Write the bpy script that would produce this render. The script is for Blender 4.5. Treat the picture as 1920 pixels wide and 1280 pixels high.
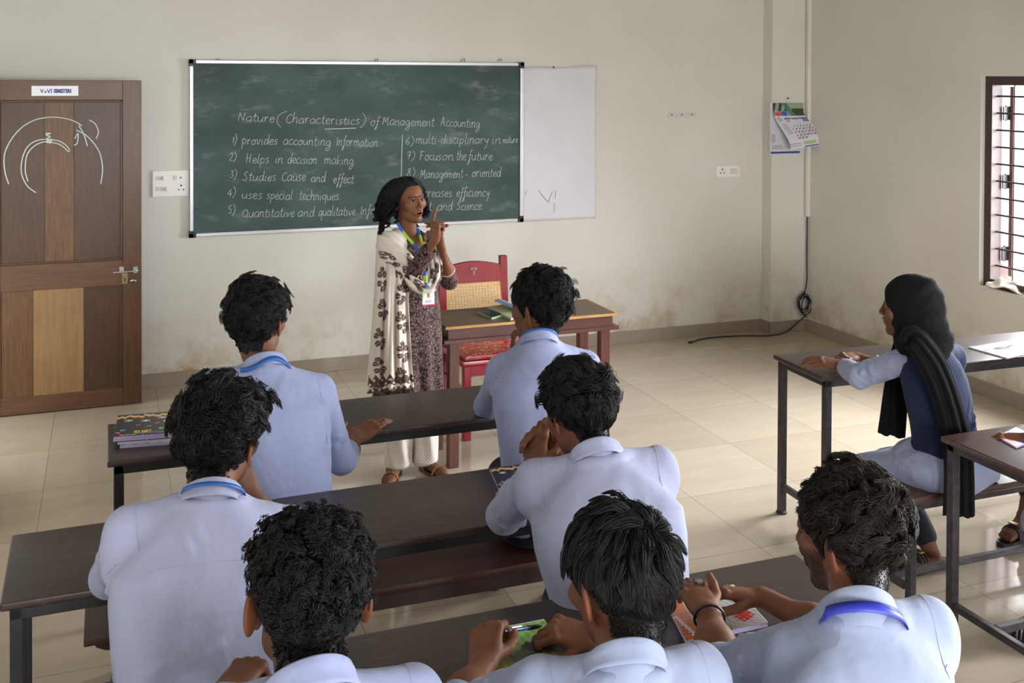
import bpy, bmesh, math, random
import numpy as np
from mathutils import Vector, Matrix
from mathutils.bvhtree import BVHTree

for _o in list(bpy.data.objects):
    bpy.data.objects.remove(_o, do_unlink=True)
SC = bpy.context.scene
COL = SC.collection

# ---------------------------------------------------------------- camera, world, light, exposure
F_PX, CY_PX = 1997.647, 172.3385
YAW, PITCH, ROLL = .3636, .0156, .0043
CAM = np.array([0.0, -7.4218, 2.0825])


def cam_axes():
    cy, sy = math.cos(YAW), math.sin(YAW)
    cp, sp = math.cos(PITCH), math.sin(PITCH)
    cr, sr = math.cos(ROLL), math.sin(ROLL)
    right = np.array([cy, -sy, 0.0])
    fwd = np.array([sy, cy, 0.0])
    z = np.array([0, 0, 1.0])
    dep = fwd * cp - z * sp
    up = fwd * sp + z * cp
    return right * cr + up * sr, -right * sr + up * cr, dep


CA, CB, CD = cam_axes()


def W(u, v, y=None, z=None, x=None):
    """The point of the room seen at photo position (u, v) on the plane y, z or x = const."""
    d = CA * (u - 960) / F_PX - CB * (v - CY_PX) / F_PX + CD
    if y is not None:
        t = (y - CAM[1]) / d[1]
    elif z is not None:
        t = (z - CAM[2]) / d[2]
    else:
        t = (x - CAM[0]) / d[0]
    return CAM + d * t


cam_data = bpy.data.cameras.new('camera')
cam_data.sensor_width = 36
cam_data.lens = F_PX / 1920 * 36
cam_data.shift_y = -(640 - CY_PX) / 1920
cam_data.clip_start = 0.05
cam_ob = bpy.data.objects.new('camera', cam_data)
COL.objects.link(cam_ob)
cam_ob.matrix_world = Matrix(((CA[0], CB[0], -CD[0], CAM[0]), (CA[1], CB[1], -CD[1], CAM[1]),
                              (CA[2], CB[2], -CD[2], CAM[2]), (0, 0, 0, 1)))
SC.camera = cam_ob

SC.view_settings.view_transform = 'Standard'
SC.view_settings.look = 'None'
SC.view_settings.exposure = 0.55
SC.view_settings.gamma = 1.0
SC.view_settings.use_curve_mapping = False
SC.cycles.use_denoising = True
SC.cycles.max_bounces = 7
SC.cycles.diffuse_bounces = 5
SC.cycles.sample_clamp_indirect = 6.0
SC.cycles.caustics_reflective = False
SC.cycles.caustics_refractive = False

world = bpy.data.worlds.new('sky')
SC.world = world
world.use_nodes = True
wn, wl = world.node_tree.nodes, world.node_tree.links
wn.clear()
w_out = wn.new('ShaderNodeOutputWorld')
w_bg = wn.new('ShaderNodeBackground')
w_tc = wn.new('ShaderNodeTexCoord')
w_sep = wn.new('ShaderNodeSeparateXYZ')
w_ramp = wn.new('ShaderNodeValToRGB')
w_ramp.color_ramp.elements[0].position = 0.47
w_ramp.color_ramp.elements[0].color = (0.20, 0.22, 0.17, 1)
w_ramp.color_ramp.elements[1].position = 0.53
w_ramp.color_ramp.elements[1].color = (0.93, 0.97, 1.0, 1)
w_map = wn.new('ShaderNodeMapRange')
w_map.inputs['From Min'].default_value = -1
wl.new(w_tc.outputs['Generated'], w_sep.inputs[0])
wl.new(w_sep.outputs['Z'], w_map.inputs['Value'])
wl.new(w_map.outputs[0], w_ramp.inputs[0])
wl.new(w_ramp.outputs[0], w_bg.inputs['Color'])
w_bg.inputs['Strength'].default_value = 4.0
wl.new(w_bg.outputs[0], w_out.inputs[0])

ROOM_L, ROOM_R, ROOM_BACK, ROOM_H = -0.74, 5.37, -10.6, 3.1
# window openings of the right wall (y0, y1, z0, z1) and of the wall behind the viewer (x0, x1, z0, z1)
RWIN = [(-3.45, -1.976, .708, 2.09), (-6.35, -4.85, .708, 2.09), (-9.4, -7.7, .708, 2.09)]
BWIN = [(-0.2, 1.5, .9, 2.35), (2.6, 4.3, .9, 2.35)]


def window_light(name, loc, rot, sx, sy, power):
    """Daylight entering by one window: a soft sky light filling its opening, outside the frame."""
    l = bpy.data.lights.new(name, 'AREA')
    l.shape = 'RECTANGLE'
    l.size, l.size_y = sx, sy
    l.energy = power
    l.color = (0.925, 0.955, 1.0)
    l.spread = math.radians(115)
    o = bpy.data.objects.new(name, l)
    o.location = loc
    o.rotation_euler = rot
    COL.objects.link(o)
    return o


for y0, y1, z0, z1 in RWIN:
    window_light('daylight', (ROOM_R + .62, (y0 + y1) / 2, (z0 + z1) / 2), (0, math.radians(62), 0), (z1 - z0) * 1.1, y1 - y0, 175)
for x0, x1, z0, z1 in BWIN:
    window_light('daylight', ((x0 + x1) / 2, ROOM_BACK - .3, (z0 + z1) / 2), (math.radians(62), 0, 0), x1 - x0, z1 - z0, 105)


# ---------------------------------------------------------------- materials
def lin(r, g, b):
    f = lambda c: (c / 255 / 12.92) if c / 255 <= .04045 else ((c / 255 + .055) / 1.055) ** 2.4
    return (f(r), f(g), f(b), 1.0)


class NT:
    """Small node-building helper."""
    def __init__(s, name):
        s.m = bpy.data.materials.new(name)
        s.m.use_nodes = True
        s.t = s.m.node_tree
        s.b = s.t.nodes['Principled BSDF']

    def n(s, typ, **kw):
        nd = s.t.nodes.new('ShaderNode' + typ)
        for k, v in kw.items():
            if k in nd.inputs:
                nd.inputs[k].default_value = v
            else:
                setattr(nd, k, v)
        return nd

    def l(s, a, b):
        s.t.links.new(a, b)

    def coord(s, scale=(1, 1, 1), kind='Object', rot=(0, 0, 0)):
        tc = s.n('TexCoord')
        mp = s.n('Mapping')
        mp.inputs['Scale'].default_value = scale
        mp.inputs['Rotation'].default_value = rot
        s.l(tc.outputs[kind], mp.inputs[0])
        return mp.outputs[0]

    def noise(s, vec, scale, detail=4, rough=.55):
        nd = s.n('TexNoise', Scale=scale, Detail=detail, Roughness=rough)
        s.l(vec, nd.inputs['Vector'])
        return nd.outputs['Fac']

    def ramp(s, fac, stops):
        r = s.n('ValToRGB')
        e = r.color_ramp.elements
        while len(e) < len(stops):
            e.new(.5)
        for k, (p, c) in enumerate(stops):
            e[k].position = p
            e[k].color = c if len(c) == 4 else (*c, 1)
        s.l(fac, r.inputs[0])
        return r.outputs[0]

    def mix(s, fac, a, b, mode='MIX'):
        m = s.n('MixRGB', blend_type=mode)
        for i, x in zip((0, 1, 2), (fac, a, b)):
            if hasattr(x, 'links') or hasattr(x, 'is_linked'):
                s.l(x, m.inputs[i])
            else:
                m.inputs[i].default_value = x
        return m.outputs[0]

    def math(s, op, a, b=0.0, c=0.0):
        m = s.n('Math', operation=op)
        for i, x in enumerate((a, b, c)):
            if hasattr(x, 'is_linked'):
                s.l(x, m.inputs[i])
            else:
                m.inputs[i].default_value = x
        return m.outputs[0]

    def bump(s, h, strength=.3, dist=.01):
        b = s.n('Bump', Strength=strength, Distance=dist)
        s.l(h, b.inputs['Height'])
        s.l(b.outputs[0], s.b.inputs['Normal'])

    def col(s, c):
        if hasattr(c, 'is_linked'):
            s.l(c, s.b.inputs['Base Color'])
        else:
            s.b.inputs['Base Color'].default_value = c

    def set(s, **kw):
        for k, v in kw.items():
            key = {'rough': 'Roughness', 'metal': 'Metallic', 'spec': 'Specular IOR Level', 'coat': 'Coat Weight',
                   'sheen': 'Sheen Weight', 'alpha': 'Alpha', 'trans': 'Transmission Weight', 'sss': 'Subsurface Weight'}[k]
            if hasattr(v, 'is_linked'):
                s.l(v, s.b.inputs[key])
            else:
                s.b.inputs[key].default_value = v
        return s


def plain(name, c, rough=.5, metal=0, spec=.5, mottle=0.0, scale=30, bump=0.0):
    m = NT(name)
    if mottle or bump:
        v = m.coord()
        f = m.noise(v, scale)
        d = tuple(x * (1 - mottle) for x in c[:3]) + (1,)
        e = tuple(min(1, x * (1 + mottle)) for x in c[:3]) + (1,)
        m.col(m.ramp(f, [(.3, d), (.7, e)]))
        if bump:
            m.bump(f, bump, .002)
    else:
        m.col(c)
    m.set(rough=rough, metal=metal, spec=spec)
    return m.m


def wood(name, dark, light, axis=0, scale=6, rough=.4, scratch=None, spec=.5, stretch=12):
    m = NT(name)
    sc = [stretch] * 3
    sc[axis] = 1
    v = m.coord(tuple(sc))
    f = m.noise(v, scale, 6, .6)
    v2 = m.coord()
    g = m.noise(v2, 3.0, 3)
    c = m.ramp(f, [(.28, dark), (.72, light)])
    c = m.mix(m.math('MULTIPLY', g, .55), c, tuple(x * .55 for x in dark[:3]) + (1,))
    if scratch:
        v3 = m.coord((2.0, 9, 1))
        h = m.noise(v3, 9, 8, .75)
        k = m.ramp(h, [(.56, (0, 0, 0, 1)), (.8, (1, 1, 1, 1))])
        c = m.mix(m.math('MULTIPLY', k, scratch[1]), c, scratch[0])
    m.col(c)
    m.bump(f, .08, .002)
    m.set(rough=rough, spec=spec)
    return m.m


def attr_mat(name, rough=.5, spec=.5, sss=0.0, attr='col', bumpscale=0, bump=.0, sheen=0):
    """Base colour read from the mesh's own colour attribute (printing, skin, weave...)."""
    m = NT(name)
    a = m.n('Attribute', attribute_name=attr)
    c = a.outputs['Color']
    if bumpscale:
        f = m.noise(m.coord(), bumpscale, 3)
        m.bump(f, bump, .003)
    m.col(c)
    m.set(rough=rough, spec=spec, sheen=sheen)
    if sss:
        m.set(sss=sss)
        m.b.inputs['Subsurface Radius'].default_value = (.012, .005, .003)
        m.b.inputs['Subsurface Scale'].default_value = .4
    return m.m


# ---------------------------------------------------------------- mesh helpers
def tag(o, label=None, cat=None, group=None, kind=None):
    if label: o['label'] = label
    if cat: o['category'] = cat
    if group: o['group'] = group
    if kind: o['kind'] = kind
    return o


def empty(name, loc=(0, 0, 0), rz=0.0, label=None, cat=None, group=None):
    o = bpy.data.objects.new(name, None)
    o.location = loc
    o.rotation_euler = (0, 0, rz)
    o.empty_display_size = .1
    COL.objects.link(o)
    return tag(o, label, cat, group)


def link(name, me, mat, parent=None, smooth=False):
    o = bpy.data.objects.new(name, me)
    COL.objects.link(o)
    for m in (mat if isinstance(mat, (list, tuple)) else [mat]):
        me.materials.append(m)
    if smooth:
        me.polygons.foreach_set('use_smooth', [True] * len(me.polygons))
    if parent is not None:
        o.parent = parent
        o.matrix_parent_inverse = parent_world(parent).inverted()
    return o


def parent_world(o):
    m = Matrix.LocRotScale(o.location, o.rotation_euler, o.scale)
    return parent_world(o.parent) @ o.matrix_parent_inverse @ m if o.parent else m


def np_mesh(name, V, Fq, mat, parent=None, smooth=True, cols=None):
    """Mesh object from numpy vertices and quads (or tris)."""
    me = bpy.data.meshes.new(name)
    V = np.asarray(V, np.float32)
    Fq = np.asarray(Fq, np.int32)
    n, k = Fq.shape
    me.vertices.add(len(V))
    me.vertices.foreach_set('co', V.ravel())
    me.loops.add(n * k)
    me.loops.foreach_set('vertex_index', Fq.ravel())
    me.polygons.add(n)
    me.polygons.foreach_set('loop_start', np.arange(0, n * k, k, dtype=np.int32))
    me.polygons.foreach_set('loop_total', np.full(n, k, np.int32))
    me.update(calc_edges=True)
    if cols is not None:
        a = me.color_attributes.new('col', 'FLOAT_COLOR', 'POINT')
        c = np.ones((len(V), 4), np.float32)
        c[:, :3] = cols
        a.data.foreach_set('color', c.ravel())
    return link(name, me, mat, parent, smooth)


class MB:
    """Collects boxes, tubes and lathes and links them as one mesh object."""
    def __init__(s):
        s.bm = bmesh.new()

    def box(s, a, b, bevel=0.0, mat=None, seg=2):
        a, b = np.minimum(a, b), np.maximum(a, b)
        vs = [s.bm.verts.new((x, y, z)) for z in (a[2], b[2]) for y in (a[1], b[1]) for x in (a[0], b[0])]
        fs = [s.bm.faces.new([vs[i] for i in q]) for q in ((0, 2, 3, 1), (4, 5, 7, 6), (0, 1, 5, 4), (2, 6, 7, 3), (0, 4, 6, 2), (1, 3, 7, 5))]
        if bevel > 0:
            es = list({e for f in fs for e in f.edges})
            r = bmesh.ops.bevel(s.bm, geom=es, offset=bevel, segments=seg, affect='EDGES', profile=.6)
            vs = list({v for f in r['faces'] for v in f.verts} | {v for v in vs if v.is_valid})
        if mat is not None:
            bmesh.ops.transform(s.bm, matrix=mat, verts=[v for v in vs if v.is_valid])
        return s

    def poly(s, pts, depth_vec):
        """Extruded polygon."""
        d = Vector(depth_vec)
        a = [s.bm.verts.new(p) for p in pts]
        b = [s.bm.verts.new(Vector(p) + d) for p in pts]
        n = len(a)
        s.bm.faces.new(a[::-1])
        s.bm.faces.new(b)
        for i in range(n):
            s.bm.faces.new((a[i], a[(i + 1) % n], b[(i + 1) % n], b[i]))
        return s

    def tube(s, pts, r, sides=10, closed=False, caps=True, flat=None):
        pts = [Vector(p) for p in pts]
        n = len(pts)
        rs = r if hasattr(r, '__len__') else [r] * n
        rings = []
        up = Vector((0, 0, 1))
        prev = None
        for i, p in enumerate(pts):
            if closed:
                t = pts[(i + 1) % n] - pts[i - 1]
            else:
                t = pts[min(i + 1, n - 1)] - pts[max(i - 1, 0)]
            if t.length < 1e-9:
                t = Vector((0, 0, 1))
            t.normalize()
            if prev is None:
                a = t.cross(up if abs(t.z) < .9 else Vector((1, 0, 0))).normalized()
            else:
                a = (prev - t * prev.dot(t)).normalized()
            prev = a
            b = t.cross(a)
            ring = []
            for k in range(sides):
                th = 2 * math.pi * k / sides
                fb = flat if flat else 1.0
                ring.append(s.bm.verts.new(p + (a * math.cos(th) + b * math.sin(th) * fb) * rs[i]))
            rings.append(ring)
        m = n if closed else n - 1
        for i in range(m):
            A, B = rings[i], rings[(i + 1) % n]
            for k in range(sides):
                s.bm.faces.new((A[k], A[(k + 1) % sides], B[(k + 1) % sides], B[k]))
        if caps and not closed:
            s.bm.faces.new(rings[0][::-1])
            s.bm.faces.new(rings[-1])
        return s

    def lathe(s, prof, c=(0, 0, 0), sides=20, mat=None):
        rings = []
        allv = []
        for r, z in prof:
            ring = [s.bm.verts.new((c[0] + r * math.cos(2 * math.pi * k / sides), c[1] + r * math.sin(2 * math.pi * k / sides), c[2] + z)) for k in range(sides)]
            rings.append(ring)
            allv += ring
        for A, B in zip(rings, rings[1:]):
            for k in range(sides):
                s.bm.faces.new((A[k], A[(k + 1) % sides], B[(k + 1) % sides], B[k]))
        s.bm.faces.new(rings[0][::-1])
        s.bm.faces.new(rings[-1])
        if mat is not None:
            bmesh.ops.transform(s.bm, matrix=mat, verts=allv)
        return s

    def build(s, name, mat, parent=None, smooth=False, angle=None):
        bmesh.ops.recalc_face_normals(s.bm, faces=s.bm.faces[:])
        me = bpy.data.meshes.new(name)
        s.bm.to_mesh(me)
        s.bm.free()
        o = link(name, me, mat, parent, smooth)
        if angle is not None:
            me.polygons.foreach_set('use_smooth', [True] * len(me.polygons))
            me.set_sharp_from_angle(angle=math.radians(angle))
        return o


def catmull(pts, n=6, closed=False):
    P = np.asarray(pts, float)
    out = []
    m = len(P)
    rng = range(m) if closed else range(m - 1)
    for i in rng:
        if closed:
            p0, p1, p2, p3 = P[i - 1], P[i], P[(i + 1) % m], P[(i + 2) % m]
        else:
            p0, p1, p2, p3 = P[max(i - 1, 0)], P[i], P[i + 1], P[min(i + 2, m - 1)]
        for k in range(n):
            t = k / n
            out.append(.5 * ((2 * p1) + (-p0 + p2) * t + (2 * p0 - 5 * p1 + 4 * p2 - p3) * t * t + (-p0 + 3 * p1 - 3 * p2 + p3) * t ** 3))
    if not closed:
        out.append(P[-1])
    return np.array(out)


def text_mesh(name, body, size, mat, M, parent=None, extrude=.0004, align='LEFT', bold=0.0, xscale=1.0):
    """Lettering as a real thin mesh; M places the text's own XY plane in the room."""
    c = bpy.data.curves.new(name, 'FONT')
    c.body = body
    c.size = size
    c.extrude = extrude
    c.offset = bold
    c.align_x = align
    c.resolution_u = 2
    o = bpy.data.objects.new(name, c)
    COL.objects.link(o)
    dg = bpy.context.evaluated_depsgraph_get()
    me = bpy.data.meshes.new_from_object(o.evaluated_get(dg))
    bpy.data.objects.remove(o, do_unlink=True)
    me.transform(M @ Matrix.Diagonal((xscale, 1, 1, 1)))
    me.materials.clear()
    return link(name, me, mat, parent)


def frame_matrix(o, x, y, z):
    return Matrix(((x[0], y[0], z[0], o[0]), (x[1], y[1], z[1], o[1]), (x[2], y[2], z[2], o[2]), (0, 0, 0, 1)))


WALLTEXT = lambda p: frame_matrix(p, (1, 0, 0), (0, 0, 1), (0, -1, 0))   # upright text facing the class
# ---------------------------------------------------------------- materials of the room
def wall_material():
    m = NT('cream_wall_paint')
    v = m.coord()
    c = m.ramp(m.noise(v, 1.3, 5, .6), [(.3, lin(210, 207, 198)), (.7, lin(219, 216, 208))])
    geo = m.n('NewGeometry')
    sep = m.n('SeparateXYZ')
    m.l(geo.outputs['Position'], sep.inputs[0])
    z = sep.outputs['Z']
    # brown damp stains and scuffs that cling to the band above the skirting
    low = m.ramp(m.math('MULTIPLY', z, .8), [(.08, (1, 1, 1, 1)), (.19, (.55, .55, .55, 1)), (.5, (0, 0, 0, 1))])
    st = m.ramp(m.noise(v, 3.2, 9, .72), [(.47, (0, 0, 0, 1)), (.66, (1, 1, 1, 1))])
    st = m.math('MULTIPLY', st, low)
    c = m.mix(m.math('MULTIPLY', st, .9), c, lin(172, 144, 98))
    sc = m.ramp(m.noise(m.coord((1, 1, 7)), 2.2, 9, .8), [(.62, (0, 0, 0, 1)), (.8, (1, 1, 1, 1))])
    sc = m.math('MULTIPLY', sc, m.ramp(z, [(.3, (1, 1, 1, 1)), (.95, (0, 0, 0, 1))]))
    c = m.mix(m.math('MULTIPLY', sc, .3), c, lin(150, 132, 105))
    m.col(c)
    m.bump(m.noise(v, 60, 3), .06, .003)
    m.set(rough=.62, spec=.3)
    return m.m


def floor_material():
    m = NT('beige_vitrified_tile')
    geo = m.n('NewGeometry')
    sep = m.n('SeparateXYZ')
    m.l(geo.outputs['Position'], sep.inputs[0])
    fx = m.math('DIVIDE', m.math('SUBTRACT', sep.outputs['X'], .3), .6)
    fy = m.math('DIVIDE', m.math('SUBTRACT', sep.outputs['Y'], .16), .6)
    gx = m.math('ABSOLUTE', m.math('SUBTRACT', m.math('FRACT', fx), .5))
    gy = m.math('ABSOLUTE', m.math('SUBTRACT', m.math('FRACT', fy), .5))
    line = m.math('GREATER_THAN', m.math('MAXIMUM', gx, gy), .4972)
    cmb = m.n('CombineXYZ')
    m.l(m.math('FLOOR', fx), cmb.inputs[0])
    m.l(m.math('FLOOR', fy), cmb.inputs[1])
    wn_ = m.n('TexWhiteNoise')
    m.l(cmb.outputs[0], wn_.inputs['Vector'])
    v = m.coord((1, 3.5, 1))
    f = m.math('ADD', m.math('MULTIPLY', m.noise(v, 2.2, 6, .65), .7), m.math('MULTIPLY', wn_.outputs['Value'], .3))
    c = m.ramp(f, [(.2, lin(172, 157, 138)), (.8, lin(192, 178, 158))])
    spk = m.ramp(m.noise(m.coord(), 55, 2, .5), [(.72, (0, 0, 0, 1)), (.8, (1, 1, 1, 1))])
    c = m.mix(m.math('MULTIPLY', spk, .12), c, lin(120, 96, 64))
    c = m.mix(m.math('MULTIPLY', line, .7), c, lin(112, 92, 66))
    m.col(c)
    m.set(rough=m.math('ADD', .04, m.math('MULTIPLY', m.noise(m.coord(), 4, 4), .08)), spec=.65)
    return m.m


M_WALL = wall_material()
M_FLOOR = floor_material()
M_CEIL = plain('white_ceiling', lin(186, 184, 176), .8)
M_SKIRT = plain('beige_skirting_tile', lin(154, 141, 127), .12, mottle=.06, scale=9)
M_DOOR = wood('teak_door_frame', lin(88, 58, 36), lin(116, 80, 52), 0, 5, .38)
M_DOORV = wood('teak_door_stile', lin(80, 52, 33), lin(108, 73, 47), 2, 5, .38)
M_PANEL_D = wood('dark_teak_panel', lin(66, 42, 28), lin(94, 62, 40), 2, 7, .4)
M_PANEL_M = wood('striped_teak_panel', lin(84, 56, 30), lin(128, 90, 54), 2, 9, .42)
M_PANEL_L = wood('pale_wood_panel', lin(142, 106, 68), lin(172, 136, 94), 2, 3, .45)
M_STEEL = plain('steel', lin(190, 190, 186), .3, 1.0)
M_BRASSY = plain('aged_hasp', lin(150, 130, 96), .4, .8)
M_WHITEP = plain('white_plastic', lin(236, 232, 224), .35)
M_BLACKP = plain('black_plastic', lin(24, 24, 26), .4)
M_ALU = plain('aluminium_frame', lin(205, 205, 208), .35, .55)
M_CHALK = plain('chalk', lin(200, 206, 204), .95, spec=.05)
M_DARKTOP = wood('dark_stained_desk_top', lin(44, 32, 28), lin(70, 55, 51), 0, 5, .34, scratch=(lin(156, 144, 134), .42), spec=.5)
M_RDARKTOP = wood('brown_desk_top', lin(66, 42, 36), lin(94, 62, 52), 0, 5, .26, scratch=(lin(158, 142, 132), .3), spec=.6)
M_EDGE = wood('desk_edge', lin(34, 22, 20), lin(54, 36, 32), 0, 5, .45)
M_BENCH = wood('red_brown_bench', lin(62, 34, 27), lin(86, 50, 40), 0, 5, .38, scratch=(lin(140, 112, 96), .2))
M_BENCHD = wood('dark_bench_apron', lin(44, 24, 20), lin(60, 34, 28), 0, 5, .42)
M_FRAME = plain('black_painted_steel', lin(30, 28, 30), .42, .25, mottle=.35, scale=60)
M_RFRAME = plain('worn_black_steel', lin(58, 54, 56), .38, .4, mottle=.4, scale=40)
M_RUBBER = plain('rubber', lin(44, 36, 34), .7)
M_REDWOOD = wood('reddish_desk_wood', lin(82, 44, 34), lin(114, 66, 50), 2, 6, .42)
M_REDWOODX = wood('reddish_desk_rail', lin(82, 46, 40), lin(112, 68, 58), 0, 6, .4)
M_TTOP = wood('worn_desk_top', lin(92, 76, 56), lin(128, 108, 82), 0, 5, .5, scratch=(lin(178, 164, 140), .5))
M_TEDGE = plain('pale_edge_strip', lin(196, 148, 84), .5, mottle=.15, scale=25)
M_REDPL = plain('red_plastic', lin(128, 8, 20), .5, mottle=.15, scale=14)
M_REDPL2 = plain('maroon_plastic', lin(140, 22, 38), .25)
M_CANE = plain('cane_panel', lin(206, 164, 104), .45, mottle=.1, scale=60)
M_WINF = plain('dark_brown_window_paint', lin(66, 48, 44), .5, mottle=.15, scale=30)
M_SASH = plain('mauve_brown_sash_paint', lin(122, 96, 96), .5, mottle=.08, scale=20)
M_BAR = plain('window_bar_paint', lin(58, 42, 42), .5)
M_PLASTER = plain('reveal_plaster', lin(226, 222, 210), .7)
M_PAPERW = plain('white_chart_paper', lin(216, 214, 220), .6, mottle=.03, scale=4)
M_CORD = plain('black_cable', lin(26, 24, 24), .5)


def struct(o):
    o['kind'] = 'structure'
    return o


# ---------------------------------------------------------------- room shell
L, R, BK, HH = ROOM_L, ROOM_R, ROOM_BACK, ROOM_H
T = .24
struct(MB().box((L - T, BK - T, -.1), (R + T, T, 0)).build('floor', M_FLOOR))
struct(MB().box((L - T, BK - T, HH), (R + T, T, HH + .1)).build('ceiling', M_CEIL))
struct(MB().box((L - T, 0, 0), (R + T, T, HH)).build('wall_front', M_WALL))


def holed_wall(axis, c0, c1, u0, u1, holes):
    """A wall slab with openings; axis 'x' = plane of constant x."""
    m = MB()
    P = lambda u, c, z: (c, u, z) if axis == 'x' else (u, c, z)
    us = sorted(holes)
    prev = u0
    for a, b, z0, z1 in us:
        m.box(P(prev, c0, 0), P(a, c1, HH))
        m.box(P(a, c0, 0), P(b, c1, z0))
        m.box(P(a, c0, z1), P(b, c1, HH))
        prev = b
    m.box(P(prev, c0, 0), P(u1, c1, HH))
    return m


struct(holed_wall('x', R, R + T, BK, 0, RWIN).build('wall_right', M_WALL))
struct(holed_wall('y', BK, BK - T, L, R, BWIN).build('wall_back', M_WALL))
struct(holed_wall('x', L, L - T, BK, 0, [(-1.28, -.36, 0.0, 2.07)]).build('wall_left', M_WALL))
# the corridor side of the doorway, so that no sky shows past the open door
struct(MB().box((L - 2.0, -3.4, -.1), (L - 1.9, .6, HH)).build('wall_passage', M_WALL))
struct(MB().box((5.022, -.13, 0), (R, 0, HH), .004).build('pillar', M_WALL))
struct(MB().box((L, -.012, 0), (-.443, 0, HH)).build('pillar_left', M_WALL))
SK = .0945
struct(MB().box((L, -.014, 0), (5.01, 0, SK), .002).build('baseboard_front', M_SKIRT))
m = MB().box((5.008, -.142, 0), (5.022, -.0, SK), .002)
m.box((5.008, -.144, 0), (R, -.13, SK), .002)
struct(m.build('baseboard_pillar', M_SKIRT))
struct(MB().box((R - .014, BK, 0), (R, -.144, SK), .002).build('baseboard_right', M_SKIRT))

# windows: frame, bars, an opened sash
def window_x(n, y0, y1, z0, z1):
    root = struct(empty('window_%d' % n, (R, (y0 + y1) / 2, z0)))
    f = MB()
    xa, xb, w = R + .035, R + .125, .058
    f.box((xa, y0, z0), (xb, y0 + w, z1), .004).box((xa, y1 - w, z0), (xb, y1, z1), .004)
    f.box((xa, y0 + w, z0), (xb, y1 - w, z0 + w), .004).box((xa, y0 + w, z1 - w), (xb, y1 - w, z1), .004)
    k = 3
    for i in range(1, k):
        yc = y0 + (y1 - y0) * i / k
        f.box((xa, yc - .03, z0 + w), (xb, yc + .03, z1 - w), .004)
    f.build('window_frame', M_WINF, root)
    b = MB()
    nb = 11
    for i in range(nb):
        z = z0 + w + (z1 - z0 - 2 * w) * (i + .75) / (nb + .4)
        b.tube([(R + .085, y0 + w * .5, z), (R + .085, y1 - w * .5, z)], .0062, 8)
    for i in range(9):
        yc = y1 - .058 - .15 * i - .13
        if yc > y0 + .1:
            b.tube([(R + .093, yc, z0 + w * .6), (R + .093, yc, z1 - w * .6)], .0045, 8)
    b.build('window_bars', M_BAR, root)
    MB().box((xb, y1 - .012, z0), (R + T - .005, y1, z1), .002).box((xb, y0, z0), (R + T - .005, y0 + .012, z1), .002).build('jamb_lining', M_SASH, root)
    # sash opened outwards on the hinge side, a slit of daylight between it and the jamb
    s = MB()
    xs, ys = xb + .05, y1 - w - .012
    hz0, hz1 = z0 + w + .01, z1 - w - .01
    s.box((xs, ys - .03, hz0), (xs + .07, ys, hz1), .003).box((xs + .36, ys - .03, hz0), (xs + .43, ys, hz1), .003)
    s.box((xs + .07, ys - .03, hz0), (xs + .36, ys, hz0 + .07), .003).box((xs + .07, ys - .03, hz1 - .07), (xs + .36, ys, hz1), .003)
    s.build('window_sash', M_SASH, root)
    h = MB()
    for i in (.12, .5, .86):
        zc = hz0 + (hz1 - hz0) * i
        h.box((xb - .004, ys - .004, zc - .045), (xs + .03, ys + .004, zc + .045))
        h.tube([(xb + .024, ys + .006, zc - .05), (xb + .024, ys + .006, zc + .05)], .007, 10)
    h.build('hinges', M_BLACKP, root)
    MB().box((R + .0, y0, z0 - .001), (R + .035, y1, z0 + .004)).build('window_sill', M_PLASTER, root)
    return root


for i, wd in enumerate(RWIN):
    window_x(i + 1, *wd)
for i, (x0, x1, z0, z1) in enumerate(BWIN):
    root = struct(empty('window_%d' % (i + 4), ((x0 + x1) / 2, BK, z0)))
    f = MB()
    for k in range(4):
        xc = x0 + .03 + (x1 - x0 - .06) * k / 3
        f.box((xc - .03, BK - .12, z0), (xc + .03, BK - .04, z1))
    f.box((x0, BK - .12, z0), (x1, BK - .04, z0 + .06)).box((x0, BK - .12, z1 - .06), (x1, BK - .04, z1))
    f.build('window_frame', M_WINF, root)
    b = MB()
    for k in range(11):
        z = z0 + .1 + (z1 - z0 - .2) * k / 10
        b.tube([(x0, BK - .08, z), (x1, BK - .08, z)], .0062, 6)
    b.build('window_bars', M_BAR, root)

# rag on the window sill
def rag():
    n, k = 34, 22
    rng = np.random.RandomState(4)
    U, V_ = np.meshgrid(np.linspace(0, 1, n), np.linspace(0, 1, k), indexing='ij')
    c = np.array([R - .0, -2.06, .712])
    y = c[1] - .27 * U + .02 * np.sin(5 * V_)
    x = c[0] - .012 + .10 * V_ - .02 * np.cos(3 * U)
    z = c[2] + .052 * np.sin(np.pi * np.clip(U * 1.15, 0, 1)) ** .7 * np.sin(np.pi * (V_ * .9 + .05)) + .010 * np.sin(17 * U + 5 * V_) * np.sin(np.pi * V_) + .008 * np.sin(11 * V_ - 9 * U) + .014
    P = np.stack([x, y, z], -1).reshape(-1, 3)
    idx = np.arange(n * k).reshape(n, k)
    q = np.stack([idx[:-1, :-1], idx[1:, :-1], idx[1:, 1:], idx[:-1, 1:]], -1).reshape(-1, 4)
    o = np_mesh('cleaning_rag', P, q, plain('grey_rag', lin(196, 186, 172), .9, mottle=.2, scale=30))
    md = o.modifiers.new('thickness', 'SOLIDIFY')
    md.thickness = .006
    tag(o, 'crumpled grey rag lying on the window sill', 'rag')


rag()

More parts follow.
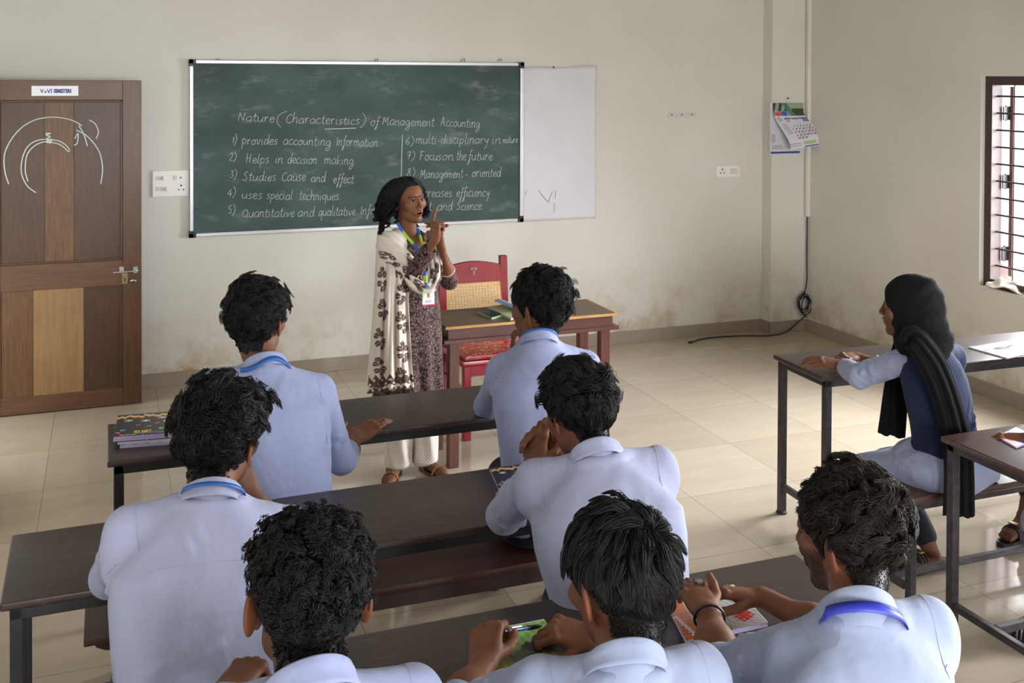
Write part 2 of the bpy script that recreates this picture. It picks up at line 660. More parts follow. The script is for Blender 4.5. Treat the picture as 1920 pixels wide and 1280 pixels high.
# ---------------------------------------------------------------- open door with chalk drawing
DY = -.33                      # face of the leaf turned to the class
DX = lambda px: -.6 + px * (.8044 / 264.5)
door = struct(empty('door_1', (-.70, DY + .02, 0)))
zb, zt, xr, xl = .006, 2.04, .2044, -.70
m = MB().box((xr - .112, DY, zb), (xr, DY + .038, zt), .003).box((xl, DY, zb), (xl + .1, DY + .038, zt), .003)
m.build('door_stile', M_DOORV, door)
m = MB()
for a, b in ((zb, .112), (.758, .915), (1.918, zt)):
    m.box((xl + .1, DY, a), (xr - .112, DY + .038, b), .003)
m.build('door_rail', M_DOOR, door)


def pan(name, a, b, z0, z1, mat, rec=.01, parent=None):
    return MB().box((a, DY + rec, z0), (b, DY + .034, z1), .003).build(name, mat, parent or door)


xi0, xi1 = xl + .1, xr - .112
pan('door_panel', xi0, DX(80), .9, 1.93, M_PANEL_D)
pan('door_panel', DX(80), DX(135), .9, 1.93, M_PANEL_M, .0095)
pan('door_panel', DX(135), xi1, .9, 1.93, M_PANEL_D)
pan('door_panel', xi0, DX(59), .1, .77, M_PANEL_M, .008)
pan('door_panel', DX(59), DX(153), .1, .772, M_PANEL_L, .0045)
pan('door_panel', DX(153), xi1, .1, .77, M_PANEL_D, .008)
m = MB()
for (a, b, z0, z1) in ((xi0, xi1, .915, 1.918), (DX(153), xi1, .112, .758)):   # moulding round the panels
    t = .014
    m.box((a, DY + .002, z0), (b, DY + .012, z0 + t), .004).box((a, DY + .002, z1 - t), (b, DY + .012, z1), .004)
    m.box((b - t, DY + .002, z0), (b, DY + .012, z1), .004)
m.build('moulding', M_PANEL_D, door)


def chalk_strokes(name, lines, pos, r, parent, mat=None, flat=.35, sides=5, normal=(0, -1, 0)):
    for ln in lines:
        pts = catmull([pos(*p) for p in ln], 5) if len(ln) > 2 else np.array([pos(*p) for p in ln])
        MB().tube(pts, r, sides).build(name, mat or M_CHALK, parent)


DZ = lambda x4, y4: W(x4 / 4, y4 / 4 + 100, y=DY + .0075)
chalk_strokes('chalk_stroke', [
    [(65, 980), (40, 900), (30, 800), (45, 720), (95, 630), (170, 550), (260, 500), (340, 482), (420, 478), (520, 495), (580, 520), (615, 545)],
    [(590, 540), (620, 590), (640, 640), (655, 695)],
    [(570, 575), (640, 610), (700, 670), (745, 740), (765, 820), (768, 890), (755, 980)],
    [(270, 1045), (210, 1000), (170, 930), (158, 860), (170, 780), (200, 710), (250, 665), (320, 645), (400, 648), (460, 665), (500, 695), (520, 725), (510, 735), (480, 705), (440, 680), (390, 668), (340, 662), (280, 680), (230, 720), (200, 770), (190, 840), (192, 900), (210, 960)],
    [(340, 600), (380, 600), (345, 612), (378, 625), (352, 640), (390, 655), (342, 663), (384, 672), (350, 655), (392, 645)],
    [(560, 640), (585, 600), (580, 670), (555, 690)], [(670, 500), (715, 530), (738, 590), (720, 640)],
], DZ, .0035, door)
pl = MB().box((-.427, DY - .003, 1.945), (-.163, DY + .004, 2.006), .001).build('sign_plate', plain('white_sign', lin(232, 232, 240), .35), door)
M_NAVY = plain('navy_print', lin(30, 40, 120), .5)
sx = -.38
text_mesh('lettering', 'V', .036, M_NAVY, WALLTEXT((sx, DY - .0035, 1.9625)), pl, bold=.0006)
text_mesh('lettering', '&', .018, M_NAVY, WALLTEXT((sx + .0255, DY - .0035, 1.9635)), pl, bold=.0006)
text_mesh('lettering', 'VI', .036, M_NAVY, WALLTEXT((sx + .038, DY - .0035, 1.9625)), pl, bold=.0006)
text_mesh('lettering', 'SEMESTERS', .031, M_NAVY, WALLTEXT((sx + .078, DY - .0035, 1.964)), pl, bold=.0016, xscale=.66)

pb = W(243, 508, y=DY - .012)
bolt = MB().tube([W(212, 511, y=DY - .014), W(260, 507.5, y=DY - .014)], .005, 10).build('door_bolt', M_STEEL, door, angle=40)
for px in (228, 254):
    p = W(px, 507, y=DY - .012)
    MB().tube([p + np.array([-.011, .012, -.012]), p + np.array([-.008, -.004, -.004]), p + np.array([0, -.008, .006]), p + np.array([.008, -.004, -.004]), p + np.array([.011, .012, -.012])], .0042, 8).box(p + np.array([-.013, .008, -.018]), p + np.array([.013, .012, .022])).build('bolt_staple', M_STEEL, bolt)
p = W(234, 522, y=DY - .006)
MB().box(p + np.array([-.018, 0, -.034]), p + np.array([.018, .006, .036]), .002).build('hasp', M_BRASSY, door)
MB().box(p + np.array([-.0035, -.002, -.018]), p + np.array([.0035, .002, .004])).build('hasp_slot', M_BLACKP, door)
p = W(244, 526, y=DY - .004)
MB().tube([p, p + np.array([.004, -.02, 0]), p + np.array([.02, -.03, .008]), p + np.array([.034, -.028, 0])], [.010, .008, .007, .010], 10).build('turn_knob', M_STEEL, door, True)

# ---------------------------------------------------------------- blackboard
BX0, BX1, BZ0, BZ1 = .5164, 2.9054, .9922, 2.1763


def board_material():
    m = NT('green_chalkboard')
    v = m.coord((1, 1, 1.7), rot=(0, .35, 0))
    f = m.noise(v, 1.9, 6, .6)
    c = m.ramp(f, [(.35, lin(46, 66, 62)), (.7, lin(72, 92, 90))])
    w1 = m.ramp(m.noise(m.coord((1.4, 1, 3.4), rot=(0, .5, 0)), 2.6, 8, .68), [(.54, (0, 0, 0, 1)), (.76, (1, 1, 1, 1))])
    c = m.mix(m.math('MULTIPLY', w1, .45), c, lin(150, 160, 156))
    m.col(c)
    m.set(rough=.55, spec=.35)
    return m.m


board = empty('blackboard', ((BX0 + BX1) / 2, 0, BZ0), 0, 'wide green chalkboard with a silver frame, covered in chalk handwriting', 'blackboard')
fw = .024
MB().box((BX0 + fw * .6, -.018, BZ0 + fw * .6), (BX1 - fw * .6, -.004, BZ1 - fw * .6)).build('writing_surface', board_material(), board)
for a, b in (((BX0, BZ0), (BX1, BZ0 + fw)), ((BX0, BZ1 - fw), (BX1, BZ1)), ((BX0, BZ0), (BX0 + fw, BZ1)), ((BX1 - fw, BZ0), (BX1, BZ1))):
    MB().box((a[0], -.03, a[1]), (b[0], -.001, b[1]), .004).build('board_frame', M_ALU, board)
for x in (BX0, BX1):
    for z in (BZ0, BZ1):
        sx_, sz_ = (1 if x == BX0 else -1), (1 if z == BZ0 else -1)
        m = MB().box((x - sx_ * .004, -.034, z - sz_ * .004), (x + sx_ * .042, -.001, z + sz_ * .026), .003)
        m.box((x - sx_ * .004, -.034, z - sz_ * .004), (x + sx_ * .026, -.001, z + sz_ * .042), .003)
        m.build('corner_cap', M_BLACKP, board)
for px in (407, 705, 868, 937):
    p = W(px, 113, y=-.012)
    MB().tube([p + np.array([-.012, .005, -.01]), p + np.array([-.004, -.004, .01]), p + np.array([.012, -.004, .012]), p + np.array([.014, .005, -.006])], .003, 6).build('hanging_clip', M_STEEL, board)

# single-stroke handwriting: x-height 1, polylines in glyph units
G = {
 'a': (.95, '.8,.85 .45,1 .05,.6 .1,.1 .4,0 .75,.4 .82,.9/.82,.9 .75,.2 .95,0'),
 'b': (.85, '.1,1.9 .08,0/.08,.5 .4,.9 .75,.6 .6,.05 .1,.1'),
 'c': (.75, '.7,.85 .4,1 .05,.6 .1,.1 .45,0 .75,.2'),
 'd': (.95, '.75,.8 .4,.95 .05,.5 .2,0 .6,.15 .8,1.0/.85,1.9 .78,.3 .95,0'),
 'e': (.75, '.05,.5 .6,.6 .6,.9 .3,1 .05,.6 .15,.1 .45,0 .75,.25'),
 'f': (.6, '.75,1.7 .5,1.9 .35,1.3 .25,0 .1,-.8 -.1,-.7 .1,-.2 .4,.3/.05,.9 .65,.95'),
 'g': (.95, '.8,.85 .4,1 .05,.6 .2,.1 .6,.3 .82,.9/.82,.9 .75,-.5 .4,-.95 .1,-.7 .5,-.2 .95,.1'),
 'h': (.9, '.1,1.9 .05,0/.05,.5 .45,1 .7,.8 .68,0 .9,.05'),
 'i': (.4, '.15,1 .1,.15 .35,0/.18,1.4 .22,1.45'),
 'j': (.4, '.3,1 .25,-.7 0,-.9/.3,1.4 .33,1.45'),
 'k': (.85, '.1,1.9 .05,0/.7,1 .1,.5 .75,0'),
 'l': (.4, '.2,1.9 .1,.2 .35,0'),
 'm': (1.35, '.05,1 .08,0/.08,.6 .4,1 .6,.8 .6,0/.6,.6 .9,1 1.12,.8 1.1,.1 1.35,0'),
 'n': (.9, '.05,1 .08,0/.08,.6 .45,1 .68,.8 .66,.1 .9,0'),
 'o': (.85, '.45,1 .05,.6 .15,.05 .5,0 .75,.5 .5,.95 .35,.95/.5,.95 .85,.8'),
 'p': (.9, '.1,1 .1,-.85/.1,.7 .45,1 .75,.7 .55,.1 .1,.2'),
 'q': (.9, '.75,.85 .4,1 .05,.6 .2,.1 .6,.3 .8,1/.8,1 .72,-.85'),
 'r': (.7, '.05,1 .12,0/.12,.55 .3,.95 .6,.9'),
 's': (.65, '.6,.9 .25,1 .12,.7 .5,.35 .4,.05 .02,.05'),
 't': (.6, '.3,1.6 .2,.2 .45,0 .6,.1/.0,1.05 .6,1.1'),
 'u': (.95, '.05,1 .08,.2 .35,0 .7,.4 .78,1/.78,1 .76,.15 .95,0'),
 'v': (.8, '.05,1 .3,0 .7,1'),
 'w': (1.1, '.05,1 .25,0 .5,.8 .7,0 1.05,1'),
 'x': (.8, '.05,1 .7,0/.7,1 .05,0'),
 'y': (.85, '.05,1 .2,.4 .5,.35 .75,1/.75,1 .45,-.5 .1,-.9'),
 'z': (.75, '.05,1 .65,1 .05,0 .7,0'),
 'N': (1.15, '.05,0 .15,1.7/.15,1.7 .8,.05/.8,.05 .95,1.75'),
 'C': (1.0, '.9,1.5 .55,1.7 .1,1.1 .15,.2 .55,0 .95,.25'),
 'M': (1.4, '.05,0 .2,1.6 .55,.5 .95,1.6 1.1,.05 1.35,0'),
 'A': (1.2, '.0,0 .5,1.7/.5,1.7 .95,0/.15,.6 .85,.65'),
 'I': (.45, '.2,1.6 .2,0'),
 'H': (1.1, '.1,1.7 .1,0/.1,.75 .6,.85/.75,1.6 .7,0'),
 'S': (.95, '.85,1.5 .5,1.7 .15,1.3 .6,.8 .65,.2 .3,0 0,.2'),
 'Q': (1.2, '.6,1.6 .1,1.1 .15,.2 .6,0 1.0,.6 .9,1.3 .5,1.6/.6,.45 1.15,-.05'),
 'F': (1.0, '.15,1.6 .1,0/.0,1.6 .8,1.6/.1,.85 .55,.9'),
 '1': (.4, '.1,1.0 .25,1.3 .25,.1'), '2': (.75, '.05,1.1 .35,1.4 .6,1.0 .05,0 .7,0'),
 '3': (.75, '.1,1.2 .45,1.4 .55,1.0 .25,.75 .6,.5 .45,.05 .05,.1'), '4': (.8, '.5,1.4 .05,.5 .75,.5/.5,.9 .5,-.05'),
 '5': (.75, '.65,1.4 .2,1.4 .15,.85 .55,.75 .5,.1 .05,.05'), '6': (.75, '.6,1.4 .1,.7 .2,.05 .6,.15 .5,.6 .12,.5'),
 '7': (.75, '.05,1.2 .6,1.4 .5,.7 .35,0/.2,.75 .65,.75'), '8': (.75, '.4,.8 .15,1.2 .4,1.45 .55,1.1 .1,.4 .35,0 .6,.3 .4,.8'),
 '9': (.75, '.6,1.1 .35,1.4 .1,1.0 .35,.75 .6,1.1 .5,0'), '0': (.75, '.35,1.4 .05,.7 .35,0 .6,.7 .35,1.4'),
 ')': (.55, '.0,1.8 .4,1.1 .35,.3 .0,-.4'), '(': (.6, '.55,2.3 .1,1.5 .1,.2 .5,-.8'), '.': (.35, '.1,.05 .18,.1'), '-': (.6, '.05,.5 .5,.5'), ' ': (.6, ''), '|': (.2, '.1,2.6 0,-5.5'),
}
GL = {}
for ch, (w_, s_) in G.items():
    GL[ch] = (w_, [[tuple(map(float, q.split(','))) for q in ln.split()] for ln in s_.split('/') if ln])

rngw = random.Random(7)


def write(words, xh=9.6, name='chalk_word'):
    """Each word: text, left x, baseline y, right x, baseline y at the right end, as read off the board; drawn on the board plane."""
    for wd in words:
        m = MB()
        txt, x0, y0, x1, y1 = wd[:5]
        h = wd[5] if len(wd) > 5 else xh
        tot = sum(GL[c][0] for c in txt) + .12 * (len(txt) - 1)
        s = (x1 - x0) / tot
        cx = 0.0
        for c in txt:
            gw, lines = GL[c]
            jy = rngw.uniform(-.06, .06)
            js = rngw.uniform(.92, 1.08)
            for ln in lines:
                pts = []
                for gx, gy in ln:
                    gx2 = gx + .12 * gy
                    u = x0 + (cx + gx2) * s
                    t = (u - x0) / max(1, (x1 - x0))
                    v = y0 + (y1 - y0) * t - (gy * js + jy) * h
                    pts.append(W(u, v, y=-.0184))
                P = catmull(pts, 4) if len(pts) > 2 else np.array(pts)
                m.tube(P, [.0019 * rngw.uniform(.75, 1.15) for _ in P], 4)
            cx += gw + .12
        m.build(name, M_CHALK, board)


write([('Nature', 446, 226, 514, 229), ('(', 516, 230, 532, 231, 11), ('Characteristics', 536, 230, 674, 233.5), (')', 676, 235, 686, 236, 13), ('of', 695, 236, 710, 236), ('Management', 717, 234, 814, 237), ('Accounting.', 826, 236, 903, 239)])
chalk_strokes('chalk_underline', [[(609, 242), (640, 241), (667, 240)]], lambda u, v: W(u, v, y=-.0184), .003, board)
write([('1)', 435, 268, 444, 268), ('provides', 453, 270, 520, 271), ('accounting', 531, 271, 620, 273), ('Information', 630, 273, 708, 274.5)])
write([('2)', 430, 300, 443, 300), ('Helps', 461, 305, 504, 306), ('in', 516, 305, 530, 306), ('decision', 539, 306, 594, 307), ('making.', 608, 307, 667, 309)])
write([('3)', 431, 333, 444, 333), ('Studies', 455, 338, 517, 339), ('Cause', 528, 339, 573, 339), ('and', 583, 340, 610, 341), ('effect', 625, 343, 663, 343)])
write([('4)', 426, 368, 442, 368), ('uses', 453, 372, 491, 373), ('special', 500, 373, 548, 374), ('techniques.', 561, 374, 639, 375)])
write([('5)', 427, 400, 441, 400), ('Quantitative', 454, 407, 552, 406), ('and', 558, 406, 589, 405), ('qualitative', 597, 405, 666, 403), ('Information', 675, 402, 758, 400)])
chalk_strokes('chalk_divider', [[(754.5, 252), (753, 292), (752, 345)]], lambda u, v: W(u, v, y=-.0184), .003, board)
write([('6)', 760, 271, 776, 271), ('multi-disciplinary', 779, 269, 916, 269), ('in', 922, 269, 939, 268), ('nature', 943, 268, 971, 267, 7)])
write([('7)', 761, 298, 778, 298), ('Focus', 787, 300, 827, 300), ('on', 829, 300, 850, 300), ('the', 856, 300, 874, 300), ('future', 878, 300, 923, 300)])
write([('8)', 762, 331, 778, 331), ('Management', 788, 333.5, 868, 333), ('-', 871, 332, 878, 332), ('oriented', 885, 331.5, 939, 331)])
write([('9)', 755, 366, 772, 366), ('Increases', 780, 369, 847, 369), ('efficiency', 856, 369, 918, 368)])
write([('10)', 745, 396, 770, 396), ('Art', 783, 395, 809, 394), ('and', 820, 394, 848, 394), ('Science.', 856, 393.5, 906, 393)])

# white chart sheet taped beside the board
n, k = 30, 40
U, V_ = np.meshgrid(np.linspace(0, 1, n), np.linspace(0, 1, k), indexing='ij')
px = 2.9 + .006 + (3.514 - 2.906) * U + .004 * np.sin(7 * V_) * (U > .98)
pz = .985 + (2.143 + .016 * U - .985) * V_ + .005 * np.sin(9 * U) * (V_ > .98)
py = -.004 - .004 * np.sin(3.1 * U + 2 * V_) ** 2 - .006 * U ** 8
P = np.stack([px, py, pz], -1).reshape(-1, 3)
idx = np.arange(n * k).reshape(n, k)
q = np.stack([idx[:-1, :-1], idx[1:, :-1], idx[1:, 1:], idx[:-1, 1:]], -1).reshape(-1, 4)
chart = np_mesh('chart_sheet', P, q, M_PAPERW)
md = chart.modifiers.new('thickness', 'SOLIDIFY')
md.thickness = .0015
tag(chart, 'large blank white chart sheet taped to the wall beside the chalkboard', 'paper')
M_PENCIL = plain('pencil_mark', lin(128, 122, 132), .8)
chalk_strokes('pencil_mark', [[(1010, 356), (1018, 368), (1028, 379)], [(1028, 379), (1033, 366), (1036, 358)], [(1042, 357), (1041, 372)], [(1040, 380), (1039, 398)], [(988, 357), (985, 366)]], lambda u, v: W(u, v, y=-.0105), .0016, chart, M_PENCIL)
MB().tube([W(1038, 124, y=-.012), W(1038, 128, y=-.014)], .004, 6).build('tack', M_BLACKP, chart)

# switchboard, socket, screw patch
def plate(name, x0, x1, z0, z1, label, cat):
    root = empty(name, ((x0 + x1) / 2, 0, (z0 + z1) / 2), 0, label, cat)
    MB().box((x0, -.014, z0), (x1, 0, z1), .005).build('cover_plate', M_WHITEP, root)
    return root


sw = plate('switchboard', .28, .513, 1.267, 1.442, 'white switchboard with rocker switches, knob and socket between door and chalkboard', 'switch')
M_OFFW = plain('cream_plastic', lin(214, 204, 196), .4)
for (x, z) in ((.318, 1.392), (.318, 1.322), (.345, 1.322), (.425, 1.392)):
    MB().box((x - .011, -.019, z - .013), (x + .011, -.012, z + .013), .002).build('rocker_switch', M_OFFW, sw)
for x, z in ((.352, 1.392), (.372, 1.318)):
    MB().lathe([(.015, 0), (.014, .014), (.008, .018)], mat=frame_matrix((x, -.013, z), (1, 0, 0), (0, 0, 1), (0, -1, 0))).build('regulator_knob', M_WHITEP, sw, angle=40)


def socket_holes(cx, cz, root, s=1.0, y=-.0142):
    m = MB()
    for dx, dz, r in ((0, .014, .0052), (-.012, -.008, .0042), (.012, -.008, .0042)):
        m.lathe([(r * s, 0), (r * s, .0012)], sides=10, mat=frame_matrix((cx + dx * s, y, cz + dz * s), (1, 0, 0), (0, 0, 1), (0, -1, 0)))
    m.build('socket_holes', M_BLACKP, root)


socket_holes(.463, 1.322, sw, 1.25)
MB().lathe([(.006, 0), (.006, .0015)], sides=10, mat=frame_matrix((.46, -.0142, 1.392), (1, 0, 0), (0, 0, 1), (0, -1, 0))).build('indicator', M_BLACKP, sw)
so = plate('wall_socket', 4.582, 4.802, 1.268, 1.361, 'small white double socket plate on the wall between chart sheet and pillar', 'socket')
socket_holes(4.635, 1.314, so, 1.3)
MB().box((4.71, -.018, 1.293), (4.775, -.012, 1.338), .002).build('rocker_switch', M_OFFW, so)
sp = empty('screw_patch', (4.27, 0, 1.778), 0, 'pale patch with three screws on the wall above the small double socket', 'fixing')
MB().box((4.141, -.003, 1.758), (4.396, 0, 1.796), .001).build('filler_strip', plain('filler', lin(206, 202, 196), .8), sp)
for x in (4.175, 4.265, 4.355):
    MB().lathe([(.007, 0), (.006, .008), (.002, .01)], sides=8, mat=frame_matrix((x, -.002, 1.777), (1, 0, 0), (0, 0, 1), (0, -1, 0))).build('screw', M_BRASSY, sp)

# conduit and the loose black cable
MB().box((R - .034, -.172, .94), (R - .001, -.140, HH), .002).build('cable_trunking', plain('white_trunking', lin(222, 216, 206), .5), None)
tag(bpy.data.objects['cable_trunking'], 'white plastic cable trunking running down the corner beside the calendar', 'conduit')
cc = W(1510, 568, y=-.19)
pts = [np.array([R - .018, -.156, .95]), np.array([R - .02, -.158, .6]), np.array([R - .02, -.16, .42]), np.array([cc[0], -.18, cc[2] + .08])]
for i in range(54):
    t = i / 53
    a = math.pi / 2 + t * 2 * math.pi * 4.5
    rr = .085 * (1 + .16 * math.sin(2.1 * a / 2 + 1.0)) * (.8 + .25 * math.sin(.47 * a))
    pts.append(np.array([cc[0] - .012 + .75 * rr * math.cos(a) + .022 * math.sin(.5 * a), -.166 - .03 * t - .012 * math.sin(a * .7), cc[2] + rr * 1.0 * math.sin(a) - .01 * t]))
for u, v in ((1508, 594), (1488, 612)):
    pts.append(W(u, v, y=-.175))
for u, v in ((1470, 624), (1440, 629), (1390, 629), (1340, 632), (1312, 636), (1298, 641)):
    pts.append(W(u, v, z=.006))
cab = MB().tube(catmull(pts, 4), .0052, 8).build('power_cable', M_CORD, None, True)
tag(cab, 'loose black cable coiled in the corner and trailing across the floor tiles', 'cable')
p = W(1297, 641, z=.008)
MB().tube([p + np.array([.006, 0, 0]), p + np.array([-.03, -.004, 0])], .009, 8).build('plug', M_CORD, cab)

# ---------------------------------------------------------------- desks and benches
def desk(x0, x1, y0, y1, z, label, top, fr, rot=0.0, low=.13, group=None, legs=None):
    """y0 = near (class) side, y1 = far side."""
    root = empty('school_desk', ((x0 + x1) / 2, (y0 + y1) / 2, 0), 0, label, 'desk', group)
    MB().box((x0, y0, z - .022), (x1, y1, z), .006, seg=3).build('desk_top', top, root, angle=50)
    ins, s = .022, .032
    m = MB()
    ax0, ax1, ay0, ay1 = x0 + ins, x1 - ins, y0 + ins * .5, y1 - ins * .5
    for a, b in (((ax0, ay0), (ax1, ay0 + .028)), ((ax0, ay1 - .028), (ax1, ay1)), ((ax0, ay0), (ax0 + .028, ay1)), ((ax1 - .028, ay0), (ax1, ay1))):
        m.box((a[0], a[1], z - .052), (b[0], b[1], z - .022), .002)
    m.build('apron', fr, root)
    for lx in (ax0, ax1 - s):
        for ly in (ay0, ay1 - s):
            lg = MB().box((lx, ly, .012), (lx + s, ly + s, z - .03), .002).build('leg', fr, root)
            MB().lathe([(.026, 0), (.026, .007), (.018, .014)], (lx + s / 2, ly + s / 2, 0), 14).build('foot_cap', M_RUBBER, lg)
        MB().box((lx + .004, ay0 + s, low - .012), (lx + s - .004, ay1 - s, low + .014), .002).build('stretcher', fr, root)
    MB().box((ax0 + s, (ay0 + ay1) / 2 - .013, low - .012), (ax1 - s, (ay0 + ay1) / 2 + .013, low + .014), .002).build('stretcher', fr, root)
    if rot:
        root.rotation_euler.z = rot
    return root


TZ = .755
desk(.0, 1.83, -3.545, -3.125, TZ, 'dark student desk of the front row, with the stack of notebooks on its end', M_DARKTOP, M_FRAME)
desk(-.255, 1.575, -4.487, -4.055, TZ, 'dark scuffed student desk of the middle row, above the red-brown bench', M_DARKTOP, M_FRAME, rot=.012)
desk(-.10, 1.79, -5.375, -4.95, TZ, 'dark student desk of the last row under the two picture-cover notebooks', M_DARKTOP, M_FRAME)
desk(2.965, 4.8, -3.562, -3.160, TZ, 'dark narrow desk where the girl in the black headscarf sits', M_DARKTOP, M_RFRAME, rot=-.034)
desk(2.885, 4.7, -4.765, -4.318, TZ, 'reddish-brown desk cut off by the frame, just behind the headscarf girl', M_RDARKTOP, M_RFRAME)


def bench(x0, x1, y0, y1, z, label, top, apr, fr, wooden=True, group=None):
    root = empty('school_bench', ((x0 + x1) / 2, (y0 + y1) / 2, 0), 0, label, 'bench', group)
    MB().box((x0, y0, z - .027), (x1, y1, z), .005).build('seat', top, root, angle=50)
    if wooden:
        for yy in (y0 + .006, y1 - .03):
            m = MB()
            prof = [(x0 + .03, z - .027), (x0 + .035, z - .036), (x0 + .06, z - .048), (x0 + .1, z - .054), (x0 + .14, z - .074), (x1 - .14, z - .074), (x1 - .1, z - .054), (x1 - .06, z - .048), (x1 - .035, z - .036), (x1 - .03, z - .027)]
            m.poly([(px_, yy, pz_) for px_, pz_ in prof], (0, .024, 0))
            m.build('apron', apr, root)
    else:
        m = MB()
        m.box((x0 + .004, y0 + .004, z - .05), (x1 - .004, y0 + .03, z - .027), .002).box((x0 + .004, y1 - .03, z - .05), (x1 - .004, y1 - .004, z - .027), .002)
        m.box((x0 + .004, y0 + .03, z - .05), (x0 + .03, y1 - .03, z - .027), .002).box((x1 - .03, y0 + .03, z - .05), (x1 - .004, y1 - .03, z - .027), .002)
        m.build('seat_frame', fr, root)
    s = .03
    ins = .16 if wooden else .006
    for lx in (x0 + ins, x1 - ins - s):
        for ly in (y0 + .03, y1 - .03 - s) if wooden else (y0 + .006, y1 - .006 - s):
            MB().box((lx, ly, 0), (lx + s, ly + s, z - .03), .002).build('leg', fr, root)
        MB().box((lx + .003, y0 + .05, .075), (lx + s - .003, y1 - .05, .1), .002).build('stretcher', fr, root)
    MB().box((x0 + ins + s, (y0 + y1) / 2 - .012, .075), (x1 - ins - s, (y0 + y1) / 2 + .012, .1), .002).build('stretcher', fr, root)
    return root


bench(-.065, 1.76, -4.13, -3.86, .45, 'red-brown wooden bench showing under the middle desk, seat of the front row students', M_BENCH, M_BENCHD, M_FRAME)
bench(-.2, 1.62, -5.13, -4.86, .45, 'red-brown wooden bench between the middle desk and the last desk', M_BENCH, M_BENCHD, M_FRAME)
bench(-.1, 1.75, -6.0, -5.73, .45, 'red-brown wooden bench farthest from the chalkboard, behind the last desk', M_BENCH, M_BENCHD, M_FRAME)
bench(2.905, 4.72, -4.145, -3.86, .45, 'dark metal-framed bench carrying the girl in the black headscarf', M_RDARKTOP, M_BENCHD, M_RFRAME, False)
bench(2.85, 4.65, -5.2, -4.92, .45, 'dark metal-framed bench behind the reddish-brown desk', M_RDARKTOP, M_BENCHD, M_RFRAME, False)

# teacher's desk
tx0, tx1, ty0, ty1, tz = 1.66, 2.66, -2.10, -1.70, .76
td = empty('teacher_desk', ((tx0 + tx1) / 2, (ty0 + ty1) / 2, 0), 0, 'reddish wooden teacher desk with worn grey-brown top and pale edge strip', 'desk')
MB().box((tx0, ty0 + .006, tz - .012), (tx1 - .01, ty1, tz), .002).build('desk_top', M_TTOP, td)
MB().box((tx0, ty0, tz - .013), (tx1, ty0 + .006, tz + .0005)).box((tx1 - .01, ty0 + .006, tz - .013), (tx1, ty1, tz + .0005)).build('edge_strip', M_TEDGE, td)
MB().box((tx0 + .02, ty0 + .02, tz - .072), (tx1 - .02, ty1 - .02, tz - .013)).build('drawer_box', M_REDWOODX, td)
MB().box((tx0 - .01, ty0 + .0, tz - .092), (tx1 + .012, ty1, tz - .072), .003).build('ledge', M_REDWOODX, td)
lw = .055
for lx in (tx0 + .03, tx1 - .03 - lw):
    for ly in (ty0 + .03, ty1 - .03 - lw):
        MB().box((lx, ly, 0), (lx + lw, ly + lw, tz - .09), .003).build('leg', M_REDWOOD, td)
    MB().box((lx + .012, ty0 + .03 + lw, .17), (lx + lw - .012, ty1 - .03 - lw, .24), .003).build('stretcher', M_REDWOOD, td)
MB().box((tx0 + .03 + lw, (ty0 + .045), .185), (tx1 - .03 - lw, ty0 + .07, .245), .003).build('foot_rail', M_REDWOODX, td)

# red teacher chair with a perforated cane back panel
ch = empty('teacher_chair', (2.08, -1.42, 0), 0, 'red plastic chair with perforated cane-coloured back panel behind the teacher desk', 'chair')
cy0 = -1.24
bx0, bx1 = 1.9, 2.345
def slant(z): return cy0 + .07 * max(0, z - .42) / .5
post = lambda x, a, b: MB().poly([(x - .022, slant(a) - .02, a), (x + .022, slant(a) - .02, a), (x + .022, slant(b) - .02, b), (x - .022, slant(b) - .02, b)], (0, .04, 0))
for x in (bx0 + .022, bx1 - .022):
    post(x, 0, .952).build('back_post', M_REDPL, ch)
m = MB()
n = 14
prof = [(bx0 + .04, .80)] + [(bx0 + .04 + (bx1 - bx0 - .08) * i / n, .90 + .028 * math.sin(math.pi * i / n)) for i in range(n + 1)] + [(bx1 - .04, .80)]
m.poly([(x, slant(z) - .014, z) for x, z in prof], (0, .028, 0))
m.build('top_rail', M_REDPL, ch)
mo = MB()
for s_ in (-1, 1):
    mo.lathe([(.011, 0), (.010, .003)], sides=12, mat=frame_matrix((2.1225 + s_ * .012, slant(.88) - .014, .885), (1, 0, 0), (0, 0, 1), (0, -1, 0)))
mo.box((2.1165, slant(.86) - .017, .845), (2.1285, slant(.86) - .012, .875))
mo.build('moulded_emblem', plain('worn_emblem', lin(150, 110, 108), .4), ch)
m = MB().poly([(bx0 + .04, slant(.46) - .014, .46), (bx1 - .04, slant(.46) - .014, .46), (bx1 - .04, slant(.5) - .014, .5), (bx0 + .04, slant(.5) - .014, .5)], (0, .028, 0))
m.build('lower_rail', M_REDPL, ch)
# cane panel: a sheet with real round perforations
bm = bmesh.new()
nx, nz = 18, 17
pw, ph = (bx1 - bx0 - .085) / nx, (.80 - .5) / nz
pz0, pz1 = .5, .8
for i in range(nx):
    for j in range(nz):
        cx, cz = bx0 + .0425 + pw * (i + .5), .5 + ph * (j + .5)
        edge = i in (0, nx - 1) or j in (0, nz - 1)
        q = [(cx + sx_ * pw / 2, cz + sz_ * ph / 2) for sx_, sz_ in ((-1, -1), (0, -1), (1, -1), (1, 0), (1, 1), (0, 1), (-1, 1), (-1, 0))]
        vo = [bm.verts.new((a, slant(b) - .004, b)) for a, b in q]
        if edge:
            bm.faces.new(vo)
        else:
            vi = [bm.verts.new((cx + .0062 * math.cos(t), slant(cz) - .004, cz + .0062 * math.sin(t))) for t in [math.pi * (1.25 + .25 * e) for e in range(8)]]
            for e in range(8):
                bm.faces.new((vo[e], vo[(e + 1) % 8], vi[(e + 1) % 8], vi[e]))
bmesh.ops.remove_doubles(bm, verts=bm.verts, dist=1e-5)
me = bpy.data.meshes.new('cane_panel')
bm.to_mesh(me)
bm.free()
o = link('cane_panel', me, M_CANE, ch)
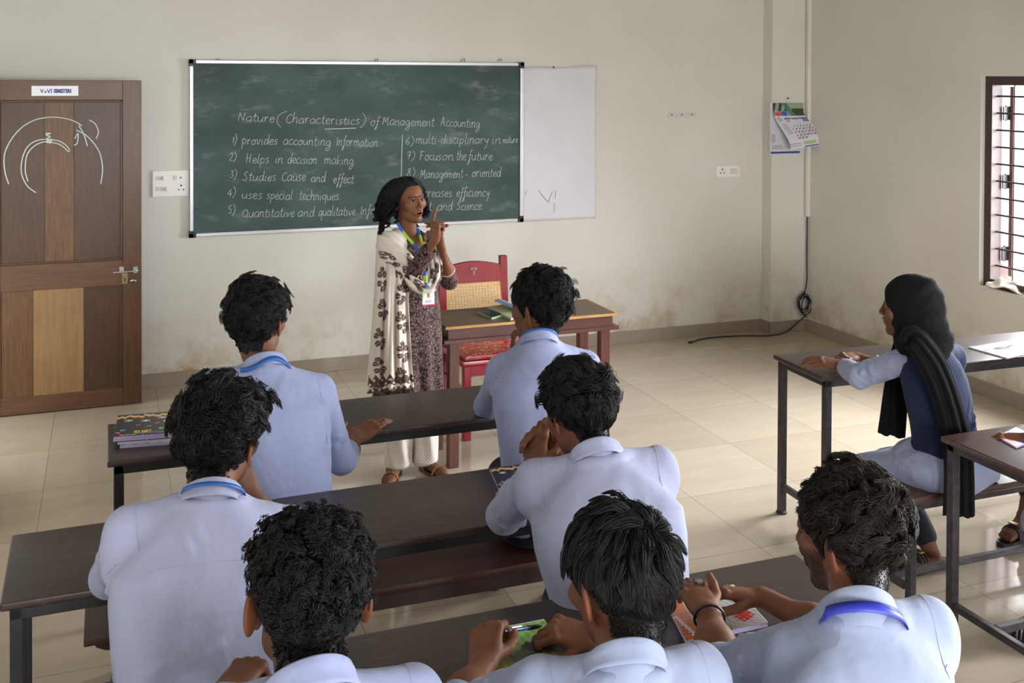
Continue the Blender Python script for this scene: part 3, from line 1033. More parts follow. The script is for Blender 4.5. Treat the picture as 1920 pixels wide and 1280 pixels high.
md = o.modifiers.new('thickness', 'SOLIDIFY')
md.thickness = .006
MB().box((bx0 - .02, -1.70, .42), (bx1 + .02, -1.235, .455), .012).build('seat', plain('red_patterned_seat', lin(158, 20, 28), .22), ch, angle=50)
mm = NT('red_white_cushion')
v = mm.coord((1, 1, 1))
mm.col(mm.ramp(mm.n('TexVoronoi', Scale=26.0).outputs['Distance'], [(.1, lin(206, 186, 186)), (.34, lin(206, 186, 186)), (.36, lin(176, 14, 24)), (.9, lin(176, 14, 24))]))
mm.set(rough=.3)
MB().box((bx0 + .0, -1.69, .455), (bx1 - .0, -1.26, .486), .014, seg=4).build('seat_cushion', mm.m, ch, angle=60)
m = MB().poly([(bx0, -1.69, .42), (bx1, -1.69, .42), (bx1, -1.69, .35), (bx1 - .05, -1.69, .365), (bx0 + .05, -1.69, .365), (bx0, -1.69, .35)], (0, .03, 0))
m.build('front_apron', M_REDPL2, ch)
for x in (bx0 + .016, bx1 - .016):
    MB().box((x - .024, -1.695, 0), (x + .024, -1.655, .43), .006).build('front_leg', M_REDPL2, ch)
    MB().box((x - .014, -1.66, .25), (x + .014, -1.25, .28), .004).build('side_rail', M_REDPL2, ch)
# ---------------------------------------------------------------- implicit modelling: smooth unions of tapered limbs, meshed on a fine lattice
nrm = lambda a: np.asarray(a, float) / (np.linalg.norm(a) + 1e-12)


class Vol:
    def __init__(s, lo, hi, h):
        s.o = np.asarray(lo, float)
        s.h = h
        s.n = np.ceil((np.asarray(hi, float) - s.o) / h).astype(int) + 1
        s.d = np.full(s.n, 1.0, np.float32)
        s.ax = [(s.o[i] + h * np.arange(s.n[i])).astype(np.float32) for i in range(3)]

    def sub(s, lo, hi, m):
        a = np.clip(np.floor((np.asarray(lo) - m - s.o) / s.h).astype(int), 0, s.n)
        b = np.clip(np.ceil((np.asarray(hi) + m - s.o) / s.h).astype(int) + 1, 0, s.n)
        if np.any(b <= a):
            return None
        sl = tuple(slice(a[i], b[i]) for i in range(3))
        X, Y, Z = (s.ax[i][sl[i]].reshape([-1 if j == i else 1 for j in range(3)]) for i in range(3))
        return sl, X, Y, Z

    def add(s, prim, k=.01):
        lo, hi, fn = prim
        r = s.sub(lo, hi, k + 3 * s.h)
        if r is None:
            return s
        sl, X, Y, Z = r
        b = fn(X, Y, Z).astype(np.float32)
        a = s.d[sl]
        if k > 0:
            t = np.clip(.5 + .5 * (b - a) / k, 0, 1)
            s.d[sl] = b + (a - b) * t - k * t * (1 - t)
        else:
            s.d[sl] = np.minimum(a, b)
        return s

    def cut(s, prim, k=.005):
        lo, hi, fn = prim
        r = s.sub(lo, hi, k + 3 * s.h)
        if r is None:
            return s
        sl, X, Y, Z = r
        b = -fn(X, Y, Z).astype(np.float32)
        a = s.d[sl]
        t = np.clip(.5 - .5 * (b - a) / k, 0, 1)
        s.d[sl] = b + (a - b) * t + k * t * (1 - t)
        return s

    def mesh(s):
        """Naive surface nets."""
        D = s.d
        S = D < 0
        nx, ny, nz = D.shape
        cnt = np.zeros((nx - 1, ny - 1, nz - 1), np.int8)
        offs = [(i, j, k) for i in (0, 1) for j in (0, 1) for k in (0, 1)]
        for i, j, k in offs:
            cnt += S[i:nx - 1 + i, j:ny - 1 + j, k:nz - 1 + k]
        act = (cnt > 0) & (cnt < 8)
        I, J, K = np.nonzero(act)
        vid = np.full(act.shape, -1, np.int32)
        vid[I, J, K] = np.arange(len(I))
        val = {o: D[I + o[0], J + o[1], K + o[2]] for o in offs}
        acc = np.zeros((len(I), 3))
        num = np.zeros(len(I))
        for a in offs:
            for ax in range(3):
                if a[ax] == 0:
                    b = tuple(1 if q == ax else a[q] for q in range(3))
                    va, vb = val[a], val[b]
                    m = (va < 0) != (vb < 0)
                    t = np.where(m, va / np.where(m, va - vb, 1), 0)
                    for q in range(3):
                        acc[:, q] += np.where(m, a[q] + (t if q == ax else 0), 0)
                    num += m
        V = np.stack([I, J, K], 1) + acc / num[:, None]
        V = s.o + V * s.h
        quads = []
        for ax in range(3):
            o1, o2 = [(1, 2), (2, 0), (0, 1)][ax]
            sl0 = [slice(1, -1)] * 3
            sl0[ax] = slice(0, -1)
            sl1 = [slice(1, -1)] * 3
            sl1[ax] = slice(1, None)
            A, B = S[tuple(sl0)], S[tuple(sl1)]
            E = np.stack(np.nonzero(A != B), 1)
            if len(E) == 0:
                continue
            fl = A[tuple(E.T)]
            g = E + np.array([0 if q == ax else 1 for q in range(3)])
            c = []
            for d1, d2 in ((-1, -1), (0, -1), (0, 0), (-1, 0)):
                h = g.copy()
                h[:, o1] += d1
                h[:, o2] += d2
                c.append(vid[tuple(h.T)])
            q = np.stack(c, 1)
            q[~fl] = q[~fl][:, ::-1]
            quads.append(q)
        q = np.concatenate(quads)
        q = q[(q >= 0).all(1)]
        a, b, c = V[q[:, 0]], V[q[:, 1]], V[q[:, 2]]
        if np.einsum('ij,ij->i', np.cross(b - a, c - a), a - V.mean(0)).sum() < 0:
            q = q[:, ::-1]
        return V, q


def cone(a, b, ra, rb):
    a, b = np.asarray(a, float), np.asarray(b, float)
    r = max(ra, rb)
    ba = b - a
    L2 = max(ba @ ba, 1e-9)

    def fn(X, Y, Z):
        px, py, pz = X - a[0], Y - a[1], Z - a[2]
        t = np.clip((px * ba[0] + py * ba[1] + pz * ba[2]) / L2, 0, 1)
        return np.sqrt((px - t * ba[0]) ** 2 + (py - t * ba[1]) ** 2 + (pz - t * ba[2]) ** 2) - (ra + (rb - ra) * t)
    return np.minimum(a, b) - r, np.maximum(a, b) + r, fn


def flatcone(a, b, ra, rb, N, s):
    """Tapered limb squashed by s along N."""
    a, b = np.asarray(a, float), np.asarray(b, float)
    N = nrm(N)
    r = max(ra, rb)
    ba = b - a
    ba_ = ba + N * (ba @ N) * (1 / s - 1)
    L2 = max(ba_ @ ba_, 1e-9)

    def fn(X, Y, Z):
        px, py, pz = X - a[0], Y - a[1], Z - a[2]
        q = (px * N[0] + py * N[1] + pz * N[2]) * (1 / s - 1)
        px, py, pz = px + q * N[0], py + q * N[1], pz + q * N[2]
        t = np.clip((px * ba_[0] + py * ba_[1] + pz * ba_[2]) / L2, 0, 1)
        return (np.sqrt((px - t * ba_[0]) ** 2 + (py - t * ba_[1]) ** 2 + (pz - t * ba_[2]) ** 2) - (ra + (rb - ra) * t)) * (.5 + .5 * s)
    return np.minimum(a, b) - r, np.maximum(a, b) + r, fn


def ell(c, r, R=None):
    c, r = np.asarray(c, float), np.asarray(r, float)
    m = r.max()
    R = np.eye(3) if R is None else R

    def fn(X, Y, Z):
        p = (X - c[0], Y - c[1], Z - c[2])
        q = [(p[0] * R[0, i] + p[1] * R[1, i] + p[2] * R[2, i]) / r[i] for i in range(3)]
        k0 = np.sqrt(q[0] ** 2 + q[1] ** 2 + q[2] ** 2)
        k1 = np.sqrt((q[0] / r[0]) ** 2 + (q[1] / r[1]) ** 2 + (q[2] / r[2]) ** 2) + 1e-9
        return k0 * (k0 - 1) / k1
    return c - m, c + m, fn


def rbox(c, h, rd, R=None):
    c, h = np.asarray(c, float), np.asarray(h, float)
    m = np.linalg.norm(h) + rd
    R = np.eye(3) if R is None else R

    def fn(X, Y, Z):
        p = (X - c[0], Y - c[1], Z - c[2])
        q = [np.abs(p[0] * R[0, i] + p[1] * R[1, i] + p[2] * R[2, i]) - h[i] for i in range(3)]
        o = np.sqrt(sum(np.maximum(x, 0) ** 2 for x in q))
        return o + np.minimum(np.maximum(np.maximum(q[0], q[1]), q[2]), 0) - rd
    return c - m, c + m, fn


def loft(keys, lat0, lat1, n=2.4):
    """Body trunk: keys = [(centre, half width, half depth)...] from bottom to top, superelliptic sections, side axis turning from lat0 to lat1."""
    C = np.array([k[0] for k in keys], float)
    hw = np.array([k[1] for k in keys])
    hd = np.array([k[2] for k in keys])
    U = nrm(C[-1] - C[0])
    L = (C[-1] - C[0]) @ U
    tk = (C - C[0]) @ U / L
    off = C - C[0] - np.outer(tk * L, U)
    l0 = nrm(lat0 - U * (lat0 @ U))
    l1 = nrm(lat1 - U * (lat1 @ U))
    f0, f1 = np.cross(U, l0), np.cross(U, l1)
    m = max(hw.max(), hd.max()) + np.abs(off).max()

    def fn(X, Y, Z):
        p = (X - C[0][0], Y - C[0][1], Z - C[0][2])
        s = p[0] * U[0] + p[1] * U[1] + p[2] * U[2]
        t = np.clip(s / L, 0, 1)
        zo = s - t * L
        q = [p[i] - s * U[i] - np.interp(t, tk, off[:, i]) for i in range(3)]
        x = sum(q[i] * (l0[i] + (l1[i] - l0[i]) * t) for i in range(3))
        y = sum(q[i] * (f0[i] + (f1[i] - f0[i]) * t) for i in range(3))
        w, d = np.interp(t, tk, hw), np.interp(t, tk, hd)
        k = (np.abs(x / w) ** n + np.abs(y / d) ** n) ** (1 / n)
        dd = (k - 1) * np.minimum(w, d)
        return np.where(np.abs(zo) > 1e-6, np.sqrt(np.maximum(dd + .02, 0) ** 2 + zo ** 2) - .02, dd)
    return C.min(0) - m, C.max(0) + m, fn


def vnormals(V, Fq):
    a, b, c, d = (V[Fq[:, i]] for i in range(4))
    n = np.cross(c - a, d - b)
    N = np.zeros_like(V)
    for i in range(4):
        for ax in range(3):
            N[:, ax] += np.bincount(Fq[:, i], n[:, ax], len(V))
    return N / (np.linalg.norm(N, axis=1, keepdims=True) + 1e-12)


def wnoise(V, scale, seed, octaves=3):
    """Smooth pseudo-noise from sums of plane waves, about -1..1."""
    rng = np.random.RandomState(seed)
    out = np.zeros(len(V))
    amp = 1.0
    tot = 0
    for o in range(octaves):
        for _ in range(5):
            k = rng.normal(size=3)
            k *= scale * (2 ** o) / np.linalg.norm(k)
            out += amp * np.sin(V @ k + rng.uniform(0, 6.28)) / 2.2
        tot += amp
        amp *= .5
    return out / tot


def smooth01(x, a, b):
    t = np.clip((x - a) / (b - a), 0, 1)
    return t * t * (3 - 2 * t)


def segdist(V, a, b):
    a, b = np.asarray(a), np.asarray(b)
    ba = b - a
    t = np.clip((V - a) @ ba / (ba @ ba), 0, 1)
    return np.linalg.norm(V - a - t[:, None] * ba, axis=1), t


def rot(axis, ang):
    return np.array(Matrix.Rotation(ang, 3, Vector(axis)))


def merge(parts):
    Vs, Fs, Cs, o = [], [], [], 0
    for V, Fq, c in parts:
        Vs.append(V)
        Fs.append(Fq + o)
        Cs.append(c)
        o += len(V)
    return np.concatenate(Vs), np.concatenate(Fs), np.concatenate(Cs)


# ---------------------------------------------------------------- heads
SKIN = np.array(lin(108, 72, 53)[:3])


def hairline(phi):
    """Height of the hair edge around the head (phi 0 = face, pi = nape), local metres."""
    return np.interp(np.abs(phi), [0, .55, .85, 1.12, 1.35, 1.62, 1.95, 2.4, 3.15], [.082, .078, .05, .0, -.018, .022, -.03, -.068, -.082])


def make_head(R, c, neck, h=.0025, skin=SKIN, mouth=0.0, beard=0.0, female=False, hair=True, brow=1.0, jaw=1.0, ear=1.0):
    """Returns world verts, quads, colours plus head-local verts and normals."""
    lo, hi = np.array([-.105, -.135, -.16]), np.array([.105, .135, .15])
    sc_ = np.linalg.norm(R[:, 0])
    nl = R.T @ (np.asarray(neck) - c) / sc_ ** 2
    lo = np.minimum(lo, nl - .075)
    hi = np.maximum(hi, nl + .075)
    v = Vol(lo, hi, h)
    v.add(ell((0, -.018, .035), (.074, .094, .083)), 0)
    v.add(ell((0, .022, -.022), (.064 if not female else .061, .066, .088)), .03)
    v.add(cone((-.046 * jaw, .005, -.062), (-.014, .062, -.096), .017 - .003 * female, .016), .03)
    v.add(cone((.046 * jaw, .005, -.062), (.014, .062, -.096), .017 - .003 * female, .016), .03)
    v.add(ell((0, .07, -.098), (.02, .016, .015)), .02)
    for s in (-1, 1):
        v.add(ell((s * .044, .056, -.020 if female else -.018), (.022, .022, .018) if not female else (.026, .025, .026)), .02)
        bw_ = .008 if not female else .0035
        v.add(cone((s * .014, .084 if female else .088, .025), (s * .046, .069, .026), bw_, bw_), .015)
    for s in (-1, 1):
        v.cut(ell((s * .031, .094, .004), (.017, .016, .011) if not female else (.0165, .0145, .0095)), .012 if not female else .008)
        v.add(ell((s * .031, .0715, .004), (.0125, .0125, .0125)), .001)
        # lids
        v.add(cone((s * .019, .083, .011), (s * .043, .078, .011), .0032, .003), .004)
        v.add(cone((s * .021, .083, -.004), (s * .042, .078, -.004), .0025, .0025), .004)
    nf = .0045 if female else 0
    v.add(cone((0, .09 - nf, .016), (0, .108 - nf, -.022), .0075 - nf * .3, .009 - nf * .3), .012)
    v.add(ell((0, .108 - nf, -.027), (.0105, .010, .009)), .006)
    for s in (-1, 1):
        v.add(ell((s * .0115, .099 - nf, -.031), (.0075, .009, .0065)), .006)
        v.cut(ell((s * .007, .103 - nf, -.0375), (.0032, .005, .003)), .002)
    # lips, open by `mouth`
    v.add(ell((0, .082, -.058), (.03, .014, .02)), .015)
    v.add(cone((-.02, .084, -.0555 + mouth * .2), (0, .0945, -.053 + mouth * .2), .004, .0052), .006)
    v.add(cone((.02, .084, -.0555 + mouth * .2), (0, .0945, -.053 + mouth * .2), .004, .0052), .006)
    v.add(cone((-.017, .084, -.0635 - mouth), (.017, .084, -.0635 - mouth), .0045, .0045), .006)
    v.add(cone((-.006, .0905, -.0645 - mouth), (.006, .0905, -.0645 - mouth), .0062, .0062), .006)
    if mouth:
        v.cut(ell((0, .092, -.0595 - mouth * .45), (.0175, .026, .003 + mouth * .62)), .003)
        v.add(rbox((0, .0785, -.0545), (.012, .004, .0045), .002), .001)
    else:
        v.cut(ell((0, .099, -.0595), (.021, .010, .0013)), .002)
    for s in (-1, 1):   # ears
        Re = rot((0, 0, 1), s * .55) @ rot((1, 0, 0), -.12)
        v.add(ell((s * (.084 + .035 * (ear - 1)), -.016, -.004), np.array([.0065, .019, .033]) * ear, Re), .006)
        v.add(ell((s * .077, .0, -.028), (.006, .009, .011), Re), .006)
        v.cut(ell((s * .091, -.006, .0), (.0055, .010, .019), Re), .004)
    v.add(cone((0, -.022, -.05), nl, .056 if not female else .047, .050 if not female else .045), .025)
    V, Fq = v.mesh()
    N = vnormals(V, Fq)
    x, y, z = V.T
    col = np.tile(skin, (len(V), 1)) * (1 + .06 * wnoise(V, 60, 3)[:, None])
    ears = (np.abs(x) > .07) & (np.abs(y + .008) < .035) & (np.abs(z + .004) < .042)
    col[ears] *= np.array([1.12, .92, .88])
    phi = np.arctan2(np.abs(x), y + .018)
    hl = hairline(phi) + .004 * wnoise(V, 180, 9)
    scalp = (z > hl) & ~(ears & (np.abs(x) > .078)) & ~((y > .07) & (z < .07))
    if hair:
        w = smooth01(z - hl, -.004, .006) * ~(ears & (np.abs(x) > .079)) * ~((y > .075) & (z < .07))
        col += (np.array([.010, .008, .007]) - col) * w[:, None] * .95
    if beard:
        bw = smooth01(-z - .03 + .03 * smooth01(np.abs(x), .045, .062), 0, .02) * smooth01(y, -.01, .02) * smooth01(z, -.13, -.105)
        bw = bw * np.clip(.8 + .45 * wnoise(V, 700, 4, 2), 0, 1)
        col += (np.array([.014, .011, .010]) - col) * (bw * beard)[:, None]
    lip = ((np.abs(x) < .023) & (y > .078) & (np.abs(z + .06 + mouth * .4) < .0125 + mouth * .75) & ((z > -.0585 + mouth * .1) | (z < -.06)))
    lipd = np.minimum(np.abs(z + .0535 - mouth * .2), np.abs(z + .0645 + mouth))
    lip &= lipd < (.0062 - 8 * x * x)
    col[lip] = skin * np.array([1.12, .72, .74])
    if mouth:
        inn = (np.abs(x) < .0165) & (np.abs(z + .0595 + mouth * .45) < .002 + mouth * .62) & (y < .089) & (y > .05)
        col[inn] = (.03, .01, .01)
        tooth = inn & (z > -.0602) & (y > .07)
        col[tooth] = (.62, .58, .52)
    for s in (-1, 1):
        ey = np.linalg.norm(V - np.array([s * .031, .0715, .004]), axis=1) < .0134
        ey &= (z < .0098) & (z > -.0022) & (y > .0755)
        col[ey] = (.30, .275, .25) if female else (.10, .085, .075)
        ir = ey & (((x - s * .031 - .002) ** 2 + (z - .0042) ** 2) < .0074 ** 2)
        col[ir] = (.012, .008, .006)
        lash = (np.abs(z - .0108) < .0026) & (y > .072) & (np.abs(x - s * .031) < .0135)
        col[lash] = (.015, .01, .01)
        bz = (.0235 - 9.0 * (x - s * .026) ** 2) if not female else (.0262 - 7.0 * (x - s * .026) ** 2 - .02 * np.maximum(.02 - s * x, 0))
        br = (np.abs(z - bz) < .0034 * brow) & (s * x > .009) & (s * x < .052) & (y > .05)
        col[br] = (.018, .013, .011)
    return V @ R.T + c, Fq, np.clip(col, 0, 1), V, N, scalp


# ---------------------------------------------------------------- hair
def strand_tubes(P, r, taper=.65, flat=1.0, seed=0):
    """P (n, m, 3) centre lines -> three-sided hair locks."""
    n, m, _ = P.shape
    T_ = np.gradient(P, axis=1)
    T_ /= np.linalg.norm(T_, axis=2, keepdims=True) + 1e-12
    rng = np.random.RandomState(seed)
    ref = rng.normal(size=(n, 1, 3))
    e1 = np.cross(T_, ref)
    e1 /= np.linalg.norm(e1, axis=2, keepdims=True) + 1e-12
    e2 = np.cross(T_, e1)
    rr = (np.asarray(r).reshape(-1, 1) * (1 - taper * np.linspace(0, 1, m) ** 1.5))[:, :, None]
    ring = [P + (e1 * math.cos(a) + e2 * math.sin(a) * flat) * rr for a in (0, 2.0944, 4.18879)]
    V = np.stack(ring, 2).reshape(-1, 3)
    base = (np.arange(n)[:, None, None] * m + np.arange(m - 1)[None, :, None]) * 3
    k = np.arange(3)[None, None, :]
    a = base + k
    b = base + (k + 1) % 3
    q = np.stack([a, b, b + 3, a + 3], -1).reshape(-1, 4)
    return V, q


def grow_hair(V, N, scalp, R, c, n=5000, top=.05, side=.03, nape=.012, curl=.004, freq=160, clumps=260, cw=.6, lift=1.0,
              comb=(0, .3, 0), grav=.2, r=.0009, m=9, seed=0, shell=.016, whorl=None, spread=.5, lay=.3, vol=.02):
    """Locks grown from the scalp vertices, gathered in clumps and curled; returns world mesh (shell + locks)."""
    rng = np.random.RandomState(seed)
    idx = np.nonzero(scalp)[0]
    roots = V[rng.choice(idx, n)] + rng.normal(size=(n, 3)) * .0012
    nn = roots - np.array([0, -.018, .03])
    nn = nn / np.array([.074, .094, .083]) ** 2
    nn /= np.linalg.norm(nn, axis=1, keepdims=True)
    phi = np.arctan2(np.abs(roots[:, 0]), roots[:, 1] + .018)
    hgt = roots[:, 2] - hairline(phi)
    ln = np.where(np.abs(phi) > 2.0, np.interp(hgt, [0, .05, .11], [nape, side * 1.05, top]), np.interp(hgt, [0, .03, .07], [side * .8, side, top]))
    ln *= rng.uniform(.75, 1.2, n)
    eard = np.linalg.norm((np.abs(roots[:, 0])[:, None] * [[1, 0, 0]] + roots[:, 1:2] * [[0, 1, 0]] + roots[:, 2:] * [[0, 0, 1]]) - np.array([.078, -.008, .0]), axis=1)
    near = smooth01(eard, .030, .075)
    ln *= .15 + .85 * near
    ci = rng.choice(n, clumps)
    d = ((roots[:, None, :] - roots[ci][None]) ** 2).sum(2)
    own = ci[d.argmin(1)]
    cl = rng.normal(size=(n, 3))
    if whorl is not None:
        wv = roots - np.asarray(whorl)
        t = np.cross(nn, wv)
        t /= np.linalg.norm(t, axis=1, keepdims=True) + 1e-6
        cv = wv / (np.linalg.norm(wv, axis=1, keepdims=True) + 1e-6) * .75 + t * .65
        fade = smooth01(np.linalg.norm(wv, axis=1), .0, .02)[:, None]
        cmb = cv * fade + np.asarray(comb) * .4
    else:
        cmb = np.tile(np.asarray(comb, float), (n, 1))
    low_ = (1 - smooth01(hgt, .0, .05)) * (np.abs(phi) > 1.9)
    d0 = nn * lift * (1 - .75 * low_)[:, None] + cmb + np.array([0, 0, -1.0]) * (.9 * low_)[:, None] + spread * (.7 * cl[own] + .3 * cl) * .5
    d0[:, 2] -= .55 * smooth01(-nn[:, 2], -.5, .3)
    d0 /= np.linalg.norm(d0, axis=1, keepdims=True)
    P = np.zeros((n, m, 3))
    P[:, 0] = roots
    dr = d0.copy()
    ce = np.array([0, -.018, .033])
    rad = np.array([.077, .097, .087])
    lift_r = (vol / .085) * rng.uniform(.1, 1, n)[own] * np.clip(rng.normal(1, .2, n), .5, 1.4) * smooth01(hgt, -.005, .06) * (.15 + .85 * near) * (.5 + .5 * smooth01(roots[:, 2], .02, .09))
    for i in range(1, m):
        dr[:, 2] -= grav / m * 1.4
        dr += cmb * .12
        nq = (P[:, i - 1] - ce) / rad
        nq /= np.linalg.norm(nq, axis=1, keepdims=True)
        dr -= nq * (np.einsum('ij,ij->i', dr, nq) * lay)[:, None]
        dr /= np.linalg.norm(dr, axis=1, keepdims=True)
        p = P[:, i - 1] + dr * (ln / (m - 1))[:, None]
        q = (p - ce) / rad
        k = np.linalg.norm(q, axis=1)
        lim = 1.09 + lift_r * min(1, 2.5 * i / m)
        lim = 1 + (lim - 1) * smooth01(p[:, 2], -.09, -.01)
        inside = (k < lim) & (p[:, 2] > -.06)
        p = np.where(inside[:, None], ce + q / k[:, None] * lim[:, None] * rad, p)
        P[:, i] = p
    s = np.linspace(0, 1, m)
    w = (cw * s ** .8)[None, :, None]
    # pull every lock towards its clump leader, then wind it
    lead = P[own]
    P = P + (lead + (roots - roots[own])[:, None, :] * (1 - s * .8)[None, :, None] - P) * w
    ph = rng.uniform(0, 6.28, n)[own][:, None] + freq * s[None] * ln[own][:, None] + .5 * rng.normal(size=(n, 1))
    ax = d0[own]
    e1 = np.cross(ax, rng.normal(size=(n, 3))[own])
    e1 /= np.linalg.norm(e1, axis=1, keepdims=True) + 1e-9
    e2 = np.cross(ax, e1)
    am = (curl * np.minimum(1, 3 * s))[None, :] * rng.uniform(.7, 1.3, (n, 1))
    P = P + (e1[:, None] * np.cos(ph)[..., None] + e2[:, None] * np.sin(ph)[..., None]) * am[..., None]
    Vh, q = strand_tubes(P, r * rng.uniform(.7, 1.4, n), seed=seed)
    return Vh @ R.T + c, q


def hair_shell(V, Fq, N, scalp, th, R, c, seed=0, lump=.25):
    keep = scalp[Fq].all(1)
    phi = np.arctan2(np.abs(V[:, 0]), V[:, 1] + .018)
    hgt = V[:, 2] - hairline(phi)
    d = th * (.12 + .88 * smooth01(hgt, 0, .075)) * (1 + lump * wnoise(V, 130, seed))
    nn = V - np.array([0, -.018, .03])
    nn /= np.linalg.norm(nn, axis=1, keepdims=True)
    Vs = V + nn * d[:, None]
    used = np.unique(Fq[keep])
    mp = np.full(len(V), -1)
    mp[used] = np.arange(len(used))
    return Vs[used] @ R.T + c, mp[Fq[keep]]


# ---------------------------------------------------------------- hands
FING = [(-.0275, .090, .0092, (.043, .026, .021)), (-.0085, .095, .0094, (.047, .029, .022)), (.0105, .090, .0090, (.043, .027, .021)), (.028, .081, .0080, (.034, .021, .019))]


def hand_chains(curl, spread=(.0, .0, .0, .0), thumb=((-.75, .5, -.35), (-.35, .9, -.3), (-.1, 1, -.2))):
    """Finger joints of a right hand lying palm down: +Y along the fingers, +Z out of the back of the hand, thumb on -X."""
    ch = []
    for (x, y, r, ls), cu, sp in zip(FING, curl, spread):
        p = np.array([x, y, .002])
        pts = [p]
        a = 0
        for l, c in zip(ls, cu):
            a -= c
            d = np.array([math.sin(sp) * math.cos(a), math.cos(sp) * math.cos(a), math.sin(a)])
            p = p + d * l
            pts.append(p)
        ch.append((pts, [r * 1.02, r * 1.0, r * .9, r * .78]))
    p = np.array([-.022, .026, -.006])
    pts = [p]
    for d, l in zip(thumb, (.044, .034, .027)):
        p = p + nrm(d) * l
        pts.append(p)
    ch.append((pts, [.0145, .0115, .0105, .0085]))
    return ch


def make_arm(side, wrist, fdir, ndir, elbow, curl, spread=(.06, .0, -.05, -.12), thumb=((-.75, .5, -.35), (-.35, .9, -.3), (-.1, 1, -.2)), h=.0017, scale=1.0, skin=SKIN, slim=1.0, fore=None):
    """Hand and forearm as one skin; fdir = towards the fingers, ndir = out of the back of the hand."""
    Y = nrm(fdir)
    Z = nrm(np.asarray(ndir) - Y * (np.asarray(ndir) @ Y))
    X = np.cross(Y, Z)
    if side == 'L':
        X = -X
    R = np.stack([X, Y, Z], 1) * scale
    w = np.asarray(wrist, float)
    tf = lambda p: w + R @ np.asarray(p, float)
    ch = hand_chains(curl, spread, thumb)
    pts = np.array([tf(p) for c_ in ch for p in c_[0]] + [w, elbow])
    v = Vol(pts.min(0) - .06, pts.max(0) + .06, h)
    S = scale
    e = np.asarray(elbow, float)
    back = nrm(e - w)
    v.add(flatcone(w, e, .0285 * S * slim, .041 * slim, Z, .82), 0)
    v.add(ell(w + (e - w) * .62, (.037 * slim, .037 * slim, .04 * slim)), .05)
    # palm: four metacarpals, heel pads
    for x, y, r, _ in FING:
        v.add(flatcone(tf((x * .55, .004, 0)), tf((x, y, 0)), .0155 * S, .0118 * S, Z, .85), .010)
    v.add(ell(tf((-.02, .036, -.010)), np.array([.017, .03, .014]) * S, R / S), .014)
    v.add(ell(tf((.022, .036, -.007)), np.array([.013, .032, .012]) * S, R / S), .012)
    v.add(ell(tf((0, .052, 0)), np.array([.034, .045, .013]) * S, R / S), .008)
    nails = []
    for i, (p, rr) in enumerate(ch):
        q = [tf(a) for a in p]
        for a, b, ra, rb in zip(q, q[1:], rr, rr[1:]):
            v.add(cone(a, b, ra * S, rb * S), .0022 if i < 4 else .004)
        if i < 4:
            v.add(ell(q[0] + Z * .003 * S, np.full(3, .0098 * S)), .008)     # knuckle
            v.add(ell(q[1] , np.full(3, rr[1] * 1.08 * S)), .003)
        d = nrm(q[3] - q[2])
        ax = X if i < 4 else nrm(np.cross(d, Z))
        up = nrm(np.cross(np.cross(d, Z), d)) if i < 4 else nrm(Z * .4 - X * .6 - d * ((Z * .4 - X * .6) @ d))
        nails.append((q[3] + d * .001 * S + up * rr[3] * .78 * S, d, up))
    V, Fq = v.mesh()
    col = np.tile(skin, (len(V), 1)) * (1 + .07 * wnoise(V, 70, 5)[:, None])
    N = vnormals(V, Fq)
    pal = smooth01(-(N @ Z), .2, .9) * (np.linalg.norm(V - tf((0, .06, 0)), axis=1) < .13)
    col += (skin * np.array([1.45, 1.3, 1.25]) - col) * (pal * .6)[:, None]
    for p, rr in ch[:4]:       # darker creased knuckles
        for j in (0, 1, 2):
            dd = np.linalg.norm(V - tf(p[j]), axis=1)
            k = np.exp(-(dd / (.011 * S)) ** 2) * smooth01(N @ Z, 0, .6)
            col *= (1 - .22 * k)[:, None]
    for p, d, up in nails:
        q = V - p
        a = q @ d
        b = np.linalg.norm(q - np.outer(a, d), axis=1)
        k = (np.abs(a) < .0062 * S) & (b < .0058 * S) & (N @ up > .35)
        col[k] = skin * np.array([1.7, 1.55, 1.5])
    return V, Fq, np.clip(col, 0, 1)


# ---------------------------------------------------------------- cloth
def cloth_mat(name, c, rough=.8, weave=900, sheen=.15, var=.04):
    m = NT(name)
    v = m.coord()
    f = m.noise(v, 7, 5, .6)
    a = tuple(x * (1 - var) for x in c[:3]) + (1,)
    b = tuple(min(1, x * (1 + var)) for x in c[:3]) + (1,)
    m.col(m.ramp(f, [(.3, a), (.7, b)]))
    g = m.n('TexNoise', Scale=float(weave), Detail=2.0)
    m.l(v, g.inputs['Vector'])
    rg = m.math('ABSOLUTE', m.math('SUBTRACT', m.noise(m.coord((1, 1, .7), rot=(.4, .5, .3)), 11, 3, .5), .5))
    h = m.math('ADD', m.math('MULTIPLY', g.outputs['Fac'], .06), m.math('ADD', m.math('MULTIPLY', m.noise(m.coord((1, 1, .6)), 38, 4, .6), .3), m.math('MULTIPLY', rg, -1.6)))
    m.bump(h, .5, .010)
    m.set(rough=rough, sheen=sheen, spec=.25)
    return m.m


def fold_disp(V, folds, N):
    """Ridges with a valley on each side along short 3-D lines laid on the surface; folds = (a, b, height, width)."""
    d = np.zeros(len(V))
    for a, b, amp, w in folds:
        a, b = np.asarray(a), np.asarray(b)
        ba = b - a
        t = np.clip((V - a) @ ba / (ba @ ba), 0, 1)
        q = V - a - t[:, None] * ba
        h = np.einsum('ij,ij->i', q, N)
        r2 = np.maximum((q ** 2).sum(1) - h ** 2, 0)
        x = r2 / w ** 2
        d += amp * (1 - x) * np.exp(-x * .7) * np.sin(np.pi * np.clip(t * .92 + .08, 0, 1)) ** .7 * ((h > -.02) & (h < .09))
    return d


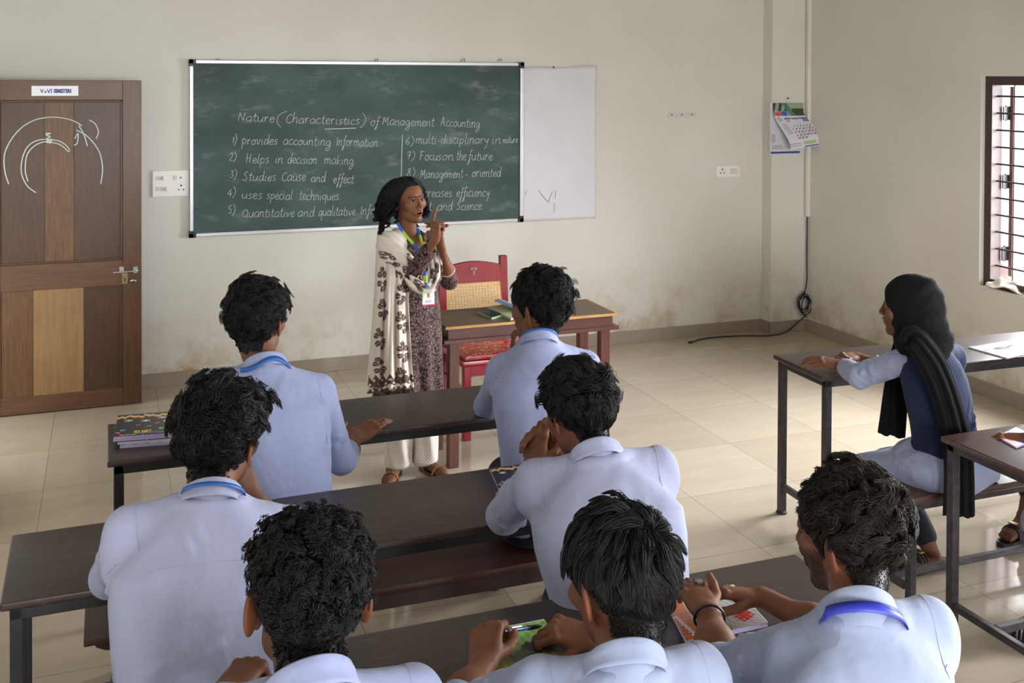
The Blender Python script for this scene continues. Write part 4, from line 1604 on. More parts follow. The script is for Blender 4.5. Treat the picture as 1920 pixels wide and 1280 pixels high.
def ring_ribbon(pts, up, width, th):
    """A flat band along pts, its width along up (per point), a thin closed strip."""
    pts, up = np.asarray(pts), np.asarray(up)
    T_ = np.gradient(pts, axis=0)
    T_ /= np.linalg.norm(T_, axis=1, keepdims=True) + 1e-9
    out = np.cross(T_, up)
    out /= np.linalg.norm(out, axis=1, keepdims=True) + 1e-9
    c = [pts + up * sa * width / 2 + out * sb * th / 2 for sa, sb in ((-1, -1), (1, -1), (1, 1), (-1, 1))]
    V = np.stack(c, 1).reshape(-1, 3)
    n = len(pts)
    b = np.arange(n - 1)[:, None] * 4
    k = np.arange(4)[None]
    q = np.stack([b + k, b + (k + 1) % 4, b + 4 + (k + 1) % 4, b + 4 + k], -1).reshape(-1, 4)
    q = np.concatenate([q, [[3, 2, 1, 0], [4 * n - 4, 4 * n - 3, 4 * n - 2, 4 * n - 1]]])
    return V, q


def grid_mesh(P):
    n, k = P.shape[:2]
    idx = np.arange(n * k).reshape(n, k)
    return P.reshape(-1, 3), np.stack([idx[:-1, :-1], idx[1:, :-1], idx[1:, 1:], idx[:-1, 1:]], -1).reshape(-1, 4)
# ---------------------------------------------------------------- people
M_SKIN = attr_mat('skin', .55, .16, sss=.0, bumpscale=320, bump=.06)
mh = NT('black_hair')
vh = mh.coord()
mh.col(mh.ramp(mh.noise(vh, 40, 3), [(.3, (.005, .0042, .004, 1)), (.75, (.011, .0092, .0085, 1))]))
mh.set(rough=.48, spec=.22)
M_HAIR = mh.m
mh2 = NT('brown_black_hair')
vh = mh2.coord()
mh2.col(mh2.ramp(mh2.noise(vh, 40, 3), [(.3, (.007, .0055, .005, 1)), (.75, (.020, .015, .012, 1))]))
mh2.set(rough=.5, spec=.2)
M_HAIRB = mh2.m
M_SHIRT = cloth_mat('pale_blue_shirt', lin(138, 145, 178))
M_SHIRTW = cloth_mat('washed_blue_white_shirt', lin(148, 152, 178))
M_SHIRTG = cloth_mat('grey_blue_shirt', lin(140, 149, 175))
M_TROU = cloth_mat('dark_trousers', lin(34, 36, 46))
M_TROUB = cloth_mat('black_trousers', lin(18, 18, 22))
M_SHOE = plain('brown_leather', lin(44, 30, 24), .45)
M_LAN = plain('blue_lanyard', lin(28, 84, 160), .5)
M_LANV = plain('violet_blue_lanyard', lin(40, 50, 168), .45)
UP = np.array([0, 0, 1.0])


def curve3(a, m, b, n):
    t = np.linspace(0, 1, n)[:, None]
    return (1 - t) ** 2 * a + 2 * t * (1 - t) * m + t * t * b


def headR(yaw, pitch=0., roll=0.):
    """yaw>0 turns the face to the left (anticlockwise from above), pitch>0 looks down, roll>0 tips to the right."""
    return rot((0, 0, 1), yaw) @ rot((1, 0, 0), -pitch) @ rot((0, 1, 0), roll)


def collar(name, neck, axis, fwd, mat, parent, ra=.064, rb=.064, stand=.036, fold=.036, flare=.006, tilt=.25, gap=.35):
    """Folded shirt collar standing round the neck, open at the front."""
    A = nrm(axis)
    Fd = nrm(fwd - A * (fwd @ A))
    Lt = np.cross(Fd, A)
    th = np.linspace(-math.pi + gap, math.pi - gap, 56)
    prof = [(.004, -.95), (-.002, .0), (-.003, .3), (-.001, .75), (.001, .97), (.006, 1.04), (.009, .97), (.010, .6), (.012, .1), (.013 + flare * .6, -.12)]
    P = np.zeros((len(th), len(prof), 3))
    for j, (dr, hz) in enumerate(prof):
        for i, t in enumerate(th):
            back = math.cos(t)           # 1 at the nape
            h = stand * hz * (1 if hz > 0 else fold / stand) * (.82 + .18 * back)
            r = dr + .003 * math.sin(5 * t + 3 * hz) * (hz < .9)
            P[i, j] = neck + Lt * math.sin(t) * (ra + r) - Fd * back * (rb + r) + A * (h - tilt * .035 * (1 - back))
    V, q = grid_mesh(P)
    o = np_mesh(name, V, q, mat, parent)
    md = o.modifiers.new('thickness', 'SOLIDIFY')
    md.thickness = .0022
    md.offset = 1
    return o, (neck, A, Fd, Lt, ra, rb, stand, tilt)


def lanyard(cinfo, chest, mat, parent, width=.017, level=.45, out=.017, wob=.0, name='lanyard', span=1.9):
    neck, A, Fd, Lt, ra, rb, stand, tilt = cinfo
    th = np.linspace(-span, span, 44)
    pts, ups = [], []
    for t in th:
        back = math.cos(t)
        h = stand * (level + wob * math.sin(3.3 * t + .6)) - tilt * .035 * (1 - back)
        pts.append(neck + Lt * math.sin(t) * (ra + out) - Fd * back * (rb + out) + A * h)
        ups.append(nrm(A + .25 * (pts[-1] - neck) / ra * -1))
    l, r = pts[0], pts[-1]
    tail = lambda p: [p + (chest - p) * s + Fd * .06 * math.sin(math.pi * s) for s in np.linspace(.12, 1, 8)]
    a = tail(l)[::-1]
    b = tail(r)
    pts = a + pts + b
    ups = [nrm(Lt + .3 * A)] * len(a) + ups + [nrm(-Lt + .3 * A)] * len(b)
    V, q = ring_ribbon(pts, ups, width, .0016)
    return np_mesh(name, V, q, mat, parent, smooth=False)


def seam_tube(bvh, origins, dirs, r, name, mat, parent):
    pts = []
    for o, d in zip(origins, dirs):
        hit = bvh.ray_cast(Vector(o), Vector(d))
        if hit[0] is not None:
            pts.append(np.array(hit[0]))
    if len(pts) > 4:
        P = np.array(pts)
        for _ in range(2):
            P[1:-1] = (P[:-2] + 2 * P[1:-1] + P[2:]) / 4
        m = MB().tube(P, r, 5)
        m.build(name, mat, parent, True)


REST = [(.25, .35, .2), (.22, .35, .2), (.25, .38, .22), (.3, .4, .25)]
FIST = [(1.2, 1.5, .9)] * 4
CURL = [(.7, .9, .5), (.75, .95, .5), (.8, 1.0, .55), (.85, 1.0, .6)]


def student(label, J, hd, mat, hair, arms, seed=0, cuff=(.3, .3), h=.0055, w=1.0, hunch=.03, skin=SKIN, beard=0., lan=None, group=None,
            cc=(0, 0), trousers=M_TROU, hairmat=None, feet=None, hipyaw=0.0, scap=.004, shl_r=.054, axt=0.0, headscale=1.0, colk={}, hsh=.0025, fold=1.0, lk={}, ear=1.0):
    rng = np.random.RandomState(seed)
    pel, neck, hc = (np.asarray(J[k], float) for k in ('pelvis', 'neck', 'head'))
    SH = {'L': np.asarray(J['shl']), 'R': np.asarray(J['shr'])}
    EL = {'L': np.asarray(J['ell']), 'R': np.asarray(J['elr'])}
    WR = {'L': np.asarray(J['wrl']), 'R': np.asarray(J['wrr'])}
    root = empty('person', (pel[0], pel[1], 0), 0, label, 'person', group)
    lat1 = nrm((SH['R'] - SH['L']) * np.array([1, 1, .6]))
    lat0 = np.array([math.cos(hipyaw), math.sin(hipyaw), 0])
    fw0 = np.cross(UP, lat0)
    fw1 = nrm(np.cross(UP, lat1))
    # ---- trunk of the shirt
    mid = (pel + neck) / 2 - fw1 * hunch * 2
    cv = curve3(pel, mid, neck, 9)
    hwk = np.array([.172, .163, .158, .162, .170, .178, .178, .130, .070]) * w
    hdk = np.array([.125, .116, .110, .108, .108, .108, .098, .078, .062]) * w
    keys = [(pel - UP * .075, .178 * w, .132 * w)] + [(cv[i], hwk[i], hdk[i]) for i in range(9)]
    ext = np.array([pel - UP * .2, neck + UP * .1] + [SH[s] for s in 'LR'] + [EL[s] for s in 'LR'] + [EL[s] + (WR[s] - EL[s]) * cuff[i] for i, s in enumerate('LR')])
    v = Vol(ext.min(0) - .13, ext.max(0) + .13, h)
    v.add(loft(keys, lat0, lat1, 2.8), 0)
    for i, s in enumerate('LR'):
        sh, e, wr = SH[s], EL[s], WR[s]
        v.add(cone(neck - UP * .018, sh + UP * .002, .046, shl_r * .95), .04)
        v.add(flatcone(cv[6] - fw1 * scap * .3, sh - UP * .05 - fw1 * scap, .08, .056, fw1, .8), .05)
        v.add(cone(sh, e, shl_r, .050), .005)
        ce = e + (wr - e) * cuff[i]
        v.add(cone(e, ce, .050, .0465), .016)
        d = nrm(ce - e)
        v.add(cone(ce - d * .036, ce - d * .006, .0505, .0515), .003)
    for i, s in enumerate('LR'):
        sh, e, wr = SH[s], EL[s], WR[s]
        ce = e + (wr - e) * cuff[i]
        d = nrm(ce - e)
        v.cut(cone(ce - d * .03, ce + d * .09, .0395, .0425), .002)
    ax = nrm(nrm(hc - neck) + UP * .6 + lat1 * axt)
    v.cut(cone(neck - ax * .01, neck + ax * .2, .052, .058), .006)
    V, Fq = v.mesh()
    N = vnormals(V, Fq)
    folds = []
    for i, s in enumerate('LR'):
        sh, e = SH[s], EL[s]
        pit = sh - UP * .10 - fw1 * .05 + (neck - sh) * .12
        for k in range(5):       # folds raying out of the armpit over the back
            t = rng.uniform(.05, .75)
            tgt = cv[int(1 + 5 * t)] - fw1 * .10 + (pit - cv[4]) * rng.uniform(-.15, .35)
            folds.append((pit + rng.normal(size=3) * .012, pit + (tgt - pit) * rng.uniform(.6, 1.0), rng.uniform(.003, .007) * fold, rng.uniform(.009, .015)))
        for k in range(6):       # sleeve folds towards the elbow
            d = nrm(e - sh)
            p = sh + (e - sh) * rng.uniform(.35, .9)
            sd = nrm(np.cross(d, rng.normal(size=3)))
            folds.append((p + sd * .05, p + d * .07 * rng.uniform(-1, 1) - sd * .03 + np.cross(d, sd) * .045, rng.uniform(.003, .0065) * fold, rng.uniform(.009, .014)))
        for k in range(3):
            p = neck + (sh - neck) * rng.uniform(.35, .8)
            folds.append((p + UP * .045, p - UP * .09 - fw1 * .1 + (neck - sh) * .3, rng.uniform(.001, .002) * fold, .013))
    for k in range(10):           # slack cloth at the waist
        c0 = cv[1] + UP * rng.uniform(-.06, .2)
        a = rng.uniform(-.9, .3)
        folds.append((c0 + lat0 * .17 * a - fw0 * .11, c0 + lat0 * .17 * (a + rng.uniform(.4, .9)) - fw0 * .11 + UP * rng.uniform(-.05, .07), rng.uniform(.003, .0065) * fold, rng.uniform(.011, .02)))
    V = V + N * (fold_disp(V, folds, N) + .0035 * wnoise(V, 16, seed, 3) + .0018 * wnoise(V * np.array([1, 1, .55]), 55, seed + 1, 2))[:, None]
    shirt = np_mesh('shirt', V, Fq, mat, root)
    bvh = BVHTree.FromPolygons([tuple(p) for p in V], [tuple(f) for f in Fq])
    # yoke and armhole seams
    Uax = nrm(neck - pel)
    yk = cv[7] - Uax * .012
    u = np.linspace(-.165, .165, 36) * w
    seam_tube(bvh, [yk + lat1 * a - fw1 * .4 - UP * (.018 * (a / .165) ** 2) for a in u], [fw1] * 36, .0011, 'yoke_seam', mat, shirt)
    for s in 'LR':
        sh, e = SH[s], EL[s]
        d = nrm(nrm(e - sh) + (lat1 if s == 'R' else -lat1) * 1.2)
        a = nrm(np.cross(d, UP))
        b = np.cross(d, a)
        o = sh - d * .012 - UP * .02
        ths = np.linspace(-.4, math.pi + .9, 30)
        sg = -1 if (np.cross(d, a) @ UP) < 0 else 1
        seam_tube(bvh, [o] * 30, [nrm(UP * math.sin(t) - fw1 * math.cos(t) * 1.0 - d * 0) for t in np.linspace(-.5, 1.9, 30)], .0011, 'armhole_seam', mat, shirt)
    ckw = dict(tilt=.5)
    ckw.update(colk)
    co, ci = collar('collar', neck + ax * .012 + fw1 * .004, ax, fw1, mat, shirt, **ckw)
    chest = cv[5] + fw1 * .135
    if lan:
        lkw = dict(level=.2, out=.0215)
        lkw.update(lk)
        lanyard(ci, chest, lan, root, **lkw)
    # ---- trousers, shoes
    hips = {s: pel + lat0 * (.09 if s == 'R' else -.09) - UP * .05 for s in 'LR'}
    knees, ank = {}, {}
    for i, s in enumerate('LR'):
        knees[s] = hips[s] + fw0 * .42 + lat0 * (.02 if s == 'R' else -.02) + UP * .0
        ank[s] = np.array([knees[s][0], knees[s][1], .09]) + fw0 * (-.04)
        if feet and s in feet:
            ank[s] = np.asarray(feet[s], float)
    pts = np.array(list(hips.values()) + list(knees.values()) + list(ank.values()))
    v = Vol(pts.min(0) - .14, pts.max(0) + .14, .010)
    v.add(ell(pel - UP * .03, (.165 * w, .13, .115)), 0)
    for s in 'LR':
        v.add(cone(hips[s], knees[s], .088, .068), .03)
        v.add(cone(knees[s], ank[s] - UP * .02, .066, .055), .02)
    Vt, Ft = v.mesh()
    np_mesh('trousers', Vt + vnormals(Vt, Ft) * (.004 * wnoise(Vt, 22, seed + 4))[:, None], Ft, trousers, root)
    for s in 'LR':
        a = ank[s]
        v = Vol(a - .2, a + .25, .007)
        v.add(flatcone(np.array([a[0], a[1], .035]) - fw0 * .05, np.array([a[0], a[1], .032]) + fw0 * .13, .038, .036, UP, .8), 0)
        v.add(cone(np.array([a[0], a[1], .04]), a, .036, .038), .02)
        v.cut(rbox(np.array([a[0], a[1], -.1]), (.3, .3, .1), .002), .001)
        Vs, Fs = v.mesh()
        np_mesh('shoe', Vs, Fs, M_SHOE, root)
    # ---- body: head and neck, hidden trunk, forearms and hands in one skin
    R = headR(*hd) * headscale
    hs = make_head(R, hc, neck - ax * .015 + fw1 * .012, hsh, skin, beard=beard, ear=ear)
    parts = [hs[:3]]
    v = Vol(ext.min(0) - .1, ext.max(0) + .1, .014)
    v.add(loft([(k[0], max(k[1] - .035, .04), max(k[2] - .035, .035)) for k in keys], lat0, lat1), 0)
    for s in 'LR':
        v.add(cone(neck - UP * .05, SH[s] - UP * .02, .03, .03), .02)
        v.add(cone(SH[s] - UP * .01, EL[s], .034, .034), .02)
    Vb, Fb = v.mesh()
    parts.append((Vb, Fb, np.tile(skin, (len(Vb), 1))))
    for s in 'LR':
        if s in arms:
            kw = dict(arms[s])
            fdir, nd = kw.pop('f'), kw.pop('n')
            parts.append(make_arm(s, WR[s], fdir, nd, EL[s], kw.pop('curl', REST), skin=skin * 1.12, **kw))
    Vb, Fb, Cb = merge(parts)
    body = np_mesh('body', Vb, Fb, M_SKIN, root, cols=Cb)
    hk = dict(hair)
    sh_t = hk.pop('shell', .016)
    lump = hk.pop('lump', .25)
    Va, Fa = hair_shell(hs[3], hs[1], hs[4], hs[5], sh_t, R, hc, seed, lump)
    Vh, Fh = grow_hair(hs[3], hs[4], hs[5], R, hc, seed=seed, **hk)
    np_mesh('hair', np.concatenate([Va, Vh]), np.concatenate([Fa, Fh + len(Va)]), hairmat or M_HAIR, root)
    return root, dict(cv=cv, fw=fw1, lat=lat1, R=R, hc=hc)


def LEN(nm, J):
    d = lambda a, b: round(float(np.linalg.norm(np.asarray(J[a]) - np.asarray(J[b]))), 3)
    print('JOINTS', nm, 'trunk', d('pelvis', 'neck'), 'shoulders', d('shl', 'shr'), 'armL', d('shl', 'ell'), d('ell', 'wrl'), 'armR', d('shr', 'elr'), d('elr', 'wrr'), 'head', d('neck', 'head'), {k: np.round(J[k], 2).tolist() for k in J})
WAVY = dict(n=9500, top=.07, side=.045, nape=.022, curl=.0075, freq=190, clumps=230, cw=.86, lift=.9, comb=(.1, .25, .0), grav=.2, r=.0011, shell=.007, lay=.4, m=14, vol=.030)
CURLY = dict(n=9500, top=.058, side=.032, nape=.014, curl=.0082, freq=330, clumps=330, cw=.9, lift=1.0, comb=(0, .1, 0), grav=.0, r=.0010, shell=.007, m=16, lump=.4, lay=.25, vol=.030)
TIGHT = dict(n=9500, top=.040, side=.012, nape=.006, curl=.0050, freq=430, clumps=450, cw=.85, lift=1.0, comb=(0, 0, 0), grav=0, r=.0009, shell=.006, m=14, lump=.4, lay=.2, vol=.016)
STRAIGHT = dict(n=9500, top=.055, side=.034, nape=.040, curl=.0022, freq=70, clumps=260, cw=.8, lift=.75, comb=(.1, .3, -.1), grav=.45, r=.0010, shell=.006, whorl=(.02, -.085, .09), spread=.8, lay=.45, m=11, vol=.022)
TOUSLED = dict(n=9500, top=.07, side=.04, nape=.024, curl=.0045, freq=120, clumps=250, cw=.82, lift=.8, comb=(-.2, .4, .1), grav=.2, r=.0010, shell=.006, spread=.8, lay=.35, m=12, vol=.026)
PV = lambda u, y, z=.57: np.array([W(u, 900, y=y)[0], y, z])

J1 = dict(pelvis=PV(535, -3.97), neck=W(497, 694, y=-3.83), head=W(484, 602, y=-3.72),
          shl=W(398, 722, y=-3.80), shr=W(598, 730, y=-3.80), ell=W(392, 855, y=-3.62), elr=W(640, 862, y=-3.76), wrl=W(470, 800, y=-3.42), wrr=W(664, 818, y=-3.575))
LEN('S1', J1)
student('student with wavy hair spreading one hand flat on the front desk', J1, (-.62, .05, .05), M_SHIRT, WAVY,
        dict(R=dict(f=W(730, 783, z=.774) - W(664, 818, y=-3.575), n=(-.12, -.22, 1), curl=[(.1, .42, .22), (.08, .38, .22), (.08, .38, .2), (.1, .34, .2)], scale=1.13, spread=(.30, .09, -.13, -.36), thumb=((-.9, .1, -.12), (-.85, .5, -.15), (-.6, .8, -.1))),
             L=dict(f=(.9, .4, 0), n=(0, 0, 1))), seed=11, w=1.05, headscale=1.05, cuff=(.35, .34), lan=M_LAN, lk=dict(wob=.25, level=.05))

J2 = dict(pelvis=PV(1025, -3.98), neck=W(1010, 650, y=-3.82), head=W(1008, 578, y=-3.70),
          shl=W(942, 693, y=-3.76), shr=W(1098, 683, y=-3.80), ell=W(916, 762, y=-3.50), elr=W(1085, 768, y=-3.55), wrl=W(962, 662, y=-3.48), wrr=W(1000, 735, y=-3.36))
LEN('S2', J2)
student('student with dense curly hair at the front desk, chin on his hand', J2, (.55, .06, -.06), M_SHIRT, CURLY,
        dict(L=dict(f=(.05, -.25, 1), n=(-.7, .5, .1), curl=CURL, scale=.95), R=dict(f=(-.95, .2, -.02), n=(0, 0, 1))), seed=22, hipyaw=-.28, headscale=1.05, cuff=(.5, .4), lan=M_LAN, lk=dict(level=.95, out=.010, width=.009, span=1.2), trousers=M_TROUB,
        colk=dict(stand=.034), feet=dict(L=(1.47, -3.36, .08)))

J3 = dict(pelvis=PV(368, -4.97), neck=W(393, 945, y=-4.84), head=W(415, 822, y=-4.72),
          shl=W(243, 992, y=-4.83), shr=W(538, 988, y=-4.80), ell=W(205, 1082, y=-4.58), elr=W(560, 1035, y=-4.55), wrl=W(330, 1035, y=-4.42), wrr=W(470, 925, y=-4.55))
LEN('S3', J3)
student('student with thick wavy hair in a whitish shirt at the middle desk', J3, (-.62, .16, .10), M_SHIRTW, dict(WAVY, top=.085, side=.055, vol=.040),
        dict(R=dict(f=(-.35, -.1, .9), n=(.6, -.7, .1), curl=CURL, scale=.95), L=dict(f=(.9, .3, -.02), n=(0, 0, 1))), seed=33, w=1.18, headscale=1.05, cuff=(.34, .5), beard=.75, lan=M_LAN, lk=dict(level=.55, out=.0175, width=.010, span=1.15), h=.005)

J4 = dict(pelvis=PV(1180, -4.98), neck=W(1120, 866, y=-4.83), head=W(1082, 772, y=-4.70),
          shl=W(1005, 897, y=-4.74), shr=W(1232, 872, y=-4.83), ell=W(945, 968, y=-4.52), elr=W(1232, 985, y=-4.62), wrl=W(1000, 872, y=-4.44), wrr=W(1055, 850, y=-4.40))
LEN('S4', J4)
student('student leaning on the middle desk with fingers interlaced', J4, (.22, .22, -.12), M_SHIRTW, dict(TOUSLED, comb=(.1, .3, -.1), nape=.035, side=.03),
        dict(L=dict(f=(.25, .25, .95), n=(-.8, -.6, .2), curl=[(.5, .9, .5), (.6, 1.0, .5), (.7, 1.0, .5), (.8, 1.0, .5)]), R=dict(f=(-.75, .1, .6), n=(.2, .35, .9), curl=[(.5, .6, .4), (.6, .8, .5), (.8, .9, .5), (.9, 1.0, .5)], thumb=((-.4, .8, .3), (-.2, 1, .4), (-.1, 1, .3)))),
        seed=44, hipyaw=-.3, w=1.12, headscale=1.03, cuff=(.45, .35), h=.005, hunch=.045, lan=M_LAN, lk=dict(level=.7, out=.006, width=.006, span=.9))

J5 = dict(pelvis=PV(600, -5.86), neck=W(583, 1312, y=-5.76), head=W(575, 1122, y=-5.62),
          shl=W(420, 1350, y=-5.70), shr=W(772, 1305, y=-5.70), ell=W(355, 1400, y=-5.40), elr=W(768, 1445, y=-5.47), wrl=W(420, 1300, y=-5.26), wrr=W(670, 1370, y=-5.18))
LEN('S5', J5)
S5 = student('student with short tight curls and something pale behind his ear', J5, (-.03, .10, .04), M_SHIRT, TIGHT,
        dict(L=dict(f=(.62, .66, .12), n=(-.2, -.1, 1), curl=FIST), R=dict(f=(-.9, .3, 0), n=(0, 0, 1))), seed=55, headscale=1.06, ear=1.13, axt=-.22, h=.005, hsh=.002, colk=dict(stand=.038, tilt=.4), skin=SKIN * .72)

J6 = dict(pelvis=PV(1180, -5.86), neck=W(1172, 1266, y=-5.76), head=W(1160, 1088, y=-5.62),
          shl=W(1012, 1288, y=-5.66), shr=W(1312, 1262, y=-5.70), ell=W(850, 1345, y=-5.40), elr=W(1243, 1345, y=-5.41), wrl=W(905, 1246, y=-5.28), wrr=W(1110, 1195, y=-5.20))
LEN('S6', J6)
student('student with straight swirling hair holding a blue pen at the last desk', J6, (.22, .2, -.08), M_SHIRTG, STRAIGHT,
        dict(L=dict(f=(.40, .80, .35), n=(-.45, -.2, .85), curl=[(.75, .75, .35), (.8, .9, .4), (.95, 1.0, .5), (1.1, 1.1, .6)], thumb=((-.5, .75, -.55), (-.1, .9, -.45), (.1, 1, -.2))),
             R=dict(f=(-.86, .30, .22), n=(-.1, -.35, .95), curl=[(.85, 1.1, .5), (.9, 1.15, .6), (1.0, 1.2, .6), (1.1, 1.2, .6)], thumb=((-.55, .7, -.5), (-.3, .9, -.3), (0, 1, -.1)))),
        seed=66, headscale=1.1, cuff=(.25, .3), h=.005, hsh=.002)

J7 = dict(pelvis=PV(1650, -5.86), neck=W(1608, 1165, y=-5.76), head=W(1585, 1005, y=-5.62),
          shl=W(1486, 1222, y=-5.68), shr=W(1738, 1172, y=-5.76), ell=W(1352, 1258, y=-5.46), elr=W(1592, 1205, y=-5.44), wrl=W(1328, 1148, y=-5.30), wrr=W(1428, 1118, y=-5.22))
LEN('S7', J7)
S7 = student('bearded student with tousled hair and black wristband, hands folded', J7, (.36, .12, -.08), M_SHIRTG, dict(TOUSLED, side=.026, top=.066, nape=.042, lift=.95, curl=.0055, vol=.032),
        dict(L=dict(f=(.12, .9, .12), n=(-.05, -.1, 1), curl=[(.35, .75, .4), (.35, .8, .4), (.35, .8, .4), (.35, .8, .4)], spread=(.14, .03, -.09, -.2), thumb=((-.55, .8, .1), (-.2, 1, .15), (-.1, 1, .1))),
             R=dict(f=(-.85, .42, .05), n=(.1, .25, 1), curl=[(.4, .9, .5), (.4, .95, .5), (.45, .95, .5), (.5, .95, .5)], thumb=((-.5, .8, -.4), (-.2, 1, -.3), (-.1, 1, -.2)))),
        seed=77, headscale=1.03, cuff=(.06, .1), h=.005, hsh=.002, beard=.9, hairmat=M_HAIRB, lan=M_LANV, lk=dict(level=-.12, out=.0255, width=.022, span=1.1), skin=SKIN * 1.0)
# ---------------------------------------------------------------- the teacher
def long_hair(hs, R, c, n=7500, seed=5):
    """Shoulder-length wavy hair parted near the middle, falling behind the face."""
    V, N, scalp = hs[3], hs[4], hs[5]
    rng = np.random.RandomState(seed)
    idx = np.nonzero(scalp)[0]
    roots = V[rng.choice(idx, n)]
    m = 22
    part = .012
    sgn = np.where(roots[:, 0] > part, 1.0, -1.0)
    clumps = 260
    ci = rng.choice(n, clumps)
    d = ((roots[:, None] - roots[ci][None]) ** 2).sum(2)
    own = ci[d.argmin(1)]
    sgn = sgn[own]
    L = (.155 + .075 * smooth01(roots[:, 2], .0, .1))[own] * rng.uniform(.85, 1.15, n)[own] * rng.uniform(.85, 1.05, n)
    ce = np.array([0, -.018, .03])
    rad = np.array([.080, .098, .088])
    nn = (roots - ce) / rad
    nn /= np.linalg.norm(nn, axis=1, keepdims=True)
    lay = rng.uniform(.1, 1, n)[own]
    dr = nn * .35 + np.stack([sgn * .9, -.55 * np.ones(n), .1 * np.ones(n)], 1)
    dr /= np.linalg.norm(dr, axis=1, keepdims=True)
    P = np.zeros((n, m, 3))
    P[:, 0] = roots
    for i in range(1, m):
        s = i / m
        dr[:, 2] -= .16 + .25 * s
        dr[:, 1] -= .05 * (1 - s)
        dr[:, 0] += sgn * .02
        dr /= np.linalg.norm(dr, axis=1, keepdims=True)
        p = P[:, i - 1] + dr * (L / (m - 1))[:, None]
        q = (p - ce) / rad
        k = np.linalg.norm(q, axis=1)
        lim = 1.05 + .085 * lay * min(1, 3 * s)
        ins = (k < lim) & (p[:, 2] > -.03)
        p = np.where(ins[:, None], ce + q / k[:, None] * lim[:, None] * rad, p)
        # below the skull: keep off the neck and cheeks
        r2 = np.hypot(p[:, 0] / .085, (p[:, 1] + .03) / .085)
        low = (p[:, 2] <= -.03) & (r2 < 1.0 + .12 * lay)
        p[:, 0] = np.where(low, p[:, 0] / np.maximum(r2, .2) * (1.0 + .12 * lay), p[:, 0])
        p[:, 1] = np.where(p[:, 2] < .06, np.minimum(p[:, 1], .012 + .03 * smooth01(p[:, 2], -.02, .06)), p[:, 1])
        P[:, i] = p
    s = np.linspace(0, 1, m)
    w = (.82 * s ** .5)[None, :, None]
    lead = P[own]
    P = P + (lead + (roots - roots[own])[:, None] * (1 - .8 * s)[None, :, None] - P) * w
    ph = rng.uniform(0, 6.28, n)[own][:, None] + 150 * s[None] * L[own][:, None] + .3 * rng.normal(size=(n, 1))
    e1 = rng.normal(size=(n, 3))[own] * np.array([1, 1, .15])
    e1 /= np.linalg.norm(e1, axis=1, keepdims=True)
    e2 = np.cross(e1, np.array([0, 0, 1.0]))
    am = (.0145 * smooth01(s, .35, .9))[None] * rng.uniform(.6, 1.3, n)[own][:, None]
    P = P + (e1[:, None] * np.cos(ph)[..., None] + e2[:, None] * np.sin(ph)[..., None]) * am[..., None]
    Vh, q = strand_tubes(P, .0009 * rng.uniform(.7, 1.4, n), seed=seed, taper=.5)
    return Vh @ R.T + c, q


def petal_motif(U, Vv, cx, cy, s, n, a0, col, edge=(.60, .54, .48)):
    """Brown block-printed spray: broad paired leaves along a slanting stem, thin pale veins."""
    tilt = .35 * math.sin(5 * a0 + cx * 40)
    ct, st = math.cos(tilt), math.sin(tilt)
    DX, DY = U - cx, Vv - cy
    X_, Y_ = DX * ct + DY * st, -DX * st + DY * ct
    m = (np.abs(X_) < s * 1.2) & (np.abs(Y_) < s * 1.5)
    for bx, by, a, l, w in ((0, -.75, -1.57, .62, .30), (.05, -.35, -.65, .72, .34), (-.05, -.35, -2.5, .72, .34), (.05, .2, .25, .70, .34), (-.05, .2, 2.9, .70, .34), (0, .55, 1.57, .62, .28), (.1, .55, .9, .5, .24)):
        ca, sa = math.cos(a), math.sin(a)
        x = (X_ - bx * s) * ca + (Y_ - by * s) * sa - .5 * l * s
        y = -(X_ - bx * s) * sa + (Y_ - by * s) * ca
        k = (x / (.56 * l * s)) ** 2 + (y / (w * s * (1 + .5 * x / (l * s)))) ** 2
        ins = m & (k < 1)
        vein = (np.abs(y) < .018 * s) | ((k > .80) & (k < .9))
        tone = 1 + .35 * np.sin(400 * U + 300 * Vv) * np.sin(350 * Vv)
        col[ins & ~vein] = (BROWN * tone[..., None])[ins & ~vein]
        col[ins & vein] = edge


BROWN = np.array(lin(84, 62, 58)[:3])
CREAM = np.array(lin(208, 198, 186)[:3])
M_DUP = attr_mat('printed_cotton', .85, .2, bumpscale=260, bump=.25, sheen=.1)

mk = NT('dark_floral_print')
geo = mk.coord()
vo = mk.n('TexVoronoi', Scale=84.0)
mk.l(geo, vo.inputs['Vector'])
nz = mk.noise(geo, 120, 3, .6)
nz2 = mk.noise(geo, 34, 2, .5)
ff = mk.math('ADD', mk.math('MULTIPLY', vo.outputs['Distance'], 1.1), mk.math('MULTIPLY', mk.math('SUBTRACT', nz, .5), 1.1))
base = mk.ramp(ff, [(.16, lin(26, 22, 24)), (.34, lin(34, 27, 29)), (.40, lin(120, 82, 84)), (.47, lin(160, 132, 122)), (.54, lin(92, 58, 54)), (.64, lin(30, 24, 27)), (.9, lin(22, 19, 21))])
mk.col(mk.mix(mk.ramp(nz2, [(.52, (0, 0, 0, 1)), (.62, (1, 1, 1, 1))]), base, mk.mix(.5, base, lin(40, 28, 28))))
mk.set(rough=.8, sheen=.1, spec=.2)
M_KURTA = mk.m

